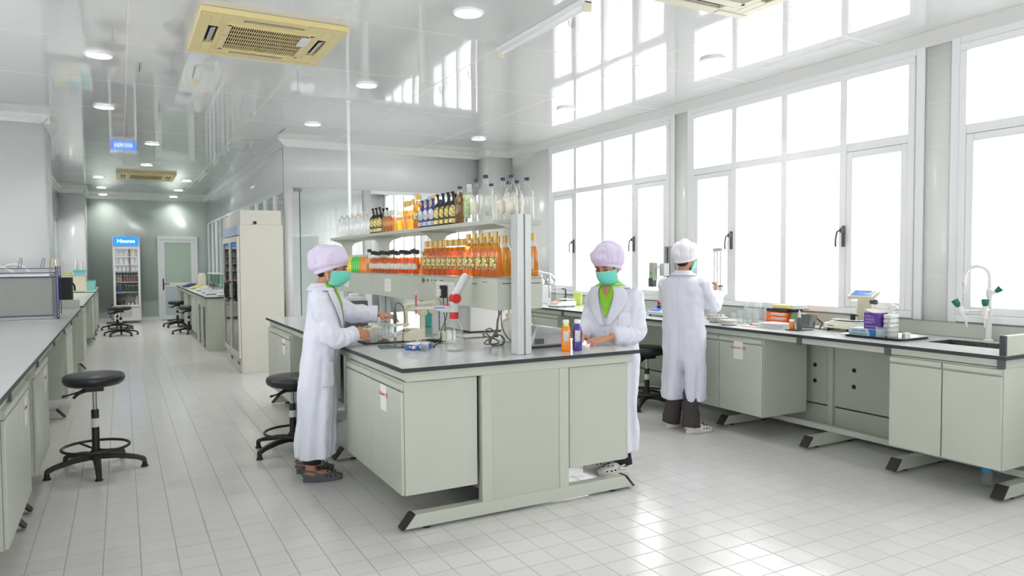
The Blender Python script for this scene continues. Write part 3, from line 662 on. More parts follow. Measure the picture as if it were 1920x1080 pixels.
# left bench ---------------------------------------------------------
worktop(-1.55, -.472, 1.5, 10.75, 'long grey laminate worktop with black edge at the left of the picture', notch=(-.745, 9.87))
t = thing('left_bench_frame', 'grey-green bench frame with black-tipped feet under the left worktop', 'bench frame', (-.9, 6, 0))
r = MB().box(-.51, -.49, 1.55, 10.72, .85, WT - .0265)
part(t, 'rail', r, cream, .003)
for y in (10.2, 9.0, 7.9, 6.75, 5.45, 4.15): part(t, 'rail_joint', MB().box(-.488, -.476, y - .02, y + .02, .84, WT - .0265), dgrey, .001)
tips = []; fm = MB()
for y in (4.82, 5.12, 8.1, 10.3): foot(t, fm, tips, -1.4 if y < 9.8 else -.74, -.50, y, ends='right')
for q in tips: part(t, 'foot_cap', q, blackp, .002)
part(t, 'back_panel', MB().box(-1.30, -1.28, 1.6, 9.8, .095, .88), cream2)
part(t, 'end_panel', MB().box(-.74, -.52, 10.70, 10.73, .02, .88), cream2, .002)
cabinet(-1.0, -.475, 4.86 - .96, 4.86, .20, .845, 1, 2, 'large under-bench cabinet with paper label, nearest at the left edge', 'under-bench cabinets of the left bench', ('Cabinet', 1, .62, .15))
cabinet(-1.0, -.475, 5.20, 6.05, .20, .845, 1, 2, 'under-bench cabinet left of the near stool, second along the left bench', 'under-bench cabinets of the left bench', ('Cabinet', 1, .5, .15))
cabinet(-1.0, -.475, 8.08, 8.95, .19, .845, 1, 2, 'under-bench cabinet beyond the knee space of the left bench', 'under-bench cabinets of the left bench')
t = thing('end_upstand', 'cream upstand closing the far end of the left worktop', 'splashback', (-.62, 10.72, WT))
part(t, 'board', MB().box(-.745, -.475, 10.715, 10.745, WT + .001, 1.03), cream, .002)
for k, (a, b) in enumerate(((8.35, 8.75), (9.15, 9.6))):
    tg = thing('drawer_label', ['pink paper label on the left bench rail, nearer of two', 'pink paper label on the left bench rail, further of two'][k], 'label', (-.488, (a + b) / 2, .855), 0, 'pink labels on the left bench rail')
    part(tg, 'strip', MB().box(-.4895, -.4875, a, b, .853, .886), mat('pale_pink_paper', srgb(214, 170, 158), .7))
# second and third benches along the corridor
for (ya, yb, lab, lab2, lab3) in ((11.35, 16.3, 'grey worktop of the second bench on the left of the corridor', 'grey-green frame of the second bench on the left of the corridor', 'under-bench cabinet of the second left corridor bench'),
                              (16.75, 19.35, 'grey worktop of the last bench on the left of the corridor', 'grey-green frame of the last bench on the left of the corridor', 'under-bench cabinet of the last left corridor bench')):
    worktop(-1.20, -.47, ya, yb, lab)
    t = thing('corridor_bench_frame', lab2, 'bench frame', (-.85, ya, 0))
    part(t, 'end_panel', MB().box(-1.18, -.60, ya + .02, ya + .05, .16, WT - .0265), cream2, .002)
    part(t, 'rail', MB().box(-.51, -.49, ya + .02, yb - .02, .85, WT - .0265), cream, .002)
    tips = []; fm = MB()
    for y in (ya + .3, yb - .3): foot(t, fm, tips, -1.15, -.46, y, ends='right')
    for q in tips: part(t, "foot_cap", q, blackp, .002)
    cabinet(-1.0, -.475, ya + .08, ya + 1.1, .14, .845, 1, 2, lab3 + ', nearer end', 'under-bench cabinets of the left corridor benches')
    cabinet(-1.0, -.475, yb - 1.3, yb - .3, .14, .845, 1, 2, lab3 + ', farther end', 'under-bench cabinets of the left corridor benches')
# corridor right bench
worktop(1.235, 2.0, 12.95, 20.2, 'pale grey worktop of the balance bench on the right of the corridor')
t = thing('balance_bench_frame', 'grey-green solid-ended bench with narrow slots on the right of the corridor', 'bench frame', (1.6, 13, 0))
part(t, 'end_panel', MB().box(1.25, 1.98, 12.97, 13.0, .0, WT - .0265), cream, .002)
fp = MB()
for a, b in ((13.0, 13.35), (13.75, 14.15), (14.55, 14.9)): fp.box(1.25, 1.27, a, b, 0, .72)
fp.box(1.25, 1.27, 13.0, 14.9, .72, WT - .0265); part(t, 'front_panel', fp, cream, .002)
part(t, 'rail', MB().box(1.25, 1.27, 14.9, 20.18, .82, WT - .0265), cream, .002)
part(t, 'back_panel', MB().box(1.95, 1.97, 13.0, 20.18, 0, .88), cream2)
for y in (16.4, 18.2, 20.1): part(t, 'side_panel', MB().box(1.27, 1.95, y, y + .03, 0, .88), cream2)
cabinet(1.25, 1.75, 15.0, 16.1, .12, .815, -1, 2, 'nearest drawer cabinet of the corridor balance bench', 'under-bench cabinets of the balance bench')
cabinet(1.25, 1.75, 17.2, 18.1, .12, .815, -1, 2, 'middle cabinet of the corridor balance bench, between the stools', 'under-bench cabinets of the balance bench')
cabinet(1.25, 1.75, 19.1, 20.0, .12, .815, -1, 2, 'farthest cabinet of the corridor balance bench', 'under-bench cabinets of the balance bench')

# ------------------------------------------------------------------ stools
def make_stool(loc, label, rz, seat=.66, ring=.20, lift=True):
    t = thing('lab_stool', label, 'stool', loc, 0, 'black adjustable laboratory stools')
    st = part(t, 'seat', MB().lathe([(.10, seat - .085), (.165, seat - .08), (.192, seat - .06), (.20, seat - .035), (.195, seat - .012), (.175, seat - .001), (.10, seat + .004), (.001, seat + .005)], n=40), leather, world=False, ang=60)
    part(t, 'mechanism', MB().obox((0, .02, seat - .105), ((1, 0, 0), (0, 1, 0), (0, 0, 1)), (.06, .09, .016)).tube([(-.02, 0, seat - .10), (-.10, -.03, seat - .13), (-.13, -.05, seat - .16)], [.02, .014, .01], 8), blackp, .004, world=False)
    part(t, 'lever', MB().tube([(-.03, -.05, seat - .10), (-.16, -.12, seat - .125), (-.19, -.13, seat - .13)], [.006, .006, .011], 8), blackp, world=False)
    part(t, 'gas_rod', MB().cyl((0, 0, seat * .60), (0, 0, seat - .10), .014, n=16), chrome, world=False)
    part(t, 'column', MB().lathe([(.030, .10), (.027, .13), (.025, .14), (.025, seat * .62), (.022, seat * .63)], n=20), blackp, world=False)
    part(t, 'sleeve_sticker', MB().tube([(0, 0, seat * .45), (0, 0, seat * .54)], .0256, 20, cap=False), paper, world=False)
    sp = MB().torus((0, 0, ring), .215, .0105, 48, 8)
    for k in range(2):
        a = rz + PI * k + .5; sp.tube([(.02 * math.cos(a), .02 * math.sin(a), ring - .02), (.215 * math.cos(a), .215 * math.sin(a), ring)], .008, 8)
    part(t, 'foot_ring', sp, mat('worn_black_metal', (.035, .03, .028), .4, .3), world=False)
    part(t, 'hub', MB().lathe([(.036, .075), (.045, .085), (.042, .13), (.030, .15)], n=20), blackp, world=False)
    for k in range(5):
        a = rz + 2 * PI * k / 5; c_, s_ = math.cos(a), math.sin(a); prof = []
        for r_, z, hw, hh in ((.03, .105, .028, .022), (.15, .098, .025, .018), (.27, .075, .022, .015), (.315, .058, .021, .016), (.33, .045, .018, .014)):
            prof.append([(c_ * r_ - s_ * u, s_ * r_ + c_ * u, z + v) for u, v in ((-hw, -hh), (hw, -hh), (hw * .7, hh), (-hw * .7, hh))])
        lg = part(t, 'leg', MB().loft(prof), blackp, .003, world=False)
        part(lg, 'glide', MB().lathe([(.024, 0), (.026, .006), (.018, .016), (.016, .04)], (.318 * c_, .318 * s_, 0), 16), blackr, world=False)
    return t
make_stool((-.19, 5.97, 0), 'black round stool alone in the foreground aisle, by the left bench', -1.5, .70, .17)
make_stool((1.17, 5.80, 0), 'black round stool behind the woman at the left of the island', -2.65, .60, .155)
make_stool((4.70, 5.75, 0), 'black round stool between the two women at the window side', -2.5, .615, .15)
make_stool((-.03, 16.8, 0), 'black round stool in front of the drinks fridge at the end', .3, .60, .15)
make_stool((-.10, 18.4, 0), 'black round stool half hidden behind another beside the drinks fridge', .9, .50, .15)
make_stool((1.13, 18.4, 0), 'black round stool near the end door, farther of two on the right', .2, .60, .15)
make_stool((1.23, 16.55, 0), 'black round stool pushed under the balance bench, nearer of two', .8, .58, .15)

# ------------------------------------------------------------------ people
def V(*a): return Vector(a)
def add_mod(o, kind, **k):
    m = o.modifiers.new(kind.lower(), kind)
    for a, b in k.items(): setattr(m, a, b)
    return m
def basis(f, pitch=0.0):
    """head frame: forward, left, up for a horizontal facing f and a downward tilt"""
    f = Vector((f[0], f[1], 0)).normalized(); l = Vector((-f.y, f.x, 0))
    f2 = f * math.cos(pitch) - Vector((0, 0, 1)) * math.sin(pitch); u = f2.cross(l)
    return f2, l, u
def head_r(ct, st):
    pass
def build_head(m_, c, B):
    f, l, u = B; rings = []; N, K = 32, 22
    for i in range(K + 1):
        t = PI * (i + .01) / (K + .02); z = -math.cos(t); r = math.sin(t); ring = []
        for k in range(N):
            a = 2 * PI * k / N; x = math.cos(a) * r; y = math.sin(a) * r
            hx, hy, hz = .094, .074, .118
            X, Y, Z = x * hx, y * hy, z * hz
            if z < 0:
                q = -z; Y *= 1 - .30 * q * q
                if x < 0: X *= 1 - .45 * q
                else: X *= 1 - .10 * q; X += .012 * q
            if x > .3 and -.15 < z < .25: X -= .006 * math.exp(-((z - .08) / .1) ** 2) * math.exp(-((abs(y) - .42) / .22) ** 2)
            if x > 0: X *= 1 - .05 * y * y
            ring.append(c + f * X + l * Y + u * Z)
        rings.append(ring)
    m_.loft(rings)
    P = lambda x, y, z: c + f * x + l * y + u * z
    m_.tube([P(.088, 0, .022), P(.100, 0, -.008), P(.107, 0, -.026), P(.094, 0, -.038)], [.007, .008, .011, .008], 10)   # nose
    m_.ell(P(.078, 0, .038), (.016, .050, .012), (f, l, u), 14, 8)                                                  # brow
    m_.ell(P(.084, 0, -.066), (.014, .024, .010), (f, l, u), 12, 8)                                                 # lips
    for s in (-1, 1):
        m_.ell(P(-.004, s * .077, -.008), (.016, .008, .031), (f + l * s * -.35, l, u), 12, 8)                         # ears
        m_.ell(P(.060, s * .038, -.022), (.018, .022, .022), (f, l, u), 12, 8)                                         # cheeks
def face_parts(body, c, B):
    f, l, u = B; P = lambda x, y, z: c + f * x + l * y + u * z
    for s in (-1, 1):
        e = part(body, 'eye', MB().ell(P(.0800, s * .032, .006), (.0095, .0145, .0042), (f, l, u), 14, 8), eyew, label='dark narrowed eye')
        part(e, 'iris', MB().ell(P(.0868, s * .032, .003), (.0040, .0065, .0040), (f, l, u), 10, 6), dark)
        part(e, 'eyelid', MB().tube([P(.086, s * .016, .007), P(.0915, s * .026, .0135), P(.0905, s * .038, .0125), P(.083, s * .048, .006)], .0034, 6), dark)
        part(body, 'eyebrow', MB().tube([P(.094, s * .014, .026), P(.095, s * .030, .032), P(.084, s * .050, .026)], [.003, .0036, .002], 6), hair)
def mask_on(root, c, B, m=maskm):
    f, l, u = B; rows = []; N = 20
    P = lambda x, y, z: c + f * x + l * y + u * z
    for j in range(11):
        v = j / 10; z = .004 - .122 * v; row = []
        for k in range(N + 1):
            a = math.radians(-78 + 156 * k / N)
            fx = .112 + .032 * math.sin(PI * min(1, v * 1.05 + .16)) * math.cos(a) ** 2 - .012 * v ** 3 - .030 * v ** 8
            hy = .079 - .012 * v
            top_ = .018 * (1 - math.cos(a)) * (1 - v)
            pl_ = .0018 * math.sin(v * PI * 7)
            row.append(P((fx + pl_) * math.cos(a) * .96 - .004, hy * math.sin(a), z - top_ * 1.2 + .010 * v * (1 - math.cos(a))))
        rows.append(row)
    mk = MB().loft(rows, cap=False, closed=False)
    o = part(root, 'face_mask', mk, m, ang=70); add_mod(o, 'SOLIDIFY', thickness=.0025, offset=1)
    part(o, 'nose_strip', MB().tube([q + f * .002 for q in rows[0][4:17]], .0022, 6), paper)
    for s, i in ((-1, 0), (1, N)):
        pts = [rows[0][i], P(.0, s * .087, .006), P(-.022, s * .088, -.012), P(-.012, s * .086, -.035), rows[-2][i]]
        part(o, 'ear_loop', MB().tube(pts, .0020, 6), paper)
    return o
def cap_on(root, c, B, m, back=.06, upz=.03, R=.118, seed=0, band=.02, sag=0.0, tilt=.42):
    """gathered bouffant cap: elastic band round the head, full pleated crown"""
    f, l, u = B; rings = []; N, K = 96, 26
    P = lambda x, y, z: c + f * x + l * y + u * z
    for i in range(K + 1):
        t = i / K; ring = []
        for k in range(N):
            a = 2 * PI * k / N
            pl_ = math.cos(17 * a + 2.0 * math.sin(3 * a + seed)) * .5 + .5 * math.cos(29 * a + seed)
            if t < .12:
                tt = t / .12; r = (.101 + .003 * tt); lean = (-math.cos(a)) * tilt
                zc = .045 - .045 * 2 * .5 * (1 - math.cos(a)) + .034 * tt * (1) ; z = .040 - .118 * (1 - math.cos(a)) * .5 + .028 * tt
                X, Y = r * math.cos(a) * 1.02 - .006, r * math.sin(a) * .90
                if tt < .3: X *= .975; Y *= .975
            else:
                tt = (t - .12) / .88; ph = tt * PI / 2
                r = max(.0008, .104 * math.cos(ph) ** .85 + (R - .088) * math.sin(2 * ph) ** .8)
                r *= 1 - .17 * max(0, math.cos(a)) * math.sin(ph * 2) ** .7
                z = .068 - .118 * (1 - math.cos(a)) * .5 * (1 - tt) + (.086 + upz) * math.sin(ph) ** 1.1
                bx = back * math.sin(min(1, tt * 1.3) * PI / 2) * (.55 - .45 * math.cos(a))
                X, Y = r * math.cos(a) * 1.04 - .006 - bx, r * math.sin(a) * .95
                z -= sag * max(0, -math.cos(a)) * math.sin(min(1, tt * 1.8) * PI)
                amp = .0060 * math.exp(-tt * 2.0) * (1 - math.exp(-tt * 9))
                X *= 1 + amp / .1 * pl_; Y *= 1 + amp / .1 * pl_
                n_ = noise.noise(V(X * 12 + seed, Y * 12, z * 12)) * .018 + noise.noise(V(X * 28 + seed, Y * 28, z * 22)) * .008
                g = min(1, tt * 3); X += n_ * g * math.cos(a); Y += n_ * g * math.sin(a); z += n_ * g
            ring.append(P(X, Y, z))
        rings.append(ring)
    o = part(root, 'bouffant_cap', MB().loft(rings), m, ang=0)
    return o
def nape_hair(root, c, B):
    f, l, u = B; P = lambda x, y, z: c + f * x + l * y + u * z
    m_ = MB().ell(P(-.045, 0, -.035), (.052, .062, .052), (f, l, u), 20, 12)
    for s in (-1, 1): m_.ell(P(.030, s * .070, .022), (.022, .008, .028), (f, l, u), 10, 8)
    return part(root, 'hair', m_, hair, ang=0)
def hand(m_, wr, d, n, side, curl=(.35, .4, .45, .5), spread=.10, thumb=.7, s=1.0):
    """five-fingered hand: wrist point, pointing direction, back-of-hand normal, side = direction of the thumb"""
    d = Vector(d).normalized(); n = Vector(n); n = (n - d * n.dot(d)).normalized(); t = Vector(side); t = (t - d * t.dot(d) - n * t.dot(n)).normalized()
    w0 = Vector(wr)
    m_.loft([[w0 + d * a * s + t * (math.cos(q) * b * s + o * s) + n * math.sin(q) * h_ * s for q in [2 * PI * k / 14 for k in range(14)]]
             for a, b, h_, o in ((-.03, .025, .021, 0), (0, .026, .019, 0), (.03, .036, .017, .002), (.06, .042, .015, 0), (.085, .040, .012, 0), (.094, .030, .008, 0))])
    for k, (off, L) in enumerate(((.030, .070), (.010, .078), (-.010, .073), (-.030, .058))):
        p = w0 + d * (.084 * s) + t * off * s; ang = curl[k] * .5; pts = [p - d * .012 * s]; rad = [.0098 * s]
        dd = (d + t * (off / .03) * spread).normalized()
        for q, seg in enumerate((.42, .33, .25)):
            pts.append(p.copy()); rad.append((.0096, .0088, .0080)[q] * s)
            v = dd * math.cos(ang) - n * math.sin(ang); p = p + v * L * seg * s; ang += curl[k]
        pts.append(p); rad.append(.0066 * s)
        m_.tube(pts, rad, 10); m_.ell(p, (.0068 * s,) * 3, n=10, m=6)
    b = w0 + d * .020 * s + t * .026 * s; e = b + (d * .55 + t * thumb - n * .25).normalized() * .042 * s; g = e + (d * .9 + t * thumb * .35 - n * .3).normalized() * .032 * s
    m_.tube([b - t * .012 * s, b, e, g], [.014 * s, .0135 * s, .0105 * s, .0085 * s], 10); m_.ell(g, (.0085 * s,) * 3, n=10, m=6)
def rings_torso(spec, ang_f, n=72, fold=1.0, seed=0.0, slit=None, pitch_back=None):
    """spec rows: (z, cx, cy, half depth, half width). ang_f: facing angle. Returns a ring list and a surface function"""
    F = V(math.cos(ang_f), math.sin(ang_f), 0); Lf = V(-F.y, F.x, 0)
    zs = [r[0] for r in spec]
    def at(z):
        z = max(min(z, zs[0]), zs[-1])
        for i in range(len(spec) - 1):
            a, b = spec[i], spec[i + 1]
            if a[0] >= z >= b[0]:
                t = (a[0] - z) / (a[0] - b[0]); t2 = t
                return [a[q] + (b[q] - a[q]) * t2 for q in range(1, 5)]
        return list(spec[-1][1:])
    def S(th, z, off=0.0, smooth=False):
        cx_, cy_, d, w_ = at(z); ct, st = math.cos(th), math.sin(th)
        e = 2 / 2.35
        x = math.copysign(abs(ct) ** e, ct) * d; y = math.copysign(abs(st) ** e, st) * w_
        h = max(0, min(1, (zs[0] - z) / .25)); low = max(0, min(1, (1.05 - z) / .7))
        fo = 0
        q = th + .12 * math.sin(z * 4 + seed)
        fo = (math.sin(q * 7 + seed + 1.3 * noise.noise(V(seed, q, z * .9))) * .010 + math.sin(q * 13 + seed * 2 + 2 * noise.noise(V(q, seed, z))) * .005) * low
        fo += (noise.noise(V(x * 9 + seed, y * 9, z * 4.5)) * .014 + noise.noise(V(x * 22, y * 22 + seed, z * 16)) * .009) * h
        if ct > .8 and z > .9: fo *= .35
        fo *= fold
        if slit and z < slit[1]:
            g = (slit[1] - z) / (slit[1] - zs[-1]); dth = (th - slit[0] + PI) % (2 * PI) - PI
            fo -= .105 * math.exp(-(dth / (.09 + .15 * g)) ** 4) * min(1, g * 3)
        rr = math.hypot(x, y) or 1e-6; k = (rr + fo + off) / rr
        k = max(k, .25)
        return V(cx_, cy_, z) + F * x * k + Lf * y * k
    N = 46; rings = []
    for i in range(N + 1):
        z = zs[0] + (zs[-1] - zs[0]) * i / N
        rings.append([S(2 * PI * k / n, z) for k in range(n)])
    return rings, S
def sleeve(m_, pts, rad, seed=0.0, n=28, fl=1.0):
    """cloth sleeve through shoulder, elbow and cuff with cross folds bunching at the elbow"""
    pts = [Vector(p) for p in pts]; P = []; Rr = []
    for i in range(len(pts) - 1):
        for k in range(10):
            t = k / 10; P.append(pts[i].lerp(pts[i + 1], t)); Rr.append(rad[i] + (rad[i + 1] - rad[i]) * t)
    P.append(pts[-1]); Rr.append(rad[-1])
    for _ in range(5): P = [P[0]] + [(P[i - 1] + P[i] * 2 + P[i + 1]) / 4 for i in range(1, len(P) - 1)] + [P[-1]]
    prev = None; rings = []
    for i, p in enumerate(P):
        d = (P[min(i + 1, len(P) - 1)] - P[max(i - 1, 0)]).normalized()
        if prev is None: a = V(0, 0, 1) if abs(d.z) < .9 else V(1, 0, 0); u = d.cross(a).normalized()
        else: u = (prev - d * prev.dot(d)).normalized()
        prev = u; v = d.cross(u); ring = []
        for k in range(n):
            a = 2 * PI * k / n; dr = u * math.cos(a) + v * math.sin(a); q = p + dr * Rr[i]
            fo = noise.noise(V(q.x * 14 + seed, q.y * 14, q.z * 14)) * .012 + math.sin(i * 1.1 + 2.2 * noise.noise(V(a, seed, i * .2)) + a) * .0045 + noise.noise(V(q.x * 30, q.y * 30 + seed, q.z * 30)) * .010
            ring.append(p + dr * (Rr[i] + fo * fl))
        rings.append(ring)
    m_.loft(rings)
def sheet(S, lo, hi, z0, z1, off, nu=8, nv=16):
    """cloth piece lying on the coat between two angle curves"""
    rows = []
    for j in range(nv + 1):
        t = j / nv; z = z0 + (z1 - z0) * t; a, b = lo(t), hi(t)
        rows.append([S(a + (b - a) * k / nu, z, off(t, k / nu) if callable(off) else off) for k in range(nu + 1)])
    return MB().loft(rows, cap=False, closed=False)
def cloth(root, name, mb, m, th=.003, lab=None):
    o = part(root, name, mb, m, ang=60, label=lab); add_mod(o, 'SOLIDIFY', thickness=th, offset=1); return o
def clog(root, heel, ang, m, L=.265, w_=.052, lab=None):
    """foam clog: thick sole, closed rounded toe with holes, open heel with a strap"""
    F = V(math.cos(ang), math.sin(ang), 0); Lf = V(-F.y, F.x, 0); h = V(*heel); P = lambda x, y, z: h + F * x + Lf * y + V(0, 0, z)
    def outline(k, ins=0):
        pts = []
        for i in range(28):
            a = 2 * PI * i / 28; x = L / 2 - math.cos(a) * L / 2; wd = w_ * (.72 + .30 * min(1, max(0, (x / L - .2) / .45))) * (1 if x < L * .75 else 1)
            pts.append((x * (1 - 0) , math.sin(a) * (wd - ins)))
        return pts
    m_ = MB(); rings = []
    for z, ins, e in ((0.0, .006, 0), (.006, .0, 0), (.018, -.002, 0), (.030, .001, 0), (.036, .006, 0)):
        rings.append([P(x, y, z) for x, y in outline(0, ins)])
    m_.loft(rings)
    rings = []
    for i in range(15):   # toe box
        t = i / 14; x = L * (.36 + .63 * t); wd = w_ * 1.0 * math.sqrt(max(.001, 1 - max(0, (t - .35) / .66) ** 2.4)); hh = (.082 - .046 * t ** 1.3) * (math.sqrt(max(.002, 1 - max(0, (t - .8) / .2) ** 2)))
        rings.append([P(x, math.cos(a) * wd, .022 + math.sin(a) * (hh - .022)) for a in [PI * k / 12 for k in range(13)]] + [P(x, -wd * .9, .012), P(x, wd * .9, .012)])
    m_.loft(rings)
    for s in (-1, 1): m_.tube([P(.012, s * .030, .042), P(.06, s * .045, .040), P(.12, s * .050, .050)], [.010, .010, .012], 8)
    m_.tube([P(.06, -.043, .040), P(.016, -.034, .048), P(.0, 0, .052), P(.016, .034, .048), P(.06, .043, .040)], [.010, .012, .012, .012, .010], 8)
    o = part(root, 'clog', m_, m, ang=50, label=lab)
    hm = MB()
    for x, y, z in ((.17, .0, .078), (.19, .022, .066), (.19, -.022, .066), (.215, .0, .060), (.16, .034, .068), (.16, -.034, .068)): hm.ell(P(x, y, z), (.0065, .0065, .005), n=10, m=6)
    for s in (-1, 1):
        for x, z in ((.15, .040), (.18, .038), (.21, .034)): hm.ell(P(x, s * (w_ * .985 - max(0, x - .18) * .35), z), (.008, .004, .006), (F, Lf, V(0, 0, 1)), n=10, m=6)
    part(o, 'vent_holes', hm, dgap)
    part(o, 'heel_strap', MB().tube([P(.10, -.052, .060), P(.05, -.050, .080), P(.0, -.026, .084), P(-.006, 0, .085), P(.0, .026, .084), P(.05, .050, .080), P(.10, .052, .060)], .0065, 8), m)
    return o
def leg_cloth(m_, pts, rad, seed): sleeve(m_, pts, rad, seed, 24, .45)
def finish_body(root, mb, m, vox=.0048):
    o = part(root, 'body', mb, m, ang=0, label=None)
    add_mod(o, 'REMESH', mode='VOXEL', voxel_size=vox, use_smooth_shade=True); add_mod(o, 'SMOOTH', factor=.5, iterations=2); return o
def finish_coat(root, mb, m, vox=.0075):
    o = part(root, 'lab_coat', mb, m, ang=0, label='long white lab coat')
    add_mod(o, 'REMESH', mode='VOXEL', voxel_size=vox, use_smooth_shade=True); add_mod(o, 'SMOOTH', factor=.5, iterations=3); return o
def cuff(root, a, b, r, n=26):
    a, b = Vector(a), Vector(b); d = (b - a)
    m_ = MB().tube([a, a + d * .02, b - d * .02, b, b, a + d * .05], [r * .98, r * 1.05, r * 1.10, r * 1.06, r * .86, r * .80], n, cap=False)
    return cloth(root, 'cuff', m_, coatm, .002)

# woman at the left side of the island, in profile, reaching over the worktop
fa = math.radians(-20); F1 = V(math.cos(fa), math.sin(fa), 0); R1 = V(F1.y, -F1.x, 0)
p1 = thing('person', 'woman in lab coat and lilac cap seen from the side, reaching over the island worktop', 'person', (1.15, 4.98, 0))
spec1 = [(1.345, 1.205, 4.955, .058, .066), (1.325, 1.207, 4.955, .072, .095), (1.30, 1.212, 4.953, .086, .150), (1.265, 1.216, 4.951, .098, .180), (1.20, 1.222, 4.948, .108, .190), (1.10, 1.222, 4.948, .116, .186), (1.0, 1.206, 4.955, .118, .182),
         (.90, 1.195, 4.962, .120, .185), (.80, 1.185, 4.967, .124, .195), (.65, 1.176, 4.972, .127, .205), (.45, 1.168, 4.978, .130, .212), (.30, 1.162, 4.981, .132, .218), (.175, 1.158, 4.984, .134, .222)]
rg, S1 = rings_torso(spec1, fa, seed=1.7)
cm_ = MB().loft(rg)
shR = V(1.195, 4.955, 1.262) + R1 * .150; elR = V(1.215, 4.745, .985); wrR = V(1.375, 4.80, 1.005)
shL = V(1.215, 4.95, 1.262) - R1 * .150; elL = V(1.42, 5.06, 1.135); wrL = V(1.60, 4.985, 1.122)
sleeve(cm_, [shR + V(0, .02, .02), shR + V(.005, -.03, -.02), elR, V(1.30, 4.765, .985), wrR - (wrR - elR) * .12], [.045, .066, .068, .062, .052], 3.1)
sleeve(cm_, [shL + V(0, -.02, .02), shL + V(.02, .02, -.01), elL, wrL - (wrL - elL) * .1], [.045, .064, .072, .058], 5.3)
lc = finish_coat(p1, cm_, coatm)
cuff(p1, V(1.325, 4.783, .993), V(1.392, 4.806, 1.006), .050); cuff(p1, V(1.545, 5.01, 1.122), V(1.612, 4.985, 1.12), .056)
bm = MB(); hc1 = V(1.272, 4.917, 1.455); B1 = basis((math.cos(math.radians(-27)), math.sin(math.radians(-27))), .22)
build_head(bm, hc1, B1)
bm.tube([V(1.205, 4.952, 1.24), V(1.215, 4.948, 1.33), V(1.245, 4.932, 1.40), V(1.255, 4.926, 1.44)], [.062, .052, .050, .05], 20)
bm.tube([V(1.20, 4.96, 1.28), V(1.20, 4.96, 1.0), V(1.18, 4.97, .75)], [.08, .09, .09], 16)
bm.tube([shR, elR, wrR], [.045, .036, .026], 14); bm.tube([shL, elL, wrL + V(.0, 0, 0)], [.045, .036, .026], 14)
hand(bm, wrR + V(.02, .008, 0), (.95, .25, -.12), (-.1, -.9, .45), (.0, .25, 1), (.75, .8, .8, .8), .05, .5, 1.0)
hand(bm, wrL + V(.015, -.006, -.002), (.93, -.36, -.18), (.25, -.30, .9), (.0, -1, -.1), (.20, .30, .4, .45), .20, .9, 1.0)
for hx, hy in ((1.10, 4.905), (1.105, 5.13)):
    bm.tube([V(1.175, 4.97 + (hy - 4.97) * .5, .75), V(hx + .02, hy, .40), V(hx, hy, .12), V(hx + .005, hy, .06)], [.055, .045, .036, .038], 14)
    bm.ell(V(hx + .045, hy - .01, .055), (.10, .034, .022), (V(.98, -.12, 0), V(.12, .98, 0), V(0, 0, 1)))
b1 = finish_body(p1, bm, skin_tan); face_parts(p1, hc1, B1); mask_on(p1, hc1, B1); cap_on(p1, hc1, B1, capl, back=.062, upz=.0, R=.117, seed=1, sag=.035); nape_hair(p1, hc1, B1)
pm = MB()
for hx, hy in ((1.10, 4.905), (1.105, 5.13)): leg_cloth(pm, [V(1.13, hy, .42), V(hx + .025, hy, .30), V(hx + .012, hy, .125)], [.050, .056, .060], hx * 3)
part(p1, 'trousers', pm, pants_b, ang=0)
clog(p1, (1.052, 4.918, 0), math.radians(-8), clog_g, lab='grey foam clog'); clog(p1, (1.055, 5.138, 0), math.radians(-3), clog_g, lab='grey foam clog')
sd = lambda a: math.radians(a)
cloth(p1, 'collar', sheet(S1, lambda t: sd(-176 + 150 * t * 0), lambda t: sd(-20), 1.352, 1.305, lambda t, k: .007 + .012 * t), coatm)
cloth(p1, 'collar', sheet(S1, lambda t: sd(176), lambda t: sd(20), 1.352, 1.305, lambda t, k: .007 + .012 * t), coatm)
cloth(p1, 'polo_shirt', sheet(S1, lambda t: sd(-34 * (1 - t)), lambda t: sd(34 * (1 - t)), 1.345, 1.13, .006), limem)
cloth(p1, 'polo_collar', sheet(S1, lambda t: sd(-62), lambda t: sd(-12), 1.362, 1.325, lambda t, k: .004 + .018 * t), limem)
cloth(p1, 'lapel', sheet(S1, lambda t: sd(-62 + 56 * t - 10 * math.sin(t * PI)), lambda t: sd(-30 * (1 - t) - 2), 1.33, 1.03, .014), coatm)
cloth(p1, 'lapel', sheet(S1, lambda t: sd(30 * (1 - t) + 2), lambda t: sd(62 - 56 * t + 10 * math.sin(t * PI)), 1.33, 1.03, .014), coatm)
cloth(p1, 'pocket', sheet(S1, lambda t: sd(-72), lambda t: sd(-30), .83, .66, .006), coatm)

# woman at the right side of the island, three-quarter front view, looking down
fa = math.radians(204); F2 = V(math.cos(fa), math.sin(fa), 0); L2 = V(-F2.y, F2.x, 0)
p2 = thing('person', 'woman in white lab coat and lime polo looking down, hands resting on the island worktop', 'person', (3.04, 4.16, 0))
cx, cy = 3.085, 4.135
spec2 = [(1.345, 3.065, 4.14, .060, .066), (1.325, 3.068, 4.14, .075, .090), (1.30, 3.072, 4.138, .088, .135), (1.265, 3.076, 4.136, .100, .172), (1.20, 3.080, 4.135, .112, .188), (1.10, 3.082, 4.135, .120, .182), (1.0, 3.085, 4.135, .120, .176),
         (.90, 3.09, 4.135, .116, .176), (.80, 3.10, 4.135, .112, .180), (.65, 3.10, 4.14, .112, .178), (.45, 3.09, 4.14, .112, .172), (.30, 3.085, 4.14, .122, .180), (.15, 3.085, 4.14, .124, .182)]
rg, S2 = rings_torso(spec2, fa, seed=4.2)
cm_ = MB().loft(rg)
shL = V(3.075, 4.135, 1.262) + L2 * .150; shR = V(3.075, 4.135, 1.262) - L2 * .148
elL = V(3.145, 3.96, 1.0); wrL = V(2.945, 3.985, .974)
elR = V(2.985, 4.305, 1.03); wrR = V(2.85, 4.20, .978)
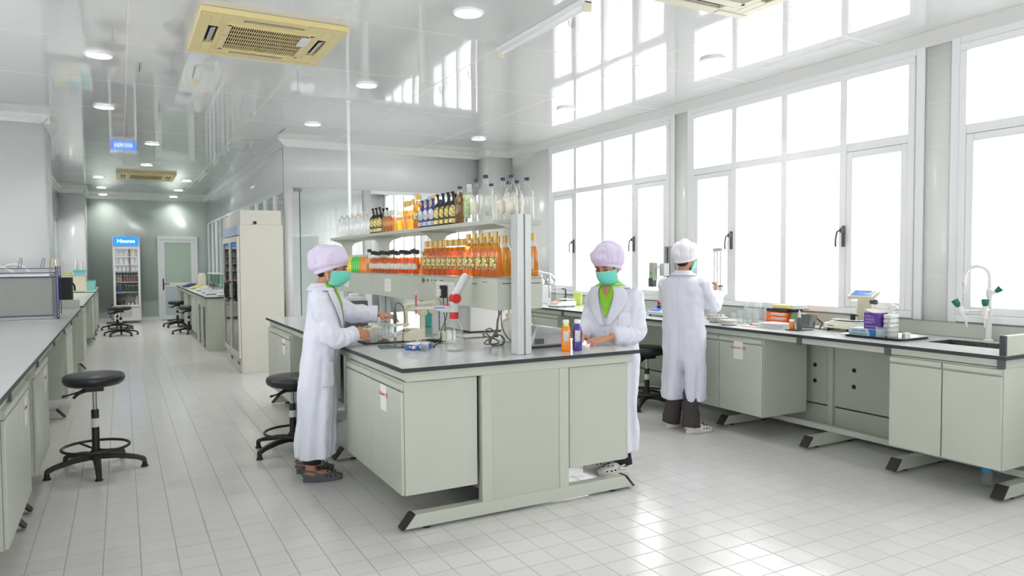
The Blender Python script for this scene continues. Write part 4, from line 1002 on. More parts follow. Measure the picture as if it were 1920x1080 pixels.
sleeve(cm_, [shL + V(0, .02, .02), shL + V(.01, -.02, -.02), elL, V(3.08, 3.955, .968), wrL + (elL - wrL) * .18], [.042, .062, .072, .066, .056], 7.1)
sleeve(cm_, [shR + V(0, -.02, .02), shR + V(0, .02, -.02), elR, wrR + (elR - wrR) * .15], [.042, .060, .064, .052], 9.4)
finish_coat(p2, cm_, coatm)
cuff(p2, V(3.055, 3.965, .985), V(2.965, 3.982, .978), .056); cuff(p2, V(2.895, 4.235, .988), V(2.845, 4.195, .982), .046)
bm = MB(); hc2 = V(2.998, 4.10, 1.455); B2 = basis((math.cos(math.radians(205)), math.sin(math.radians(205))), .38)
build_head(bm, hc2, B2)
bm.tube([V(3.07, 4.138, 1.24), V(3.062, 4.132, 1.33), V(3.035, 4.118, 1.40), V(3.02, 4.11, 1.44)], [.060, .052, .049, .05], 20)
bm.tube([V(3.08, 4.135, 1.28), V(3.085, 4.135, 1.0), V(3.09, 4.135, .75)], [.08, .09, .09], 16)
bm.tube([shL, elL, wrL], [.044, .036, .026], 14); bm.tube([shR, elR, wrR], [.044, .036, .026], 14)
hand(bm, wrL + V(-.02, .003, -.012), (-.97, .10, -.10), (.05, -.25, 1), (-.1, 1, 0), (.18, .2, .25, .3), .12, .7)
hand(bm, wrR + V(-.01, -.01, -.012), (-.72, -.68, -.1), (0, .1, 1), (.6, -.7, 0), (.15, .2, .25, .3), .12, .7)
for hx, hy in ((3.10, 4.035), (3.11, 4.20)):
    bm.tube([V(3.09, 4.135 + (hy - 4.135) * .3, .75), V(3.09, 4.135 + (hy - 4.135) * .6, .40), V(hx, hy, .12), V(hx, hy, .06)], [.045, .038, .034, .036], 14)
    bm.ell(V(hx - .05, hy, .055), (.10, .034, .020))
finish_body(p2, bm, skin); face_parts(p2, hc2, B2); mask_on(p2, hc2, B2); cap_on(p2, hc2, B2, capl, back=.050, upz=.016, R=.118, seed=4); nape_hair(p2, hc2, B2)
pm = MB()
for hx, hy in ((3.095, 4.035), (3.10, 4.20)): leg_cloth(pm, [V(3.09, 4.13 + (hy - 4.13) * .6, .45), V(hx, 4.13 + (hy - 4.13) * .7, .30), V(hx - .01, hy, .06)], [.045, .050, .066], hx * 5)
part(p2, 'trousers', pm, pants_b, ang=0)
clog(p2, (3.135, 4.03, 0), math.radians(177), clog_w, lab='white foam clog'); clog(p2, (3.15, 4.20, 0), math.radians(170), clog_w, lab='white foam clog')
cloth(p2, 'collar', sheet(S2, lambda t: sd(-176), lambda t: sd(-30), 1.352, 1.305, lambda t, k: .007 + .012 * t), coatm)
cloth(p2, 'collar', sheet(S2, lambda t: sd(176), lambda t: sd(30), 1.352, 1.305, lambda t, k: .007 + .012 * t), coatm)
cloth(p2, 'polo_shirt', sheet(S2, lambda t: sd(-22 * (1 - t)), lambda t: sd(22 * (1 - t)), 1.342, 1.09, .006, 12), limem)
cloth(p2, 'neckline', sheet(S2, lambda t: sd(-13 * (1 - t)), lambda t: sd(13 * (1 - t)), 1.345, 1.245, .010, 6), skin)
for s in (-1, 1):
    cloth(p2, 'polo_collar', sheet(S2, lambda t: sd(s * 75), lambda t: sd(s * (20 - 8 * t)), 1.362, 1.315, lambda t, k: .003 + .016 * t), limem)
    lo = (lambda t: sd(-56 + 50 * t - 9 * math.sin(t * PI))) if s < 0 else (lambda t: sd(19 * (1 - t) + 1)); hi = (lambda t: sd(-19 * (1 - t) - 1)) if s < 0 else (lambda t: sd(56 - 50 * t + 9 * math.sin(t * PI)))
    cloth(p2, 'lapel', sheet(S2, lo, hi, 1.335, 1.04, .014, 10, 20), coatm)
part(p2, 'placket_button', MB().ell(S2(0, 1.19, .010), (.006, .006, .006), n=10, m=6), paper)
for z in (1.0, .88): part(p2, 'button', MB().ell(S2(sd(-3), z, .004), (.010, .010, .010), n=14, m=8), paper)
cloth(p2, 'chest_pocket', sheet(S2, lambda t: sd(26), lambda t: sd(60), 1.14, 1.02, .005), coatm)

# woman at the window bench, seen from behind
fa = math.radians(30); F3 = V(math.cos(fa), math.sin(fa), 0); R3 = V(F3.y, -F3.x, 0)
p3 = thing('person', 'woman in white lab coat and white cap seen from behind at the window bench', 'person', (4.33, 4.80, 0))
spec3 = [(1.385, 4.325, 4.80, .060, .064), (1.365, 4.325, 4.80, .074, .095), (1.34, 4.325, 4.80, .088, .145), (1.305, 4.322, 4.80, .102, .175), (1.24, 4.322, 4.80, .112, .190), (1.14, 4.325, 4.80, .120, .184), (1.0, 4.332, 4.80, .122, .176),
         (.90, 4.336, 4.80, .124, .180), (.80, 4.340, 4.80, .130, .186), (.65, 4.342, 4.80, .132, .188), (.45, 4.344, 4.80, .134, .190), (.27, 4.345, 4.80, .136, .192)]
rg, S3 = rings_torso(spec3, fa, seed=8.3, slit=(PI, .64))
cm_ = MB().loft(rg)
shR = V(4.325, 4.80, 1.30) + R3 * .150; shL = V(4.325, 4.80, 1.30) - R3 * .150
elR = V(4.545, 4.665, 1.075); wrR = V(4.70, 4.775, 1.165); elL = V(4.33, 5.0, 1.06); wrL = V(4.56, 4.99, 1.01)
sleeve(cm_, [shR - R3 * .02 + V(0, 0, .02), shR + R3 * .03 + V(0, 0, -.02), elR, wrR - (wrR - elR) * .12], [.042, .066, .076, .056], 11.1)
sleeve(cm_, [shL + R3 * .02 + V(0, 0, .02), shL - R3 * .02 + V(0, 0, -.02), elL, wrL - (wrL - elL) * .12], [.042, .062, .064, .052], 13.1)
finish_coat(p3, cm_, coatm)
cuff(p3, V(4.655, 4.745, 1.14), V(4.71, 4.78, 1.172), .052); cuff(p3, V(4.50, 4.99, 1.02), V(4.57, 4.99, 1.008), .048)
bm = MB(); hc3 = V(4.358, 4.80, 1.508); B3 = basis((math.cos(math.radians(12)), math.sin(math.radians(12))), .30)
build_head(bm, hc3, B3)
bm.tube([V(4.325, 4.80, 1.28), V(4.325, 4.80, 1.37), V(4.34, 4.80, 1.45), V(4.35, 4.80, 1.49)], [.060, .052, .049, .05], 20)
bm.tube([V(4.325, 4.80, 1.30), V(4.33, 4.80, 1.0), V(4.34, 4.80, .75)], [.08, .09, .09], 16)
bm.tube([shR, elR, wrR], [.044, .036, .026], 14); bm.tube([shL, elL, wrL], [.044, .036, .026], 14)
hand(bm, wrR + V(.008, .008, .01), (.35, .35, .9), (.75, -.65, .0), (-.4, .6, .2), (.5, .6, .7, .7), .08, .6)
hand(bm, wrL + V(.02, 0, 0), (.95, -.1, -.25), (.1, .2, 1), (-.1, -1, 0), (.5, .5, .6, .6), .08, .6)
for hx, hy in ((4.30, 4.67), (4.285, 4.90)):
    bm.tube([V(4.35, 4.80 + (hy - 4.80) * .35, .75), V(hx + .04, 4.80 + (hy - 4.80) * .65, .40), V(hx, hy, .12), V(hx, hy, .06)], [.045, .036, .034, .036], 14)
    bm.ell(V(hx + .05, hy - .01, .052), (.10, .034, .020))
finish_body(p3, bm, skin); face_parts(p3, hc3, B3); mask_on(p3, hc3, B3); cap_on(p3, hc3, B3, capm, back=.055, upz=.0, R=.114, seed=8, sag=.02); nape_hair(p3, hc3, B3)
pm = MB(); leg_cloth(pm, [V(4.36, 4.75, .75), V(4.35, 4.725, .42), V(4.33, 4.70, .27), V(4.30, 4.67, .05)], [.055, .058, .068, .080], 2.2); leg_cloth(pm, [V(4.345, 4.84, .75), V(4.325, 4.86, .42), V(4.30, 4.88, .27), V(4.28, 4.90, .05)], [.055, .060, .068, .078], 6.2)
part(p3, 'trousers', pm, pants_g, ang=0)
clog(p3, (4.248, 4.672, 0), math.radians(-8), clog_w, lab='white foam clog'); clog(p3, (4.232, 4.905, 0), math.radians(5), clog_w, lab='white foam clog')
cloth(p3, 'collar', sheet(S3, lambda t: sd(40), lambda t: sd(320), 1.405, 1.362, lambda t, k: .006 + .014 * t, 30, 8), coatm)
cloth(p3, 'back_seam', sheet(S3, lambda t: sd(178.4), lambda t: sd(179.4), 1.34, .62, .0035, 2, 60), coatm)

# ------------------------------------------------------------------ bottles
def bottle_parts(t, prof, liq=None, liqm=None, cap=None, capm=None, lab=None, labm=None, glassm=None, n=20, seal=None):
    body = part(t, 'glass', MB().lathe(prof, n=n), glassm or (clearb2 if liq else clearb), world=False, ang=50)
    if liq: part(t, 'liquid', MB().lathe(liq, n=n), liqm, world=False, ang=50)
    if cap: part(t, 'cap', MB().lathe(cap, n=n), capm, world=False)
    if lab:
        z0, z1, r, h = lab; rows = []
        for z in (z0, (z0 + z1) / 2, z1): rows.append([(r * math.cos(a), r * math.sin(a), z) for a in [-h + 2 * h * k / 12 for k in range(13)]])
        o = part(t, 'label', MB().loft(rows, cap=False, closed=False), labm, world=False); add_mod(o, 'SOLIDIFY', thickness=.0006)
    return t
def kind_tall(name, label, liqm, capm, labm, group, H_=.285, r=.042, fill=.86, neck=.014, loc=(0, 0, 0), lab=(.05, .135), captop=None):
    """round spirit bottle: straight body, rounded shoulder, long neck, capsule"""
    t = thing(name, label, 'bottle', loc, 0, group); sh = H_ * .60; k = r
    prof = [(k * .90, 0), (k, .006), (k, sh - .02), (k * .965, sh - .002), (k * .86, sh + .018), (k * .66, sh + .034), (neck * 1.25, sh + .050), (neck, sh + .066), (neck, H_ - .03), (neck * 1.1, H_ - .028), (neck * 1.1, H_ - .004)]
    z_f = H_ * fill; q = k - .003
    liq = None
    if liqm:
        lp = [(q * .90, .006), (q, .012), (q, sh - .022), (q * .965, sh - .004), (q * .86, sh + .016), (q * .66, sh + .032), (neck * 1.1, sh + .049), (neck - .003, sh + .062), (neck - .003, H_ - .04)]
        liq = [p for p in lp if p[1] < z_f]; rr = liq[-1][0] * .98; liq.append((rr, z_f))
        if z_f < sh: liq = [(q * .90, .006), (q, .012), (q, z_f)]
    cap = [(neck * 1.25, H_ - .048), (neck * 1.28, H_ - .002), (neck * 1.1, H_)] if captop is None else [(neck * 1.2, H_ - captop), (neck * 1.25, H_ - .002), (neck * 1.0, H_)]
    bottle_parts(t, prof, liq, liqm, cap, capm, (lab[0], lab[1], r + .0012, .72) if labm else None, labm)
    if labm is lcream:
        part(t, 'label_seal', MB().cyl((r + .001, 0, .062), (r + .004, 0, .062), .009, n=14), red, world=False)
        part(t, 'neck_band', MB().lathe([(neck + .003, H_ - .085), (neck + .001, H_ - .055)], n=20), goldc, world=False)
    return t
def kind_round(name, label, liqm, capm, group, labm=lwhite, r=.038, H_=.20):
    """squat round amber bottle with a wide dark stopper and a square paper label"""
    t = thing(name, label, 'bottle', (0, 0, 0), 0, group)
    prof = [(r * .9, 0), (r, .005), (r * 1.02, .05), (r, .10), (r * .85, .125), (.018, .142), (.016, .150), (.016, H_ - .028), (.019, H_ - .027), (.019, H_ - .02)]
    q = .003; liq = [(r * .9 - q, .005), (r - q, .010), (r * 1.02 - q, .05), (r - q, .10), (r * .85 - q, .122), (.015, .139)]
    bottle_parts(t, prof, liq, liqm, [(.020, H_ - .034), (.0225, H_ - .030), (.0225, H_ - .002), (.020, H_)], capm, (.040, .088, r * 1.02 + .001, .75), labm)
    return t
def kind_pouch(name, label, m, labm, capm, group, H_=.235, bent=.02):
    """flat shrink-wrapped flask: shouldered body, twisted foil neck, ornate label on its face"""
    t = thing(name, label, 'bottle', (0, 0, 0), 0, group); rings = []
    for z, a, b, x in ((0, .036, .026, 0), (.004, .039, .028, 0), (.12, .041, .029, 0), (.148, .036, .025, 0), (.166, .020, .015, .001), (.178, .011, .010, .003), (.200, .008, .008, bent * .5), (.222, .009, .008, bent), (.224, .014, .010, bent), (.238, .013, .010, bent * 1.1)):
        z = z * H_ / .238
        rings.append([(x + b * math.copysign(abs(math.cos(q)) ** .7, math.cos(q)), a * math.copysign(abs(math.sin(q)) ** .7, math.sin(q)), z) for q in [2 * PI * k / 24 for k in range(24)]])
    part(t, 'body', MB().loft(rings), m, world=False, ang=60)
    x = .0292; poly = [(-.012, .058), (-.025, .066), (-.030, .085), (-.024, .105), (-.028, .118), (-.012, .136), (.004, .140), (.014, .128), (.024, .120), (.022, .104), (.030, .088), (.024, .066), (.010, .058)]
    part(t, 'ornate_label', MB().prism(poly, 'x', x * .985, x * 1.03), labm, world=False)
    part(t, 'lower_label', MB().box(x * .985, x * 1.03, -.027, .027, .014, .044), labm, world=False)
    part(t, 'neck_tie', MB().tube([(bent * .4, 0, .188 * H_ / .238), (bent * .4, 0, .192 * H_ / .238)], .0115, 12), capm, world=False)
    return t
def kind_soda(name, label, liqm, capm, group, H_=.175, r=.028):
    t = thing(name, label, 'bottle', (0, 0, 0), 0, group)
    prof = [(r * .9, 0), (r, .005), (r, .045), (r * .90, .06), (r, .085), (r, .118), (r * .7, .136), (.012, .150), (.012, H_ - .02)]
    part(t, 'body', MB().lathe(prof, n=16), liqm, world=False, ang=50)
    part(t, 'cap', MB().lathe([(.0145, H_ - .022), (.0145, H_ - .002), (.013, H_)], n=16), capm, world=False)
    return t
ZU, ZL = 1.7575, 1.391
LF = math.radians(210)   # labels turned towards the aisle side of the near end
def row(proto, spots, labels, z, group=None, jit=.25, base=LF, sc=None):
    for i, (x, y) in enumerate(spots):
        rz = base + random.uniform(-jit, jit); L = labels(i) if callable(labels) else labels[i]
        s_ = 1 if not sc else sc[i % len(sc)]
        if i == 0:
            proto.location = (x, y, z); proto.rotation_euler = (0, 0, rz); proto['label'] = L; proto.scale = (s_,) * 3
        else: dup(proto, (x, y, z), rz, L, group, s_)
def nth(i, n, a, b='from the near post'):
    return '%s, %s %s' % (a, ORD[i], b)
# lower shelf ---------------------------------------------------------
wg = 'whisky bottles with ornate labels on the lower shelf'
pt = kind_tall('whisky_bottle', 'x', amber, goldc, lcream, wg, .292, .043, .80)
big = [(2.095, 4.055), (2.095, 4.16), (2.095, 4.262), (2.095, 4.362), (2.095, 4.462)]
row(pt, big, lambda i: nth(i, 5, 'large amber whisky bottle with cream label, lower shelf front row'), ZL, wg)
pt = kind_tall('whisky_bottle', 'x', amberd, goldc, lcream, wg, .262, .040, .78)
sm = [(2.095, 4.56), (2.095, 4.655), (2.095, 4.75), (2.095, 4.84), (2.095, 4.935), (2.095, 5.03), (2.095, 5.125), (2.095, 5.225)]
row(pt, sm, lambda i: 'smaller amber whisky bottle with cream label, lower shelf front row, %s after the large ones' % ORD[i], ZL, wg)
bk = [(2.20, y) for y in (4.12, 4.22, 4.32, 4.42, 4.52, 4.62, 4.73, 4.84, 4.95, 5.06, 5.17)]
pt = kind_tall('whisky_bottle', 'x', amber, goldc, None, 'gold capped bottles in the second row of the lower shelf', .270, .040, .72)
row(pt, bk, lambda i: 'unlabelled amber bottle in the second lower-shelf row, %s from the near post' % ORD[i], ZL, 'gold capped bottles in the second row of the lower shelf')
pt = kind_tall('spirit_bottle', 'clear-necked bottle with white handwritten label just left of the rack post', amber, navy, lwhite, None, .285, .040, .45, loc=(2.17, 3.998 + .03, ZL), captop=.022); pt.rotation_euler = (0, 0, LF)
pt.location = (2.105, 4.0 - .045 + .0, ZL) if False else (2.262, 4.04, ZL)
pt = kind_tall('spirit_bottle', 'tall amber bottle with white label at the right end of the lower shelf', amberd, goldc, lwhite, None, .285, .041, .70, loc=(2.358, 4.045, ZL)); pt.rotation_euler = (0, 0, LF)
rg_ = 'round amber bottles with dark stoppers on the lower shelf'
pt = kind_round('liqueur_bottle', 'x', amberd, blackp, rg_)
fr_ = [(2.10, 5.46 + .0875 * k) for k in range(14)]
row(pt, fr_, lambda i: 'round orange liqueur bottle with white label, front row, %s beyond the whiskies' % ORD[i], ZL, rg_, sc=[1, 1.03, .98])
bk = [(2.19, y) for y in (5.41, 5.51, 5.62, 5.73, 5.84, 5.95, 6.06, 6.17, 6.28, 6.39, 6.49)]
row(kind_round('liqueur_bottle', 'x', amberd, frost, 'round amber bottles in the second row'), bk, lambda i: 'round orange bottle with clear stopper, second lower-shelf row, %s from the near end' % ORD[i], ZL, 'round amber bottles in the second row', sc=[1, .95])
for m_, nm, ys, g in ((oral, 'orange', [6.80, 6.87, 6.94], 'orange'), (grel, 'green', [7.03, 7.10, 7.17, 7.24], 'green'), (yell, 'yellow', [7.33, 7.40, 7.47, 7.54, 7.61], 'yellow'), (redl, 'red', [7.69, 7.76, 7.83], 'red')):
    gname = 'small %s drink bottles on the lower shelf' % g
    row(kind_soda('drink_bottle', 'x', m_, frost, gname), [(2.10, y) for y in ys], lambda i: 'small %s drink bottle near the far end of the lower shelf, %s of its colour' % (nm, ORD[i]), ZL, gname)
t = kind_tall('spirit_bottle', 'pale golden bottle with wide black cap between orange drinks and amber liqueurs', gold_l, blackp, lwhite, None, .225, .034, .6, neck=.017, loc=(2.10, 6.715, ZL), captop=.03)
# upper shelf ---------------------------------------------------------
cg = 'tall clear spirit bottles at the near end of the upper shelf'
pt = kind_tall('clear_spirit_bottle', 'x', water, navy, None, cg, .285, .047, .55, captop=.020)
row(pt, [(2.31, 4.03), (2.105, 4.215)], ['tall clear bottle with gold cap nearest the right end of the upper shelf', 'broad clear bottle with navy cap, tallest behind the near post'], ZU, cg, sc=[.97, 1.06])
pt = kind_tall('clear_spirit_bottle', 'x', water, navy, lwhite, cg, .290, .043, .60, captop=.020)
row(pt, [(2.205, 4.05), (2.305, 4.15), (2.205, 4.16), (2.095, 4.335), (2.205, 4.33), (2.305, 4.26)],
    ['clear bottle with white handwritten label directly behind the near post', 'slim clear bottle with navy cap between two broader ones at the near end', 'clear labelled bottle in the middle of the near clear group',
     'clear labelled bottle at the left of the near clear group', 'clear bottle in the back row behind the tallest clear bottle', 'clear bottle farthest back in the near clear group'], ZU, cg, sc=[1, .93, .98, .99, .9, .95])
pt = kind_tall('gin_bottle', 'square-shouldered clear bottle with pale green label left of the clear bottles', water, frost, mat('pale_green_label', srgb(176, 196, 150), .5, nscale=50, namp=.2), None, .262, .038, .8, loc=(2.095, 4.445, ZU), lab=(.03, .19)); pt.rotation_euler = (0, 0, LF)
pt = kind_tall('rum_bottle', 'olive brown bottle with black and gold cap between black flasks and clear bottles', olive, navy, None, None, .262, .038, .78, loc=(2.095, 4.60, ZU), captop=.018)
bg = 'black flasks with gold labels on the upper shelf'
pt = kind_pouch('black_flask', 'x', mat('black_foil', (.015, .015, .017), .35), lgold, blackp, bg)
row(pt, [(2.09, 4.695), (2.09, 4.785), (2.09, 4.875), (2.09, 4.965), (2.178, 4.74), (2.178, 4.85), (2.178, 4.95)],
    ['black flask with gold label, first left of the olive bottle', 'black flask with gold label, second left of the olive bottle', 'black flask with gold label, third left of the olive bottle', 'black flask with gold label, next to the navy flasks',
     'black flask in the back row nearest the olive bottle', 'black flask in the middle of the back row', 'black flask at the left of the back row'], ZU, bg, .2, base=math.radians(225))
ng = 'navy flasks with silver labels on the upper shelf'
pt = kind_pouch('navy_flask', 'x', navyv, lsilv, navy, ng, .215, .004)
row(pt, [(2.09, 5.075), (2.09, 5.18), (2.09, 5.285), (2.178, 5.13)], ['navy flask with silver label, nearest of the front three', 'navy flask with silver label, middle of the front three', 'navy flask with silver label, farthest of the front three', 'navy flask standing in the back row'], ZU, ng, .2)
ag = 'amber bottles with gold caps on the upper shelf'
pt = kind_tall('whisky_bottle', 'x', amberd, goldc, lcream, ag, .275, .040, .68)
row(pt, [(2.095, 5.41), (2.18, 5.28)], ['tall amber bottle with ornate label, left of the navy flasks on the upper shelf', 'gold capped bottle behind the navy flasks'], ZU, ag, sc=[1.02, .95])
pt = kind_tall('whisky_bottle', 'x', amber, goldc, None, ag, .245, .037, .66)
row(pt, [(2.095, 5.515), (2.095, 5.61), (2.095, 5.705), (2.19, 5.46), (2.19, 5.6)], ['plain amber bottle with gold cap, first left of the tall labelled one', 'plain amber bottle with gold cap, second left of the tall labelled one', 'plain amber bottle with gold cap, third left of the tall labelled one', 'back row gold capped amber bottle, nearer', 'back row gold capped amber bottle, farther'], ZU, ag, sc=[1, .98, .98, 1, .96])
pt = kind_tall('spirit_bottle', 'bottle half filled with yellow liquid left of the plain amber bottles', gold_l, frost, None, None, .225, .038, .42, loc=(2.095, 5.85, ZU))
ag2 = 'small capless amber bottles on the upper shelf'
pt = kind_tall('sample_bottle', 'x', amber, frost, None, ag2, .190, .034, .70, neck=.015)
row(pt, [(2.095, 6.02), (2.095, 6.11), (2.095, 6.20), (2.17, 6.06)], ['small amber sample bottle with clear cap, nearest of the front three', 'small amber sample bottle with clear cap, middle of the front three', 'small amber sample bottle with clear cap, farthest of the front three', 'small amber sample bottle in the back row'], ZU, ag2)
pt = dup(bpy.data.objects['black_flask'], (2.095, 6.33, ZU), math.radians(215), 'leaning black flask with gold label, nearest of the far group', 'black flasks of the far group')
for (x, y, L) in ((2.095, 6.44, 'black flask with broad gold label, second of the far group'), (2.095, 6.54, 'black flask with gold label, third of the far group'), (2.178, 6.38, 'black flask in the back row of the far group, nearer'), (2.178, 6.50, 'black flask in the back row of the far group, farther')):
    dup(bpy.data.objects['black_flask'], (x, y, ZU), math.radians(random.uniform(215, 240)), L, 'black flasks of the far group')
fg = 'clear empty bottles at the far end of the upper shelf'
pt = kind_tall('clear_bottle', 'x', None, frost, None, fg, .225, .038, .5, captop=.018)
sp = [(2.095, 6.66 + .098 * k) for k in range(12)]
row(pt, sp, lambda i: 'clear empty bottle, upper shelf front row, %s beyond the far black flasks' % ORD[i], ZU, fg, sc=[1, .92, 1.03, .88])
sp = [(2.19, 6.75 + .14 * k) for k in range(8)]
pt = kind_tall('clear_bottle', 'x', None, goldc, None, fg, .240, .037, .5, captop=.026)
row(pt, sp, lambda i: 'gold capped clear bottle in the back row of the far upper shelf, %s' % ORD[i], ZU, fg, sc=[.95, 1.0, .9])

# ------------------------------------------------------------------ things on the island worktop
W1 = WT + .0012
def beaker(x, y, r, h, label, fill=0, z=W1, grp='glass beakers on the island', m=None):
    t = thing('beaker', label, 'beaker', (x, y, z), 0, grp)
    part(t, 'glass', MB().lathe([(r * .9, 0), (r, .004), (r, h * .94), (r * 1.06, h), (r * 1.02, h), (r - .002, h * .94), (r - .002, .006), (.001, .005)], n=28), m or clearg, world=False)
    if fill: part(t, 'liquid', MB().lathe([(r * .88, .007), (r - .003, .010), (r - .003, h * fill)], n=24), water, world=False)
    return t
beaker(1.555, 4.905, .033, .075, 'small glass beaker held by the woman at the island corner', .4, W1 + .012)
beaker(1.622, 5.02, .038, .085, 'glass beaker standing beside the meter on the black tray', .35, W1 + .012)
beaker(1.775, 5.19, .038, .10, 'taller glass beaker behind the black tray', .4)
beaker(1.725, 4.36, .027, .062, 'empty glass beaker beside the blue vortex base at the worktop front', .12)
t = thing('sample_tray', 'black flat tray under the beakers at the island edge', 'tray', (1.62, 4.97, W1))
part(t, 'base', MB().rbox(1.49, 1.78, 4.88, 5.10, W1, W1 + .010, .012), blackp, .002)
part(t, 'foot_bar', MB().box(1.50, 1.77, 4.884, 4.888, W1, W1 + .011), dgrey)
def meter(x, y, s, label):
    t = thing('benchtop_meter', label, 'meter', (x, y, W1), 0, 'cream benchtop meters on the island')
    b = MB(); b.prism([(x - .13 * s, W1 + .004), (x + .13 * s, W1 + .004), (x + .13 * s, W1 + .085 * s), (x + .06 * s, W1 + .088 * s), (x - .13 * s, W1 + .028)], 'y', y - .085 * s, y + .085 * s)
    part(t, 'case', b, ivory2, .006)
    ux = V(.19, 0, .06).normalized(); pz = lambda u: V(x - .13 * s, y, W1 + .029) + ux * u * s
    k = MB().obox(pz(.075), (ux, V(0, 1, 0), V(-ux.z, 0, ux.x)), (.055 * s, .065 * s, .0015)); kp = part(t, 'keypad', k, lplast)
    for i in range(3):
        for j in range(4): part(kp, 'key', MB().obox(pz(.045 + .025 * i) + V(0, -.045 * s + .03 * j * s, 0) + V(-ux.z, 0, ux.x) * .003, (ux, V(0, 1, 0), V(-ux.z, 0, ux.x)), (.008 * s, .010 * s, .0012)), wplast if (i, j) != (0, 0) else grel, .0008)
    part(t, 'display', MB().obox(pz(.16), (ux, V(0, 1, 0), V(-ux.z, 0, ux.x)), (.022 * s, .060 * s, .0018)), mat('grey_green_display', srgb(140, 150, 130), .2))
    return t
meter(1.80, 4.975, 1.0, 'cream wedge-shaped meter with keypad in the middle of the island items')
meter(1.66, 5.45, .9, 'cream meter with keypad farther back beside the woman')
t = thing('electrode_arm', 'cream articulated electrode arm with post, lettered upper link and hanging holder', 'electrode holder', (1.935, 4.93, W1))
part(t, 'base', MB().lathe([(.075, 0), (.078, .006), (.070, .016), (.03, .022)], (1.935, 4.93, W1), 32), ivory2)
part(t, 'post', MB().box(1.918, 1.952, 4.913, 4.947, W1 + .018, 1.125), ivory2, .005)
part(t, 'joint', MB().cyl((1.935, 4.895, 1.13), (1.935, 4.965, 1.13), .032), ivory2, .004)
part(t, 'joint_knob', MB().cyl((1.935, 4.880, 1.13), (1.935, 4.895, 1.13), .022), ivory2, .003)
part(t, 'lower_link', MB().tube([(1.935, 4.93, 1.13), (2.01, 4.93, 1.155)], [.026, .026], 4), ivory2, .004)
part(t, 'elbow_disc', MB().cyl((2.005, 4.893, 1.155), (2.005, 4.955, 1.155), .042), ivory2, .004)
ul = MB(); ul.prism([(1.775, 1.150), (1.775, 1.185), (1.79, 1.196), (2.03, 1.213), (2.052, 1.20), (2.052, 1.165), (1.80, 1.145)], 'y', 4.868, 4.892); ul = part(t, 'upper_link', ul, ivory2, .004)
text(ul, 'METTLER TOLEDO', gplast, .024, (1.89, 4.8672, 1.176), (1, 0, .05), (-.05, 0, 1))
part(t, 'drop_link', MB().prism([(1.772, 1.16), (1.80, 1.16), (1.806, 1.04), (1.790, 1.025), (1.775, 1.03)], 'y', 4.868, 4.892), ivory2, .003)
part(t, 'electrode_clip', MB().box(1.665, 1.80, 4.835, 4.875, 1.040, 1.055).cyl((1.69, 4.83, 1.037), (1.69, 4.83, 1.058), .022), ivory2, .002)
t = thing('ph_electrode', 'dark slim pH electrode hanging upright from the cream arm', 'electrode', (1.69, 4.83, .93))
part(t, 'shaft', MB().cyl((1.69, 4.83, .935), (1.69, 4.83, 1.06), .008, n=14), mat('blue_grey_tube', (.18, .22, .26), .2))
part(t, 'tip', MB().cyl((1.69, 4.83, .918), (1.69, 4.83, .935), .0085, n=14), clearg)
part(t, 'grip', MB().lathe([(.008, 1.058), (.013, 1.07), (.013, 1.11), (.007, 1.16), (.004, 1.175)], (1.69, 4.83, 0), 16), dgrey)
part(t, 'white_label', MB().cyl((1.69, 4.83, .965), (1.69, 4.83, 1.0), .0084, n=14), wplast)
part(t, 'cable', MB().tube([(1.69, 4.83, 1.17), (1.70, 4.835, 1.20), (1.73, 4.85, 1.205), (1.765, 4.862, 1.17), (1.775, 4.855, 1.08), (1.755, 4.845, .99), (1.745, 4.83, .935), (1.79, 4.81, .921)], .0028, 8), blackr)
t = thing('glass_plate', 'dark glossy glass plate lying on the island worktop', 'plate', (1.61, 4.66, W1))
part(t, 'plate', MB().obox((1.62, 4.66, W1 + .004), ((.95, -.2, 0), (.2, .95, 0), (0, 0, 1)), (.10, .075, .004)), mat('dark_green_glass', (.02, .05, .045), .06), .001)
t = thing('vortex_base', 'blue rounded instrument base with white top and small display', 'instrument', (1.70, 4.49, W1))
vb = MB(); cx_, cy_ = 1.725, 4.47
rr = lambda k, z: [(cx_ + (.088 + .010 * math.cos(6 * a)) * k * math.cos(a), cy_ + (.070 + .008 * math.cos(6 * a)) * k * math.sin(a), z) for a in [2 * PI * q / 48 for q in range(48)]]
part(t, 'case', MB().loft([rr(.92, W1), rr(1, W1 + .006), rr(1, W1 + .026), rr(.88, W1 + .034)]), blue, .002)
part(t, 'top_plate', MB().loft([rr(.86, W1 + .0345), rr(.82, W1 + .041), rr(.6, W1 + .044)]), wplast)
part(t, 'display', MB().obox((1.685, 4.405, W1 + .020), ((1, 0, 0), (0, 1, 0), (0, 0, 1)), (.030, .0025, .009)), wplast)
part(t, 'knob', MB().cyl((1.738, 4.400, W1 + .012), (1.738, 4.388, W1 + .012), .010), blackp)
part(t, 'yellow_button', MB().cyl((1.650, 4.430, W1 + .022), (1.645, 4.418, W1 + .022), .006), mat('amber_button', srgb(220, 170, 60), .4))
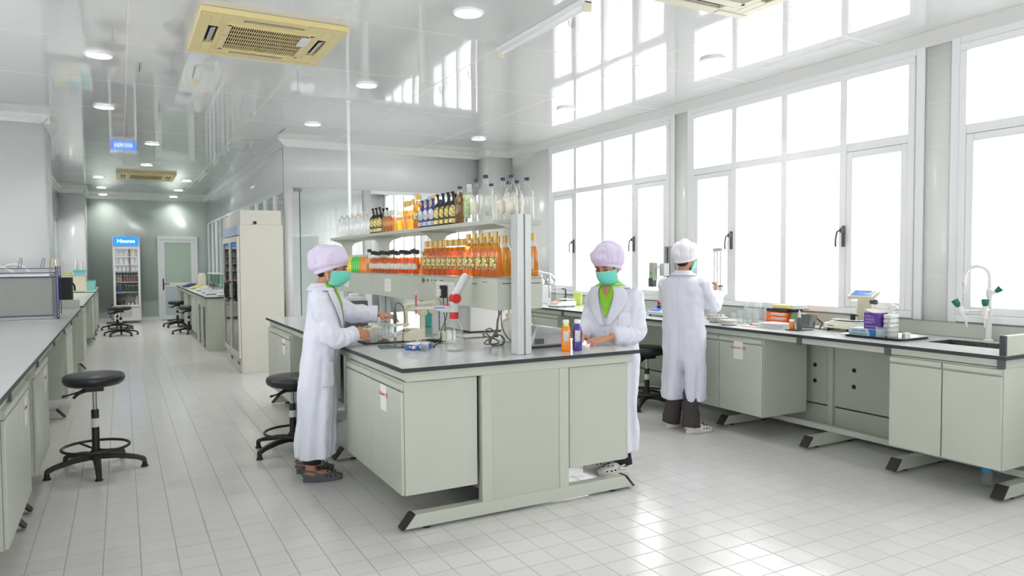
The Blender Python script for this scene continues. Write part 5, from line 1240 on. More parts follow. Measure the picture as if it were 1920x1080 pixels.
# dispenser bottle
dx, dy = 1.90, 4.28
t = thing('reagent_bottle', 'clear laboratory bottle with red collar under the red-hubbed titrator dispenser', 'bottle', (dx, dy, W1))
part(t, 'glass', MB().lathe([(.052, 0), (.057, .005), (.057, .132), (.051, .150), (.030, .188), (.024, .197), (.024, .212)], (dx, dy, W1), 32), clearg)
part(t, 'liquid', MB().lathe([(.050, .005), (.054, .01), (.054, .118)], (dx, dy, W1), 28), water)
part(t, 'cap', MB().lathe([(.028, .206), (.029, .209), (.029, .246), (.027, .248)], (dx, dy, W1), 28), red, label='red screw collar')
part(t, 'dip_tube', MB().cyl((dx, dy, W1 + .02), (dx, dy, W1 + .19), .005, n=10), frost)
part(t, 'tan_label', MB().tube([(dx, dy, W1 + .055), (dx, dy, W1 + .075)], .0575, 24, cap=False), frost)
t = thing('bottle_dispenser', 'grey dispenser head with red disc and raised lever on the laboratory bottle', 'dispenser', (dx, dy, W1 + .25))
z0 = W1 + .2485
part(t, 'neck_block', MB().rbox(dx - .026, dx + .026, dy - .024, dy + .024, z0, z0 + .07, .008), lplast, .003)
part(t, 'side_arm', MB().prism([(1.64, 1.193), (1.64, 1.204), (1.75, 1.208), (1.865, 1.212), (1.875, 1.20), (1.875, 1.165), (1.82, 1.168), (1.75, 1.190)], 'y', dy - .012, dy + .012), lplast, .003)
part(t, 'blue_stripe', MB().box(1.755, 1.83, dy - .0135, dy - .012, 1.195, 1.2), blue)
lv = MB(); lv.tube([(dx - .008, dy, 1.235), (dx + .015, dy, 1.28), (dx + .085, dy, 1.395), (dx + .095, dy, 1.41)], [.022, .030, .031, .022], 8)
part(t, 'lever', lv, lplast, .004)
part(t, 'red_disc', MB().cyl((dx + .002, dy - .045, 1.255), (dx + .002, dy + .02, 1.255), .031, n=36), red, .003)
part(t, 'red_probe', MB().cyl((1.637, dy, 1.215), (1.637, dy, 1.285), .0055, n=12).cyl((1.637, dy, 1.165), (1.637, dy, 1.192), .005, n=12).cyl((1.85, dy - .01, 1.208), (1.85, dy - .01, 1.222), .009, n=12), red)
part(t, 'needle', MB().cyl((1.637, dy, 1.130), (1.637, dy, 1.165), .0012, n=6), chrome)
part(t, 'tubing', MB().tube([(1.637, dy, 1.285), (1.640, dy, 1.32), (1.665, dy, 1.352), (1.70, dy, 1.362), (1.735, dy, 1.35), (1.76, dy, 1.31), (1.785, dy, 1.22)], .0022, 8), clearg)
# cables: tangle behind the dispenser, coil hanging from the service box
t = thing('power_cable', 'tangle of thin black cables lying behind the clear reagent bottle', 'cable', (1.95, 4.75, W1))
random.seed(3)
for k in range(5):
    pts = []
    for i in range(9):
        a = i * .9 + k; pts.append((1.96 + .035 * k * math.cos(a) * .5 + .06 * math.cos(a * 1.3) + i * .008 - .03, 4.74 + .07 * math.sin(a) + random.uniform(-.03, .03), W1 + .004 + .020 * abs(math.sin(a * 1.7 + k))))
    P = [Vector(p) for p in pts]
    for _ in range(2): P = [P[0]] + [q for i in range(len(P) - 1) for q in (P[i].lerp(P[i + 1], .25), P[i].lerp(P[i + 1], .75))] + [P[-1]]
    part(t, 'cable', MB().tube(P, .003, 6), blackr)
for k in range(2):
    P = [Vector(p) for p in ((2.045 - .03 * k, 4.72, 1.24), (2.04 - .03 * k, 4.71, 1.16), (2.02, 4.69 + .02 * k, 1.08), (1.97 + .04 * k, 4.68, 1.0), (1.99 - .03 * k, 4.70, .93), (1.93, 4.71, W1 + .004))]
    for _ in range(3): P = [P[0]] + [q for i in range(len(P) - 1) for q in (P[i].lerp(P[i + 1], .25), P[i].lerp(P[i + 1], .75))] + [P[-1]]
    part(t, 'cable', MB().tube(P, .003, 6), blackr)
part(t, 'cable_lead', MB().tube([(2.0, 4.74, W1 + .004), (1.90, 4.60, W1 + .004), (1.84, 4.50, W1 + .004), (1.83, 4.44, W1 + .005)], .003, 6), blackr)
t = thing('power_adapter', 'black plug-in power adapter on the service box socket above the cables', 'adapter', (2.03, 4.74, 1.27))
part(t, 'body', MB().rbox(2.000, 2.044, 4.72, 4.765, 1.235, 1.325, .010), blackp, .006)
part(t, 'label', MB().box(1.9985, 1.9998, 4.732, 4.753, 1.25, 1.30), wplast)
t = thing('instrument_cable', 'thick grey-green cable coil hanging from the near end of the service box', 'cable', (2.25, 4.35, 1.05))
gc = mat('olive_grey_cable', (.17, .18, .13), .6)
def coil(pts, r=.0052):
    P = [Vector(p) for p in pts]
    for _ in range(3): P = [P[0]] + [q for i in range(len(P) - 1) for q in (P[i].lerp(P[i + 1], .25), P[i].lerp(P[i + 1], .75))] + [P[-1]]
    return MB().tube(P, r, 8)
part(t, 'cable', coil([(2.27, 4.36, 1.186), (2.272, 4.36, 1.12), (2.262, 4.36, 1.07), (2.262, 4.36, 1.02), (2.25, 4.36, .985)]), gc)
part(t, 'cable', coil([(2.30, 4.36, 1.186), (2.29, 4.36, 1.15), (2.262, 4.365, 1.10), (2.258, 4.365, 1.03), (2.245, 4.37, .985)]), gc)
part(t, 'cable', coil([(2.302, 4.37, 1.186), (2.292, 4.37, 1.12), (2.30, 4.37, 1.04), (2.34, 4.38, .97), (2.38, 4.40, .945), (2.42, 4.42, .93)], .004), gc)
for k, (cx_, cz_, ra, rb) in enumerate(((2.255, .955, .058, .036), (2.265, .950, .052, .040), (2.205, 1.005, .042, .030))):
    pts = [(cx_ + ra * math.cos(a), 4.36 + .010 * k + .015 * math.sin(a * 2), cz_ + rb * math.sin(a)) for a in [2 * PI * q / 20 for q in range(21)]]
    part(t, 'cable_loop', MB().tube(pts, .0050, 8), gc)
part(t, 'cable', coil([(2.17, 4.36, 1.01), (2.19, 4.36, .985), (2.25, 4.36, .96), (2.29, 4.37, .93), (2.20, 4.37, .925), (2.15, 4.37, .935), (2.21, 4.37, .97)]), gc)
part(t, 'cable_tie', MB().rbox(2.235, 2.262, 4.345, 4.385, .975, .995, .004), dgrey)
# right half of the island
t = thing('centrifuge', 'silver-grey wedge-fronted bench instrument right of the rack post', 'instrument', (2.52, 4.20, W1))
gv = mat('silver_grey_plastic', (.40, .41, .42), .35, .3)
b_ = MB(); b_.prism([(2.365, W1 + .012), (2.62, W1 + .012), (2.645, W1 + .05), (2.60, W1 + .125), (2.40, W1 + .150), (2.365, W1 + .06)], 'y', 4.07, 4.32)
part(t, 'case', b_, gv, .012)
part(t, 'base', MB().box(2.375, 2.63, 4.08, 4.31, W1, W1 + .012), blackp)
part(t, 'switch_panel', MB().box(2.385, 2.455, 4.062, 4.0695, W1 + .03, W1 + .065), dgrey, .002)
part(t, 'lid_line', MB().box(2.40, 2.60, 4.064, 4.0695, W1 + .092, W1 + .095), gplast)
t = thing('white_jar', 'white ribbed plastic jar behind the silver bench instrument', 'jar', (2.60, 4.64, W1))
part(t, 'body', MB().lathe([(.040, 0), (.045, .006), (.045, .11), (.052, .125), (.052, .140)], (2.60, 4.64, W1), 28), wplast)
part(t, 'handle', MB().tube([(2.635, 4.62, W1 + .13), (2.67, 4.60, W1 + .11), (2.68, 4.595, W1 + .07)], .008, 8), wplast)
def drink(x, y, m, m2, label):
    t = thing('drink_bottle', label, 'bottle', (x, y, W1), 0, 'drink bottles on the island corner')
    part(t, 'body', MB().lathe([(.028, 0), (.0315, .006), (.031, .05), (.0285, .075), (.0315, .11), (.031, .13), (.024, .155), (.018, .165)], (x, y, W1), 28), m)
    part(t, 'shoulder', MB().lathe([(.0312, .128), (.0245, .152), (.0175, .168), (.017, .176)], (x, y, W1), 28), m2)
    part(t, 'cap', MB().lathe([(.0205, .176), (.0205, .197), (.0185, .200)], (x, y, W1), 24), wplast)
    th = math.radians(238); rows = [[(x + .0322 * math.cos(th + a), y + .0322 * math.sin(th + a), W1 + z) for a in [-.55 + 1.1 * k / 8 for k in range(9)]] for z in (.060, .085, .110, .132)]
    lb = part(t, 'label', MB().loft(rows, cap=False, closed=False), mat('printed_drink_label', (.62, .62, .60), .5, nscale=120, namp=.25)); add_mod(lb, 'SOLIDIFY', thickness=.0006)
drink(2.505, 3.875, oral, yell, 'orange drink bottle with yellow shoulder and white cap on the island')
drink(2.580, 3.855, mat('violet_drink', srgb(72, 62, 150), .25, coat=.3), MATS['violet_drink'], 'violet drink bottle with white cap and pale label on the island')
t = thing('carboy', 'frosted white plastic wash bottle half hidden by the near rack post', 'bottle', (2.47, 4.55, W1))
part(t, 'body', MB().lathe([(.055, 0), (.060, .006), (.060, .13), (.045, .155), (.022, .165), (.022, .175)], (2.455, 4.55, W1), 28), mat('milky_plastic', (.74, .74, .66), .35, trans=.0))
part(t, 'pump_cap', MB().lathe([(.026, .1755), (.026, .20), (.010, .205), (.008, .235)], (2.455, 4.55, W1), 24), ivory2)
part(t, 'spout', MB().tube([(2.455, 4.55, W1 + .235), (2.42, 4.54, W1 + .238), (2.40, 4.535, W1 + .225)], .006, 8), ivory2)
t = thing('drying_oven', 'white box-shaped equipment standing behind the rack on the island', 'equipment', (2.66, 5.45, W1))
part(t, 'case', MB().box(2.46, 2.90, 5.22, 5.75, W1 + .012, 1.33), wplast, .006)
part(t, 'base', MB().box(2.47, 2.89, 5.23, 5.74, W1, W1 + .012), blackp)
part(t, 'lid', MB().box(2.462, 2.898, 5.222, 5.748, 1.331, 1.36), lplast, .004)
t = thing('clipboard', 'clipboard with white papers lying under the hanging cable coil', 'clipboard', (2.37, 4.95, W1))
part(t, 'board', MB().box(2.25, 2.48, 4.88, 5.12, W1, W1 + .004), mat('brown_board', (.25, .16, .08), .6))
part(t, 'papers', MB().box(2.262, 2.468, 4.89, 5.10, W1 + .0042, W1 + .008), paper)
t = thing('storage_tub', 'teal plastic container behind the rack, seen above the red-capped bottle', 'container', (2.42, 5.95, W1))
part(t, 'tub', MB().rbox(2.37, 2.56, 5.86, 6.12, W1, 1.16, .02), teal, .004)
part(t, 'lid', MB().rbox(2.362, 2.568, 5.852, 6.128, 1.161, 1.178, .02), dgrey, .003)
t = thing('reagent_box', 'beige open plastic box beside the red-capped bottle', 'box', (2.02, 4.62, W1))
part(t, 'box', MB().box(1.985, 2.075, 4.66, 4.76, W1, W1 + .075).box(1.975, 2.085, 4.65, 4.77, W1 + .0755, W1 + .083), ivory2, .003)
t = thing('stirrer', 'grey box-shaped stirrer with white bottle on the far part of the island', 'instrument', (1.62, 6.2, W1))
part(t, 'case', MB().box(1.66, 1.86, 6.0, 6.25, W1, 1.16), dgrey, .008)
part(t, 'top', MB().box(1.67, 1.85, 6.01, 6.24, 1.161, 1.19), lplast, .004)
t = thing('cleaning_bottle', 'white and turquoise squeeze bottle on the far part of the island', 'bottle', (1.86, 6.5, W1))
part(t, 'body', MB().rbox(1.84, 1.93, 6.50, 6.56, W1, 1.20, .02), wplast, .006)
part(t, 'band', MB().rbox(1.838, 1.932, 6.498, 6.562, 1.04, 1.15, .02), teal)
for k, (x, y) in enumerate(((1.75, 6.75), (1.84, 6.85), (1.70, 6.95))):
    beaker(x, y, .04, .12, 'clear flask on the far part of the island, %s of three' % ORD[k], .3, grp='clear flasks on the far part of the island')

# ------------------------------------------------------------------ things on the window bench
def balance(x, y, label, m=wplast, s=1.0):
    t = thing('laboratory_balance', label, 'balance', (x, y, W1), 0, 'white balances on the far window bench')
    b = MB(); b.prism([(x - .13 * s, W1 + .012), (x + .13 * s, W1 + .012), (x + .13 * s, W1 + .060 * s), (x - .03 * s, W1 + .065 * s), (x - .13 * s, W1 + .030)], 'y', y - .10 * s, y + .10 * s)
    part(t, 'case', b, m, .006)
    part(t, 'pan', MB().box(x - .03 * s, x + .12 * s, y - .09 * s, y + .09 * s, W1 + .078 * s, W1 + .083 * s), chrome, .002)
    part(t, 'pan_post', MB().cyl((x + .045 * s, y, W1 + .0635 * s), (x + .045 * s, y, W1 + .078 * s), .02), dgrey)
    part(t, 'display', MB().obox((x - .085 * s, y, W1 + .0475 * s), ((.094, 0, .033), (0, 1, 0), (-.033, 0, .094)), (.030 * s, .07 * s, .0015)), mat('pale_orange_panel', srgb(226, 180, 160), .5))
    for sx in (-1, 1):
        for sy in (-1, 1): part(t, 'foot', MB().cyl((x + .10 * s * sx, y + .08 * s * sy, W1), (x + .10 * s * sx, y + .08 * s * sy, W1 + .012), .012, n=12), blackr)
    return t
balance(4.86, 7.62, 'white laboratory balance at the far end of the window bench', s=1.15)
balance(4.92, 6.90, 'white laboratory balance partly behind the second woman', s=1.0)
t = thing('vacuum_pump', 'steel and black filtration pump in the far corner of the window bench', 'pump', (5.0, 8.3, W1))
part(t, 'body', MB().box(4.86, 5.10, 8.25, 8.55, W1, 1.16), lplast, .008)
part(t, 'motor', MB().cyl((4.80, 8.22, W1), (4.80, 8.22, 1.10), .06), blackp)
for k in (0, 1): part(t, 'clamp', MB().lathe([(.03, 0), (.05, .02), (.05, .06), (.02, .09), (.02, .14)], (4.86 + .13 * k, 8.12, 1.17), 20), chrome)
part(t, 'hose', MB().tube([(4.75, 8.5, 1.28), (4.78, 8.45, 1.33), (4.95, 8.35, 1.35), (5.10, 8.25, 1.31), (5.15, 8.2, 1.22)], .014, 8), wplast)
part(t, 'support', MB().cyl((4.86, 8.12, 1.0), (4.86, 8.12, 1.17), .012).cyl((4.99, 8.12, 1.0), (4.99, 8.12, 1.17), .012), chrome)
t = thing('water_kettle', 'clear jug with black handle on the far window bench', 'jug', (5.05, 7.95, W1))
part(t, 'jug', MB().lathe([(.055, 0), (.06, .01), (.052, .20), (.058, .23)], (5.05, 7.95, W1), 24), clearg)
part(t, 'handle', MB().tube([(5.05, 7.89, 1.13), (5.05, 7.82, 1.12), (5.05, 7.81, 1.03), (5.05, 7.885, .98)], .009, 8), blackp)
t = thing('note_block', 'bright yellow-green card standing on the far window bench', 'card', (5.2, 7.75, W1))
part(t, 'card', MB().box(5.18, 5.20, 7.66, 7.84, W1, 1.08), mat('bright_lime_card', srgb(214, 240, 120), .6))
t = thing('plug', 'black power plug and lead behind the white balances', 'plug', (5.25, 7.1, W1))
part(t, 'plug_body', MB().ell((5.25, 7.10, W1 + .031), (.03, .05, .03)), blackp)
part(t, 'lead', MB().tube([(5.25, 7.05, W1 + .03), (5.18, 7.0, W1 + .006), (5.08, 7.08, W1 + .004), (5.0, 7.1, W1 + .004)], .004, 6), blackr)
t = thing('control_box', 'blue and grey controller with red button beside the woman seen from behind', 'controller', (5.0, 5.9, W1))
b = MB(); b.prism([(4.83, W1 + .012), (5.06, W1 + .012), (5.06, W1 + .135), (4.83, W1 + .045)], 'y', 5.62, 5.92); part(t, 'case', b, lplast, .006)
ux = V(.23, 0, .09).normalized(); nz = V(-ux.z, 0, ux.x); cc = V(4.945, 5.83, W1 + .0925)
pn_ = part(t, 'blue_panel', MB().obox(cc, (ux, V(0, 1, 0), nz), (.10, .085, .003)), blue, .002)
part(pn_, 'screen', MB().obox(cc + ux * .045 + nz * .004, (ux, V(0, 1, 0), nz), (.030, .05, .002)), mat('pale_blue_screen', srgb(150, 180, 215), .3))
part(pn_, 'dial', MB().cyl(cc - ux * .02 + nz * .003, cc - ux * .02 + nz * .022, .020), blackp)
part(t, 'red_button', MB().cyl(V(4.99, 5.90, W1 + .112), V(4.985, 5.90, W1 + .145), .020), red)
part(t, 'white_keypad', MB().obox(V(4.945, 5.685, W1 + .092), (ux, V(0, 1, 0), nz), (.09, .05, .0025)), wplast)
for sx in (4.86, 5.03):
    for sy in (5.65, 5.89): part(t, 'foot', MB().cyl((sx, sy, W1), (sx, sy, W1 + .012), .014, n=12), blackr)
t = thing('test_stand', 'tall grey test stand with hanging gauge beside the window pillar', 'test stand', (5.2, 6.15, W1))
part(t, 'base', MB().box(5.08, 5.34, 6.02, 6.24, W1, W1 + .04), gplast, .006)
part(t, 'column', MB().box(5.27, 5.32, 6.045, 6.155, W1 + .0405, 1.645), mat('olive_grey_metal', (.36, .37, .33), .4, .3), .004)
part(t, 'column_groove', MB().box(5.266, 5.2695, 6.09, 6.11, W1 + .06, 1.63), dgrey)
part(t, 'carriage', MB().box(5.19, 5.265, 6.06, 6.14, 1.32, 1.46), lplast, .004)
gg = part(t, 'force_gauge', MB().rbox(5.12, 5.185, 6.16, 6.24, 1.27, 1.47, .015), mat('beige_grey_plastic', (.45, .45, .40), .45), .006)
part(t, 'gauge_arm', MB().box(5.14, 5.20, 6.11, 6.165, 1.40, 1.44), lplast, .003)
part(gg, 'gauge_grip', MB().rbox(5.115, 5.18, 6.165, 6.245, 1.20, 1.30, .015), dgrey, .006)
part(gg, 'green_dial', MB().cyl((5.118, 6.20, 1.35), (5.112, 6.20, 1.35), .020), grel)
def height_gauge(x, y, label, head):
    t = thing('height_gauge', label, 'height gauge', (x, y, W1), 0, 'twin-column height gauges')
    part(t, 'base', MB().rbox(x - .075, x + .075, y - .06, y + .06, W1, W1 + .05, .02), mat('granite_grey', (.40, .39, .36), .5, nscale=40, namp=.2), .006)
    for dy_ in (-.022, .022): part(t, 'column', MB().cyl((x, y + dy_, W1 + .0505), (x, y + dy_, 1.575), .009, n=14), chrome)
    part(t, 'top_bracket', MB().box(x - .014, x + .014, y - .036, y + .036, 1.5755, 1.605), gplast, .004)
    if head:
        h = part(t, 'slider', MB().rbox(x - .035, x + .025, y - .060, y + .065, 1.155, 1.245, .008), lplast, .004)
        part(h, 'display', MB().box(x - .037, x - .0352, y - .005, y + .055, 1.185, 1.225), dgrey)
        part(h, 'digits', MB().box(x - .0385, x - .0372, y + .005, y + .045, 1.195, 1.215), mat('lcd_grey_green', (.34, .37, .33), .3))
        part(h, 'clamp', MB().box(x - .02, x + .01, y - .045, y + .045, 1.2455, 1.26), dgrey, .003)
    return t
height_gauge(4.86, 4.91, 'digital twin-column height gauge the woman is adjusting', True)
height_gauge(5.05, 5.14, 'second twin-column height gauge, nearer the window', False)
t = thing('weighing_platform', 'round beige weighing base beside the height gauge on the bench front', 'base', (4.72, 4.70, W1))
part(t, 'base', MB().lathe([(.062, 0), (.072, .006), (.066, .022), (.070, .032), (.074, .038), (.074, .045)], (4.735, 4.66, W1), 40), mat('beige_plastic', (.50, .49, .44), .5))
def cyl_glass(x, y, r, h, label, neck=False):
    t = thing('glass_vessel', label, 'glassware', (x, y, W1), 0, 'clear glass vessels on the window bench')
    pr_ = [(r, 0), (r, .004), (r, h * .55), (r * .35, h * .75), (r * .3, h)] if neck else [(r, 0), (r, .004), (r, h), (r * 1.05, h), (r * .95, h), (r * .95, .008), (.001, .008)]
    part(t, 'glass', MB().lathe(pr_, n=24), clearg, world=False)
for k, (x, y, r, h, nk, L) in enumerate(((4.95, 4.73, .030, .12, False, 'short clear glass jar nearest the height gauge'), (4.97, 4.64, .028, .14, False, 'clear glass jar second from the height gauge'), (5.06, 4.76, .030, .17, False, 'taller clear glass jar against the window'),
      (5.14, 4.74, .030, .13, False, 'clear glass jar in the middle of the glassware'), (5.06, 4.635, .040, .29, True, 'tall clear long-necked bottle beside the orange trays'), (5.20, 4.66, .026, .24, False, 'tall clear measuring cylinder among the glassware'),
      (5.15, 4.60, .036, .20, False, 'wide clear glass cylinder nearest the orange trays'), (4.86, 4.72, .030, .10, False, 'small clear beaker by the beige base'))):
    cyl_glass(x, y, r, h, L, nk)
t = thing('document', 'sheets of paper lying on the window worktop left of the clear case', 'paper', (4.90, 4.50, W1))
for k in range(3):
    a = .35 * k; part(t, 'sheet', MB().obox((4.86 + .06 * k, 4.48 + .02 * k, W1 + .0006 + .0012 * k), ((math.cos(a), math.sin(a), 0), (-math.sin(a), math.cos(a), 0), (0, 0, 1)), (.105, .075, .0005)), paper if k else mat('pale_red_folder', srgb(214, 150, 140), .6))
t = thing('pen', 'blue pen lying on the paper sheets', 'pen', (4.85, 4.42, W1))
part(t, 'barrel', MB().cyl((4.84, 4.52, W1 + .008), (4.87, 4.40, W1 + .008), .004, n=10), navy)
t = thing('grey_box', 'plain grey box standing behind the glassware', 'box', (5.32, 4.72, W1))
part(t, 'box', MB().box(5.29, 5.385, 4.60, 4.78, W1, 1.03), lplast, .004)
for k in range(3):
    t = thing('parts_case', ['orange parts case at the bottom of the stack', 'orange parts case in the middle of the stack', 'orange parts case on top of the two other orange ones'][k], 'case', (5.2, 4.52, W1 + .0385 * k), 0, 'orange parts cases in a stack')
    z = W1 + .0385 * k
    part(t, 'case', MB().rbox(5.08, 5.28, 4.325, 4.555, z, z + .036, .008), orange, .003)
    part(t, 'drawer_front', MB().box(5.0775, 5.0795, 4.34, 4.50, z + .016, z + .030), mat('pale_card', (.62, .60, .54), .6))
    part(t, 'pale_stripe', MB().box(5.0778, 5.0796, 4.36, 4.53, z + .007, z + .010), paper)
t = thing('black_case', 'black flat case lying on the orange cases', 'case', (5.2, 4.44, W1 + .1165))
part(t, 'case', MB().rbox(5.08, 5.28, 4.32, 4.555, W1 + .1165, W1 + .1445, .01), blackp, .004)
t = thing('yellow_case', 'pale yellow box on top of the black case', 'case', (5.2, 4.42, W1 + .146))
part(t, 'case', MB().rbox(5.10, 5.27, 4.30, 4.50, W1 + .146, W1 + .178, .008), yellow, .004)
part(t, 'clear_end', MB().rbox(5.10, 5.27, 4.262, 4.298, W1 + .146, W1 + .180, .006), lplast, .003)
t = thing('flaw_detector', 'grey handheld tester with tilted screen and green keys leaning by the orange cases', 'instrument', (5.12, 4.2, W1))
ux = V(.045, 0, .118).normalized(); nz = V(-ux.z, 0, ux.x); cc = V(5.10, 4.19, W1 + .064)
tb = part(t, 'case', MB().obox(cc + nz * -.02, (ux, V(0, 1, 0), nz), (.062, .125, .020)), mat('khaki_grey_plastic', (.20, .21, .18), .5), .008)
part(tb, 'screen', MB().obox(cc + V(0, -.028, 0) + nz * .001, (ux, V(0, 1, 0), nz), (.045, .062, .0015)), mat('dim_screen', (.09, .095, .09), .2))
part(tb, 'green_keys', MB().torus(cc + V(0, .078, 0) + ux * .028 + nz * .0025, .014, .004, 20, 6, (ux, V(0, 1, 0), nz)), grel)
for i in range(4): part(tb, 'key', MB().cyl(cc + V(0, .065 + .028 * (i % 2), 0) + ux * (-.012 - .026 * (i // 2)), cc + V(0, .065 + .028 * (i % 2), 0) + ux * (-.012 - .026 * (i // 2)) + nz * .003, .009, n=14), blackp)
part(tb, 'name_strip', MB().obox(cc + V(0, -.01, 0) + ux * .054 + nz * .001, (ux, V(0, 1, 0), nz), (.004, .025, .001)), wplast)
part(t, 'stand', MB().tube([(5.14, 4.08, W1 + .09), (5.17, 4.03, W1 + .04), (5.12, 4.02, W1 + .004)], .006, 8), blackp)
part(t, 'carry_strap', MB().tube([(5.135, 4.21, W1 + .128), (5.14, 4.19, W1 + .15), (5.145, 4.15, W1 + .152)], .003, 6), blackr)
t = thing('sample_case', 'clear flat plastic case holding small round samples', 'case', (4.86, 4.22, W1))
part(t, 'case', MB().rbox(4.76, 4.96, 4.12, 4.36, W1, W1 + .044, .012), frost, .003)
for k in range(5): part(t, 'sample', MB().cyl((4.80, 4.15 + .045 * k, W1 + .008), (4.80, 4.15 + .045 * k, W1 + .034), .017, n=16), dgrey if k % 2 else mat('brown_sample', (.14, .10, .08), .5))
t = thing('sample_mat', 'thin black mat under the amber jar and grey probe', 'mat', (4.85, 4.03, W1))
part(t, 'mat', MB().box(4.78, 4.96, 3.95, 4.09, W1, W1 + .005), blackr, .001)
t = thing('amber_jar', 'small amber jar with white lid on the black mat', 'jar', (4.83, 4.055, W1 + .006))
part(t, 'jar', MB().lathe([(.020, 0), (.022, .004), (.022, .058), (.018, .062)], (4.83, 4.058, W1 + .006), 24), mat('amber_plastic', srgb(226, 122, 30), .25, coat=.4))
part(t, 'lid', MB().lathe([(.020, .0625), (.022, .064), (.022, .078)], (4.83, 4.058, W1 + .006), 24), wplast)
t = thing('grey_probe', 'upright grey cylindrical probe with metal tip on the black mat', 'probe', (4.87, 4.0, W1 + .006))
part(t, 'body', MB().lathe([(.018, 0), (.018, .095), (.016, .098)], (4.86, 4.01, W1 + .006), 24), mat('slate_plastic', (.08, .09, .095), .5))
part(t, 'tip', MB().lathe([(.013, .0985), (.012, .130), (.006, .150), (.004, .160)], (4.86, 4.01, W1 + .006), 18), lplast)
t = thing('power_lead', 'black power lead looping behind the tester to a plug', 'cable', (5.2, 3.95, W1))
part(t, 'lead', coil([(5.10, 4.06, W1 + .05), (5.06, 4.03, W1 + .01), (5.02, 3.98, W1 + .006), (5.08, 3.88, W1 + .006), (5.2, 3.86, W1 + .006), (5.25, 3.92, W1 + .035), (5.22, 3.98, W1 + .04), (5.12, 3.98, W1 + .008), (5.02, 3.90, W1 + .006), (5.1, 3.80, W1 + .03), (5.34, 3.83, W1 + .06)], .004), blackr)
t = thing('socket_strip', 'white double socket plate on the splashback behind the black plug', 'socket', (5.39, 3.78, W1))
part(t, 'plate', MB().box(5.385, 5.4035, 3.62, 3.78, W1 + .01, W1 + .095).box(5.385, 5.4035, 3.79, 3.93, W1 + .01, W1 + .095), lplast, .003)
t = thing('mains_plug', 'large round black mains plug in the window bench socket', 'plug', (5.36, 3.83, W1))
part(t, 'body', MB().cyl((5.384, 3.83, W1 + .060), (5.345, 3.83, W1 + .058), .028).tube([(5.36, 3.83, W1 + .06), (5.35, 3.85, W1 + .02)], .012, 10), blackp, .004)
# pedestal balance
t = thing('moisture_balance', 'cream balance with tall pedestal and tilted blue display', 'balance', (5.05, 3.62, W1))
part(t, 'case', MB().rbox(4.90, 5.20, 3.47, 3.80, W1 + .022, W1 + .065, .012), ivory2, .006)
part(t, 'brand_strip', MB().box(4.8985, 4.8998, 3.70, 3.755, W1 + .040, W1 + .046), blue)
part(t, 'pan_support', MB().rbox(4.92, 5.12, 3.52, 3.76, W1 + .066, W1 + .080, .01), wplast, .004)
part(t, 'pan', MB().rbox(4.93, 5.11, 3.53, 3.75, W1 + .086, W1 + .094, .01), chrome, .003)
part(t, 'pan_stem', MB().cyl((5.02, 3.64, W1 + .0805), (5.02, 3.64, W1 + .0855), .02), dgrey)
for sx in (4.93, 5.17):
    for sy in (3.50, 3.77): part(t, 'foot', MB().cyl((sx, sy, W1), (sx, sy, W1 + .022), .014, n=12), blackr)
part(t, 'pedestal', MB().box(5.13, 5.17, 3.55, 3.66, W1 + .066, 1.165), ivory2, .006)
ux = V(.07, 0, .035).normalized(); nz = V(-ux.z, 0, ux.x); cc = V(5.13, 3.60, 1.205)
dp = part(t, 'display_head', MB().obox(cc, (ux, V(0, 1, 0), nz), (.055, .115, .017)), ivory2, .008)
part(dp, 'display_panel', MB().obox(cc + nz * .018, (ux, V(0, 1, 0), nz), (.042, .090, .0015)), mat('display_blue', srgb(70, 120, 200), .3))
part(dp, 'lcd', MB().obox(cc + nz * .0205 + ux * .026 + V(0, -.02, 0), (ux, V(0, 1, 0), nz), (.009, .035, .001)), dgrey)
part(dp, 'side_knob', MB().cyl((5.15, 3.548, 1.155), (5.15, 3.50, 1.15), .021), dgrey, .003)
t.location = t.location + V(.14, .125, 0)
part(t, 'sample_holder', MB().box(5.14, 5.17, 3.725, 3.75, W1 + .0945, W1 + .135).tube([(5.155, 3.735, W1 + .13), (5.17, 3.805, W1 + .128)], .003, 6).tube([(5.155, 3.735, W1 + .13), (5.14, 3.675, W1 + .125)], .003, 6), blackp)
# tray with boxes
t = thing('metal_tray', 'shallow rounded stainless tray on the window bench near the sink', 'tray', (4.97, 3.34, W1))
def rr_ring(x0, x1, y0, y1, r, z):
    pts = []
    for cx_, cy_, a0 in ((x1 - r, y1 - r, 0), (x0 + r, y1 - r, 90), (x0 + r, y0 + r, 180), (x1 - r, y0 + r, 270)):
        for k in range(6): a = math.radians(a0 + 18 * k); pts.append((cx_ + r * math.cos(a), cy_ + r * math.sin(a), z))
    return pts
tr_ = [rr_ring(4.80, 5.14, 3.11, 3.55, .03, W1), rr_ring(4.785, 5.155, 3.095, 3.565, .04, W1 + .016), rr_ring(4.770, 5.17, 3.08, 3.58, .045, W1 + .018), rr_ring(4.772, 5.168, 3.082, 3.578, .045, W1 + .016), rr_ring(4.79, 5.15, 3.10, 3.56, .038, W1 + .0145), rr_ring(4.803, 5.137, 3.113, 3.547, .03, W1 + .002)]
part(t, 'pan', MB().loft(tr_), chrome, ang=50)
ZT = W1 + .0026
t = thing('cap_box', 'flat pale blue carton reading SUPER WARE Disposable Bouffant Cap on the tray', 'carton', (4.9, 3.45, ZT))
cb = part(t, 'carton', MB().box(4.855, 5.03, 3.325, 3.555, ZT, ZT + .058), mat('pale_blue_card', srgb(186, 214, 228), .5), .001)
part(cb, 'blue_corner', MB().prism([(3.325, ZT + .001), (3.372, ZT + .001), (3.392, ZT + .057), (3.325, ZT + .057)], 'x', 4.8538, 4.8549), mat('mid_blue_print', srgb(64, 120, 190), .5))
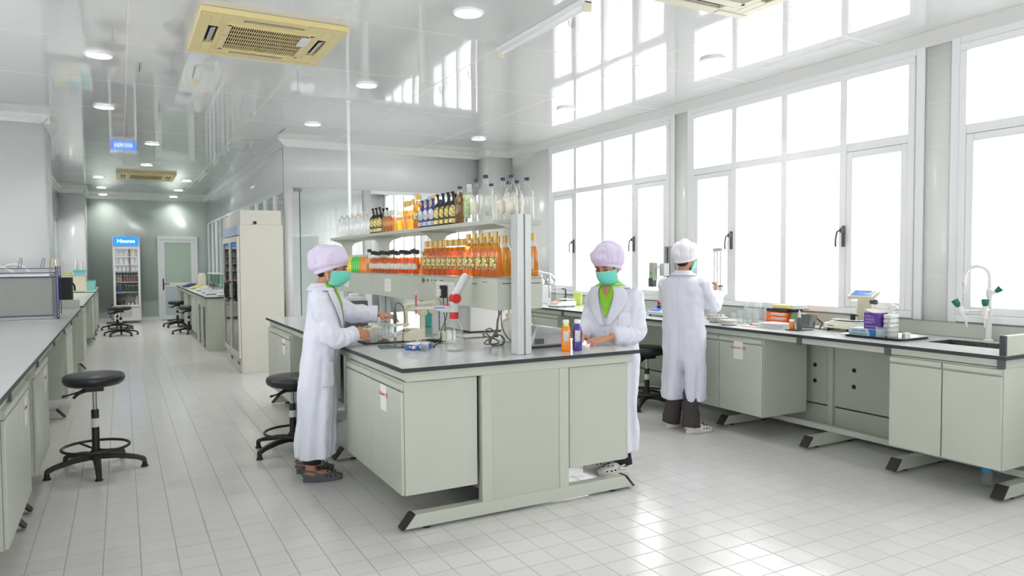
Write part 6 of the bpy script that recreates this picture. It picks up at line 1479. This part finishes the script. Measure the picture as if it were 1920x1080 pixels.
text(cb, 'SUPER WARE', dgrey, .019, (4.8545, 3.47, ZT + .040), (0, -1, 0), (0, 0, 1)); text(cb, 'Disposable Bouffant Cap', dgrey, .0135, (4.8545, 3.47, ZT + .019), (0, -1, 0), (0, 0, 1))
t = thing('purple_carton', 'open purple carton with white print standing on the blue carton', 'carton', (4.94, 3.41, ZT + .0585))
pc = part(t, 'carton', MB().box(4.88, 5.0, 3.332, 3.445, ZT + .0585, ZT + .178), purple, .001)
part(pc, 'open_flap', MB().obox((4.94, 3.40, ZT + .186), ((1, 0, 0), (0, .95, .3), (0, -.3, .95)), (.058, .05, .0008)), mat('card_inside', (.50, .46, .36), .7))
for k, (z, w_) in enumerate(((.155, .045), (.145, .07), (.130, .08), (.122, .075), (.108, .08), (.100, .05), (.074, .09))): part(pc, 'printed_line', MB().box(4.8788, 4.8799, 3.435 - w_, 3.435, ZT + z, ZT + z + .0035), mat('pale_violet_print', (.45, .36, .62), .6))
t = thing('tissue_pack', 'stack of white wrapped tissue packs right of the purple carton', 'pack', (4.96, 3.28, ZT))
for k in range(5): part(t, 'pack', MB().rbox(4.925, 5.03, 3.262, 3.325, ZT + .034 * k, ZT + .034 * k + .032, .012), paper, .008)
t = thing('small_carton', 'small white barcode box lying on the right of the tray', 'carton', (4.96, 3.17, ZT))
part(t, 'box', MB().box(4.92, 4.98, 3.145, 3.175, ZT, ZT + .045), paper, .001)
part(t, 'barcode', MB().box(4.9192, 4.9199, 3.15, 3.17, ZT + .01, ZT + .035), gplast)
t = thing('spray_bottle', 'clear trigger spray bottle with white head on the tray', 'spray bottle', (4.88, 3.21, ZT))
sx, sy = 4.862, 3.205
part(t, 'bottle', MB().lathe([(.030, 0), (.034, .006), (.034, .095), (.030, .125), (.018, .165), (.014, .180)], (sx, sy, ZT), 28), clearg)
part(t, 'liquid', MB().lathe([(.029, .005), (.031, .010), (.031, .060)], (sx, sy, ZT), 24), water)
part(t, 'collar', MB().lathe([(.017, .181), (.017, .205)], (sx, sy, ZT), 20), wplast)
part(t, 'trigger_head', MB().prism([(sy + .055, ZT + .235), (sy + .055, ZT + .250), (sy + .01, ZT + .255), (sy - .035, ZT + .238), (sy - .042, ZT + .222), (sy - .015, ZT + .2055), (sy + .014, ZT + .2055), (sy + .018, ZT + .228)], 'x', sx - .012, sx + .012), wplast, .003)
part(t, 'trigger', MB().tube([(sx, sy + .03, ZT + .230), (sx, sy + .034, ZT + .21), (sx, sy + .046, ZT + .185)], [.006, .005, .004], 8), wplast)
beaker(4.845, 3.290, .030, .078, 'small clear beaker in front of the spray bottle on the tray', .3, ZT, 'beaker on the tray')
# litter under the sink
t = thing('plastic_bottle', 'crumpled clear water bottle with blue label under the sink cabinet', 'bottle', (5.22, 2.52, 0))
part(t, 'body', MB().lathe([(.03, 0), (.035, .01), (.034, .09), (.03, .11), (.034, .13), (.033, .20), (.014, .24), (.014, .255)], (4.96, 2.60, .001), 20), clearg)
part(t, 'blue_label', MB().tube([(4.96, 2.60, .10), (4.96, 2.60, .19)], .0355, 20, cap=False), mat('bright_blue_film', srgb(40, 140, 190), .5))

# ------------------------------------------------------------------ left bench and corridor things
t = thing('drying_cabinet', 'large dull stainless box standing on the left bench', 'cabinet', (-1.0, 8.95, W1))
part(t, 'box', MB().box(-1.44, -.640, 8.90, 9.45, W1 + .03, 1.362), steel, .004)
part(t, 'top_lip', MB().box(-1.45, -.66, 8.885, 9.46, 1.3625, 1.385), mat('pale_steel', (.62, .63, .64), .4, .4), .003)
part(t, 'base_strip', MB().box(-1.44, -.64, 8.91, 9.44, W1, W1 + .03), gplast, .002)
t = thing('wire_rack', 'dark blue coated wire drying rack wrapped round the stainless box', 'rack', (-1.0, 8.8, W1))
r_ = .0042; x0, x1, y0, y1 = -1.46, -.60, 8.86, 9.48
def bar(*pts): return MB().tube(list(pts), r_, 6)
for z in (W1 + .042, 1.352, 1.400, 1.446):
    part(t, 'long_wire', bar((x0, y0, z), (x1, y0, z)), rackblue); part(t, 'side_wire', bar((x1, y0, z), (x1, y1, z)), rackblue)
for y in (y0, y0 + .06, y0 + .30, y1): part(t, 'upright', bar((x1, y, W1 + .006), (x1, y, 1.47)), rackblue)
part(t, 'upright', bar((x1 + .018, y0, W1 + .006), (x1 + .018, y0, 1.45)), rackblue)
for k, x in enumerate((-1.34, -1.12, -.93, -.735)):
    part(t, 'hook', MB().tube([(x, y0, 1.446), (x + .025, y0, 1.545), (x + .032, y0, 1.558), (x + .041, y0, 1.545), (x + .026, y0, 1.446)], .0030, 6), rackblue)
for z in (1.02, 1.05, 1.08): part(t, 'side_wire', bar((x1, y0, z), (x1, y1, z)), rackblue)
part(t, 'rubber_feet', MB().cyl((x1 + .01, y0, W1), (x1 + .01, y0, W1 + .02), .012, n=10), blackr)
t = thing('white_hose', 'coiled white hose lying on top of the stainless box', 'hose', (-1.1, 9.2, 1.39))
part(t, 'hose', coil([(-1.36, 9.1, 1.400), (-1.30, 9.15, 1.46), (-1.18, 9.2, 1.485), (-1.08, 9.2, 1.45), (-1.0, 9.2, 1.400)], .014), wplast)
part(t, 'hose_loop', coil([(-1.15, 9.25, 1.400), (-1.08, 9.28, 1.475), (-.98, 9.28, 1.495), (-.90, 9.25, 1.45), (-.86, 9.2, 1.400)], .014), wplast)
t = thing('wall_dispenser', 'small ivory box fixed to the wall corner above the left bench', 'dispenser', (-.74, 10.4, 1.5))
part(t, 'box', MB().box(-.757, -.67, 10.35, 10.5, 1.38, 1.56), ivory2, .004)
part(t, 'outlet', MB().box(-.735, -.69, 10.38, 10.46, 1.35, 1.379), gplast, .003)
t = thing('steel_flask', 'slim white and steel cylinder standing in front of the wall dispenser', 'flask', (-.665, 9.7, W1))
part(t, 'tube', MB().cyl((-.655, 9.72, W1), (-.655, 9.72, 1.54), .012), chrome)
part(t, 'foot', MB().cyl((-.655, 9.72, W1), (-.655, 9.72, W1 + .012), .04), wplast)
t = thing('black_analyser', 'matt black upright instrument at the near end of the second left bench', 'instrument', (-.7, 11.7, W1))
part(t, 'case', MB().rbox(-.95, -.60, 11.5, 11.85, W1, 1.30, .02), mat('matt_black_case', (.028, .030, .032), .6), .004)
part(t, 'side_handle', MB().tube([(-.592, 11.6, 1.22), (-.572, 11.62, 1.18), (-.572, 11.66, 1.12)], .012, 8), blackp)
t = thing('blue_cloth', 'small bright blue item on top of the black instrument', 'cloth', (-.78, 11.6, 1.301))
part(t, 'cloth', MB().ell((-.78, 11.62, 1.318), (.055, .05, .017)), blue)
t = thing('white_cupboard', 'white countertop cupboard on the last left bench', 'cupboard', (-.8, 17.1, W1))
part(t, 'body', MB().box(-1.05, -.64, 16.95, 17.4, W1, 1.25), ivory2, .004)
part(t, 'door', MB().box(-1.04, -.65, 16.935, 16.948, W1 + .02, 1.24), ivory2, .002)
part(t, 'top', MB().box(-1.06, -.63, 16.93, 17.41, 1.2505, 1.262), wplast, .002)
t = thing('blue_basket', 'light blue plastic basket on the white cupboard', 'basket', (-.75, 17.1, 1.265))
part(t, 'basket', MB().loft([rr_ring(-.83, -.67, 17.0, 17.22, .02, 1.265), rr_ring(-.87, -.63, 16.97, 17.25, .02, 1.355), rr_ring(-.85, -.65, 16.99, 17.23, .02, 1.352), rr_ring(-.82, -.68, 17.02, 17.20, .02, 1.272)]), mat('light_blue_plastic', srgb(130, 205, 215), .4))
for k, (x, h) in enumerate(((-.80, .20), (-.70, .15))):
    q = thing('steel_cylinder', ['steel cylinder standing in the blue basket, left', 'steel cylinder standing in the blue basket, right'][k], 'cylinder', (x, 17.1, 1.275), 0, 'steel cylinders in the blue basket')
    part(q, 'cylinder', MB().cyl((x, 17.1, 1.274), (x, 17.1, 1.36 + h), .022), chrome)
    part(q, 'cap', MB().cyl((x, 17.1, 1.3602 + h), (x, 17.1, 1.372 + h), .018), gplast)
t = thing('green_basket', 'low yellow-green basket beside the light blue one', 'basket', (-.97, 17.1, 1.263))
part(t, 'basket', MB().loft([rr_ring(-1.04, -.90, 17.0, 17.2, .02, 1.263), rr_ring(-1.06, -.88, 16.98, 17.22, .02, 1.31), rr_ring(-1.05, -.89, 16.99, 17.21, .02, 1.308), rr_ring(-1.03, -.91, 17.01, 17.19, .02, 1.27)]), mat('yellow_green_plastic', srgb(206, 214, 130), .4))
t = thing('teal_basket', 'translucent teal plastic basket near the end of the left corridor bench', 'basket', (-.55, 17.9, W1))
part(t, 'basket', MB().loft([rr_ring(-.66, -.51, 17.75, 18.1, .02, W1), rr_ring(-.69, -.48, 17.72, 18.13, .02, 1.13), rr_ring(-.675, -.495, 17.735, 18.115, .02, 1.128), rr_ring(-.65, -.52, 17.76, 18.09, .02, W1 + .006)]), mat('pale_teal_plastic', srgb(150, 215, 205), .4))
part(t, 'rim', MB().box(-.70, -.47, 17.71, 17.725, 1.12, 1.14), teal)
t = thing('orange_pouch', 'small orange item at the corner of the last left bench', 'pouch', (-.52, 19.0, W1))
part(t, 'pouch', MB().ell((-.55, 19.0, W1 + .021), (.09, .06, .02)), mat('dull_orange', srgb(205, 140, 70), .6))
# wall signs seen on the corridor wall edge
t = thing('wall_notice', 'pale notice with blue heading on the wall beyond the left wall corner', 'notice', (-1.21, 13.2, 1.9))
part(t, 'sheet', MB().box(-1.219, -1.212, 12.9, 13.3, 1.55, 1.95), paper)
part(t, 'heading', MB().box(-1.2118, -1.2105, 12.92, 13.28, 1.80, 1.93), blue)
# upright drinks fridge
fx0, fx1, fy0, fy1 = -.18, .42, 20.12, 20.70
t = thing('display_fridge', 'white upright glass-door fridge with lit blue Hisense header at the corridor end', 'fridge', ((fx0 + fx1) / 2, 20.4, 0))
bd = MB(); bd.box(fx0, fx0 + .03, fy0, fy1, .06, 2.14).box(fx1 - .03, fx1, fy0, fy1, .06, 2.14).box(fx0 + .03, fx1 - .03, fy1 - .03, fy1, .06, 2.14)
bd.box(fx0 + .03, fx1 - .03, fy0, fy1 - .03, .06, .40).box(fx0 + .03, fx1 - .03, fy0, fy1 - .03, 1.90, 2.14)
part(t, 'body', bd, wplast, .004)
for x in (fx0 + .06, fx1 - .06): part(t, 'foot', MB().cyl((x, fy0 + .05, 0), (x, fy0 + .05, .06), .016, n=10), chrome)
hd = part(t, 'header', MB().rbox(fx0 + .025, fx1 - .025, fy0 - .025, fy0 - .001, 1.925, 2.135, .010), MATS['lit_blue_sign'], .004)
text(hd, 'Hisense', MATS['lit_white_letters'], .125, ((fx0 + fx1) / 2, fy0 - .0262, 2.03), (1, 0, 0), (0, 0, 1), .002)
g_ = MB()
for k in range(6): g_.box(fx0 + .18, fx1 - .20, fy0 - .004, fy0 - .0005, .17 + .032 * k, .182 + .032 * k)
part(t, 'lower_grille', g_, gplast)
df = MB().box(fx0 + .005, fx0 + .055, fy0 - .03, fy0 - .002, .41, 1.895).box(fx1 - .055, fx1 - .005, fy0 - .03, fy0 - .002, .41, 1.895).box(fx0 + .055, fx1 - .055, fy0 - .03, fy0 - .002, .41, .455).box(fx0 + .055, fx1 - .055, fy0 - .03, fy0 - .002, 1.835, 1.895)
dd_ = part(t, 'door', df, white, .004); part(dd_, 'door_glass', MB().box(fx0 + .05, fx1 - .05, fy0 - .018, fy0 - .012, .45, 1.84), pane)
shz = [.42, .78, 1.03, 1.28, 1.47, 1.66]
for z in shz[1:]: part(t, 'shelf', MB().box(fx0 + .032, fx1 - .032, fy0 + .03, fy1 - .04, z - .02, z - .005), wplast)
part(t, 'back_liner', MB().box(fx0 + .031, fx1 - .031, fy1 - .04, fy1 - .031, .41, 1.89), mat('fridge_liner_grey', (.30, .33, .33), .5))
random.seed(11)
def stock(nm, L, mm_, z, xs, r, h, grp, capm=wplast):
    pr = thing(nm, L % ORD[0], 'bottle', (0, 0, 0), 0, grp)
    part(pr, 'body', MB().lathe([(r * .95, 0), (r, .004), (r, h * .6), (r * .4, h * .82), (r * .38, h)], n=14), mm_, world=False)
    part(pr, 'cap', MB().lathe([(r * .5, h * .9), (r * .5, h * 1.04)], n=12), capm, world=False)
    for i, x in enumerate(xs):
        if i == 0: pr.location = (x, fy0 + .08, z)
        else: dup(pr, (x, fy0 + .08, z), 0, L % ORD[i], grp)
stock('reagent_bottle', 'brown reagent bottle on the fridge floor, %s from the left', mat('brown_glass', (.05, .03, .02), .2), .401 + .0, [-.06, .06], .045, .20, 'brown reagent bottles in the fridge', blackp)
stock('soft_drink', 'small blue-capped bottle on the fridge floor, %s from the left', lplast, .401, [.15, .23], .030, .13, 'small bottles on the fridge floor', blue)
stock('water_bottle', 'tall clear bottle at the right of the fridge floor, %s', mat('pinkish_clear', (.55, .48, .48), .3), .401, [.33], .038, .26, 'tall bottle in the fridge')
stock('soft_drink', 'blue bottle on the second fridge shelf, %s from the left', mat('dull_blue_drink', (.06, .10, .25), .4), .776, [-.12, -.07, -.02], .024, .19, 'blue bottles in the fridge')
stock('soft_drink', 'dark green bottle on the second fridge shelf, %s from the left', mat('dull_green_drink', (.04, .13, .08), .4), .776, [.10, .155, .21, .265, .32, .365], .024, .16, 'green bottles in the fridge')
stock('soft_drink', 'yellowish bottle on the third fridge shelf, %s from the left', mat('dull_yellow_drink', (.40, .38, .16), .4), 1.026, [-.12, -.065, -.01], .026, .17, 'yellow bottles in the fridge')
stock('soft_drink', 'reddish bottle on the third fridge shelf, %s from the left', mat('dull_red_drink', (.30, .12, .12), .4), 1.026, [.07, .125, .18, .235, .29, .345], .024, .16, 'red bottles in the fridge')
stock('sample_tub', 'white tub on the fourth fridge shelf, %s from the left', mat('dull_white_tub', (.50, .50, .47), .5), 1.276, [-.11, -.03, .06, .16, .26, .34], .036, .10, 'white tubs in the fridge')
stock('sample_bag', 'pale bag-like package on the fifth fridge shelf, %s from the left', mat('pale_bag', (.42, .43, .42), .5), 1.466, [-.10, .0, .12, .25, .34], .044, .13, 'pale packages on the fifth shelf')
stock('sample_bag', 'crumpled package on the top fridge shelf, %s from the left', mat('tan_bag', (.36, .33, .28), .6), 1.656, [-.10, .01, .13, .27], .05, .13, 'packages on the top fridge shelf')
t = thing('fridge_cord', 'thin dark power cord beside the display fridge', 'cable', (-.25, 20.6, .1)); part(t, 'cord', coil([(-.19, 20.60, .45), (-.30, 20.62, .35), (-.28, 20.60, .15), (-.16, 20.58, .03), (-.21, 20.55, .008)], .008), blackr)
# tall reagent refrigerator at the corridor corner: doors face the corridor (-x)
gx0, gx1, gy0, gy1 = 1.37, 1.965, 10.18, 11.75
t = thing('reagent_refrigerator', 'tall off-white refrigerator cabinet with two glass doors at the corridor corner', 'refrigerator', (1.66, 10.9, 0))
offw = mat('off_white_enamel', srgb(214, 212, 202), .45, nscale=6, namp=.03)
bd = MB(); bd.box(gx0 + .03, gx1, gy0, gy0 + .05, 0, 2.0).box(gx0 + .03, gx1, gy1 - .05, gy1, 0, 2.0).box(gx1 - .05, gx1, gy0 + .05, gy1 - .05, 0, 2.0).box(gx0 + .03, gx1 - .05, gy0 + .05, gy1 - .05, 0, .22).box(gx0 + .03, gx1 - .05, gy0 + .05, gy1 - .05, 1.93, 2.0)
part(t, 'body', bd, offw, .004)
part(t, 'compressor_box', MB().box(gx0 + .04, gx1 - .02, gy0 + .01, gy0 + .90, 2.001, 2.20), offw, .004)
part(t, 'rear_box', MB().box(gx0 + .04, gx1 - .15, gy1 - .60, gy1 - .05, 2.001, 2.17), offw, .004)
part(t, 'warning_light', MB().cyl((1.60, gy0 + .009, 2.03), (1.60, gy0 - .006, 2.03), .022), blackp)
part(t, 'header_strip', MB().box(gx0 + .004, gx0 + .029, gy0 + .01, gy1 - .01, 1.86, 1.995), mat('pale_blue_header', srgb(170, 186, 208), .4), .002)
part(t, 'vent_grille', MB().box(gx0 + .024, gx0 + .0295, gy0 + .2, gy0 + .36, .09, .13).box(gx0 + .024, gx0 + .0295, gy0 + .9, gy0 + 1.06, .09, .13), dgrey)
for a, b in ((gy0 + .01, (gy0 + gy1) / 2 - .005), ((gy0 + gy1) / 2 + .005, gy1 - .01)):
    df = MB(); X0, X1 = gx0, gx0 + .028
    df.box(X0, X1, a, a + .09, .20, 1.85).box(X0, X1, b - .09, b, .20, 1.85).box(X0, X1, a + .09, b - .09, .20, .30).box(X0, X1, a + .09, b - .09, 1.76, 1.85)
    dd_ = part(t, 'door', df, offw, .003)
    part(dd_, 'door_glass', MB().box(X0 + .010, X0 + .016, a + .085, b - .085, .29, 1.77), glass('refrigerator_glass', (.62, .70, .72), 1.2) if 'refrigerator_glass' not in MATS else MATS['refrigerator_glass'])
    gk = MB().box(X0 - .001, X0 + .001, a + .082, a + .092, .29, 1.77).box(X0 - .001, X0 + .001, b - .092, b - .082, .29, 1.77).box(X0 - .001, X0 + .001, a + .082, b - .082, .288, .30).box(X0 - .001, X0 + .001, a + .082, b - .082, 1.76, 1.772)
    part(dd_, 'gasket', gk, blackr)
    hy = b - .05 if a < gy0 + .1 else a + .05
    part(dd_, 'door_handle', MB().tube([(X0 + .001, hy, .98), (X0 - .06, hy, 1.0), (X0 - .065, hy, 1.10), (X0 - .06, hy, 1.20), (X0 + .001, hy, 1.22)], .016, 10), blackp)
for z in (.5, .8, 1.1, 1.4): part(t, 'shelf', MB().box(gx0 + .05, gx1 - .055, gy0 + .055, gy1 - .055, z, z + .012), chrome)
# balances on the corridor bench
def small_balance(x, y, label, m, shield=False):
    t = thing('laboratory_balance', label, 'balance', (x, y, W1), 0, 'balances along the corridor bench')
    part(t, 'case', MB().prism([(x - .17, W1 + .008), (x + .14, W1 + .008), (x + .14, W1 + .085), (x + .0, W1 + .085), (x - .17, W1 + .03)], 'y', y - .11, y + .11), m, .008)
    part(t, 'key_panel', MB().obox((x - .085, y, W1 + .0605), ((.17, 0, .055), (0, 1, 0), (-.055, 0, .17)), (.05, .08, .002)), gplast)
    part(t, 'pan', MB().cyl((x + .06, y, W1 + .0855), (x + .06, y, W1 + .10), .055), chrome)
    if shield:
        s = MB(); s.box(x - .04, x - .034, y - .10, y + .10, W1 + .0865, W1 + .36).box(x + .13, x + .136, y - .10, y + .10, W1 + .0865, W1 + .36).box(x - .034, x + .13, y - .10, y - .096, W1 + .0865, W1 + .36).box(x - .034, x + .13, y + .096, y + .10, W1 + .0865, W1 + .36)
        part(t, 'glass_shield', s, glass('shield_glass', (.86, .92, .90), 1.2) if 'shield_glass' not in MATS else MATS['shield_glass'])
        part(t, 'shield_top', MB().box(x - .05, x + .145, y - .11, y + .11, W1 + .361, W1 + .385), wplast, .004)
    part(t, 'feet', MB().box(x - .15, x + .12, y - .09, y + .09, W1, W1 + .008), blackr)
small_balance(1.62, 13.35, 'white balance at the near end of the corridor bench', wplast)
small_balance(1.50, 14.1, 'white balance with glass draught shield, nearer of two', wplast, True)
small_balance(1.52, 15.0, 'white balance with glass draught shield, farther of two', wplast, True)
small_balance(1.50, 16.0, 'white balance in the middle of the corridor bench', wplast)
small_balance(1.48, 17.2, 'yellowish balance on the corridor bench', yellow)
small_balance(1.42, 18.6, 'dark blue balance near the end door', mat('dark_blue_case', (.05, .08, .16), .5))
t = thing('white_canister', 'small white canister at the far end of the corridor bench', 'canister', (1.68, 18.9, W1))
part(t, 'body', MB().cyl((1.72, 18.9, W1), (1.72, 18.9, 1.20), .09), ivory2, .005)
part(t, 'lid', MB().cyl((1.72, 18.9, 1.2005), (1.72, 18.9, 1.24), .07), wplast, .005)
t = thing('red_item', 'small red item beside the white canister', 'box', (1.90, 18.4, W1))
part(t, 'box', MB().box(1.83, 1.95, 18.4, 18.5, W1, W1 + .06), red, .004)
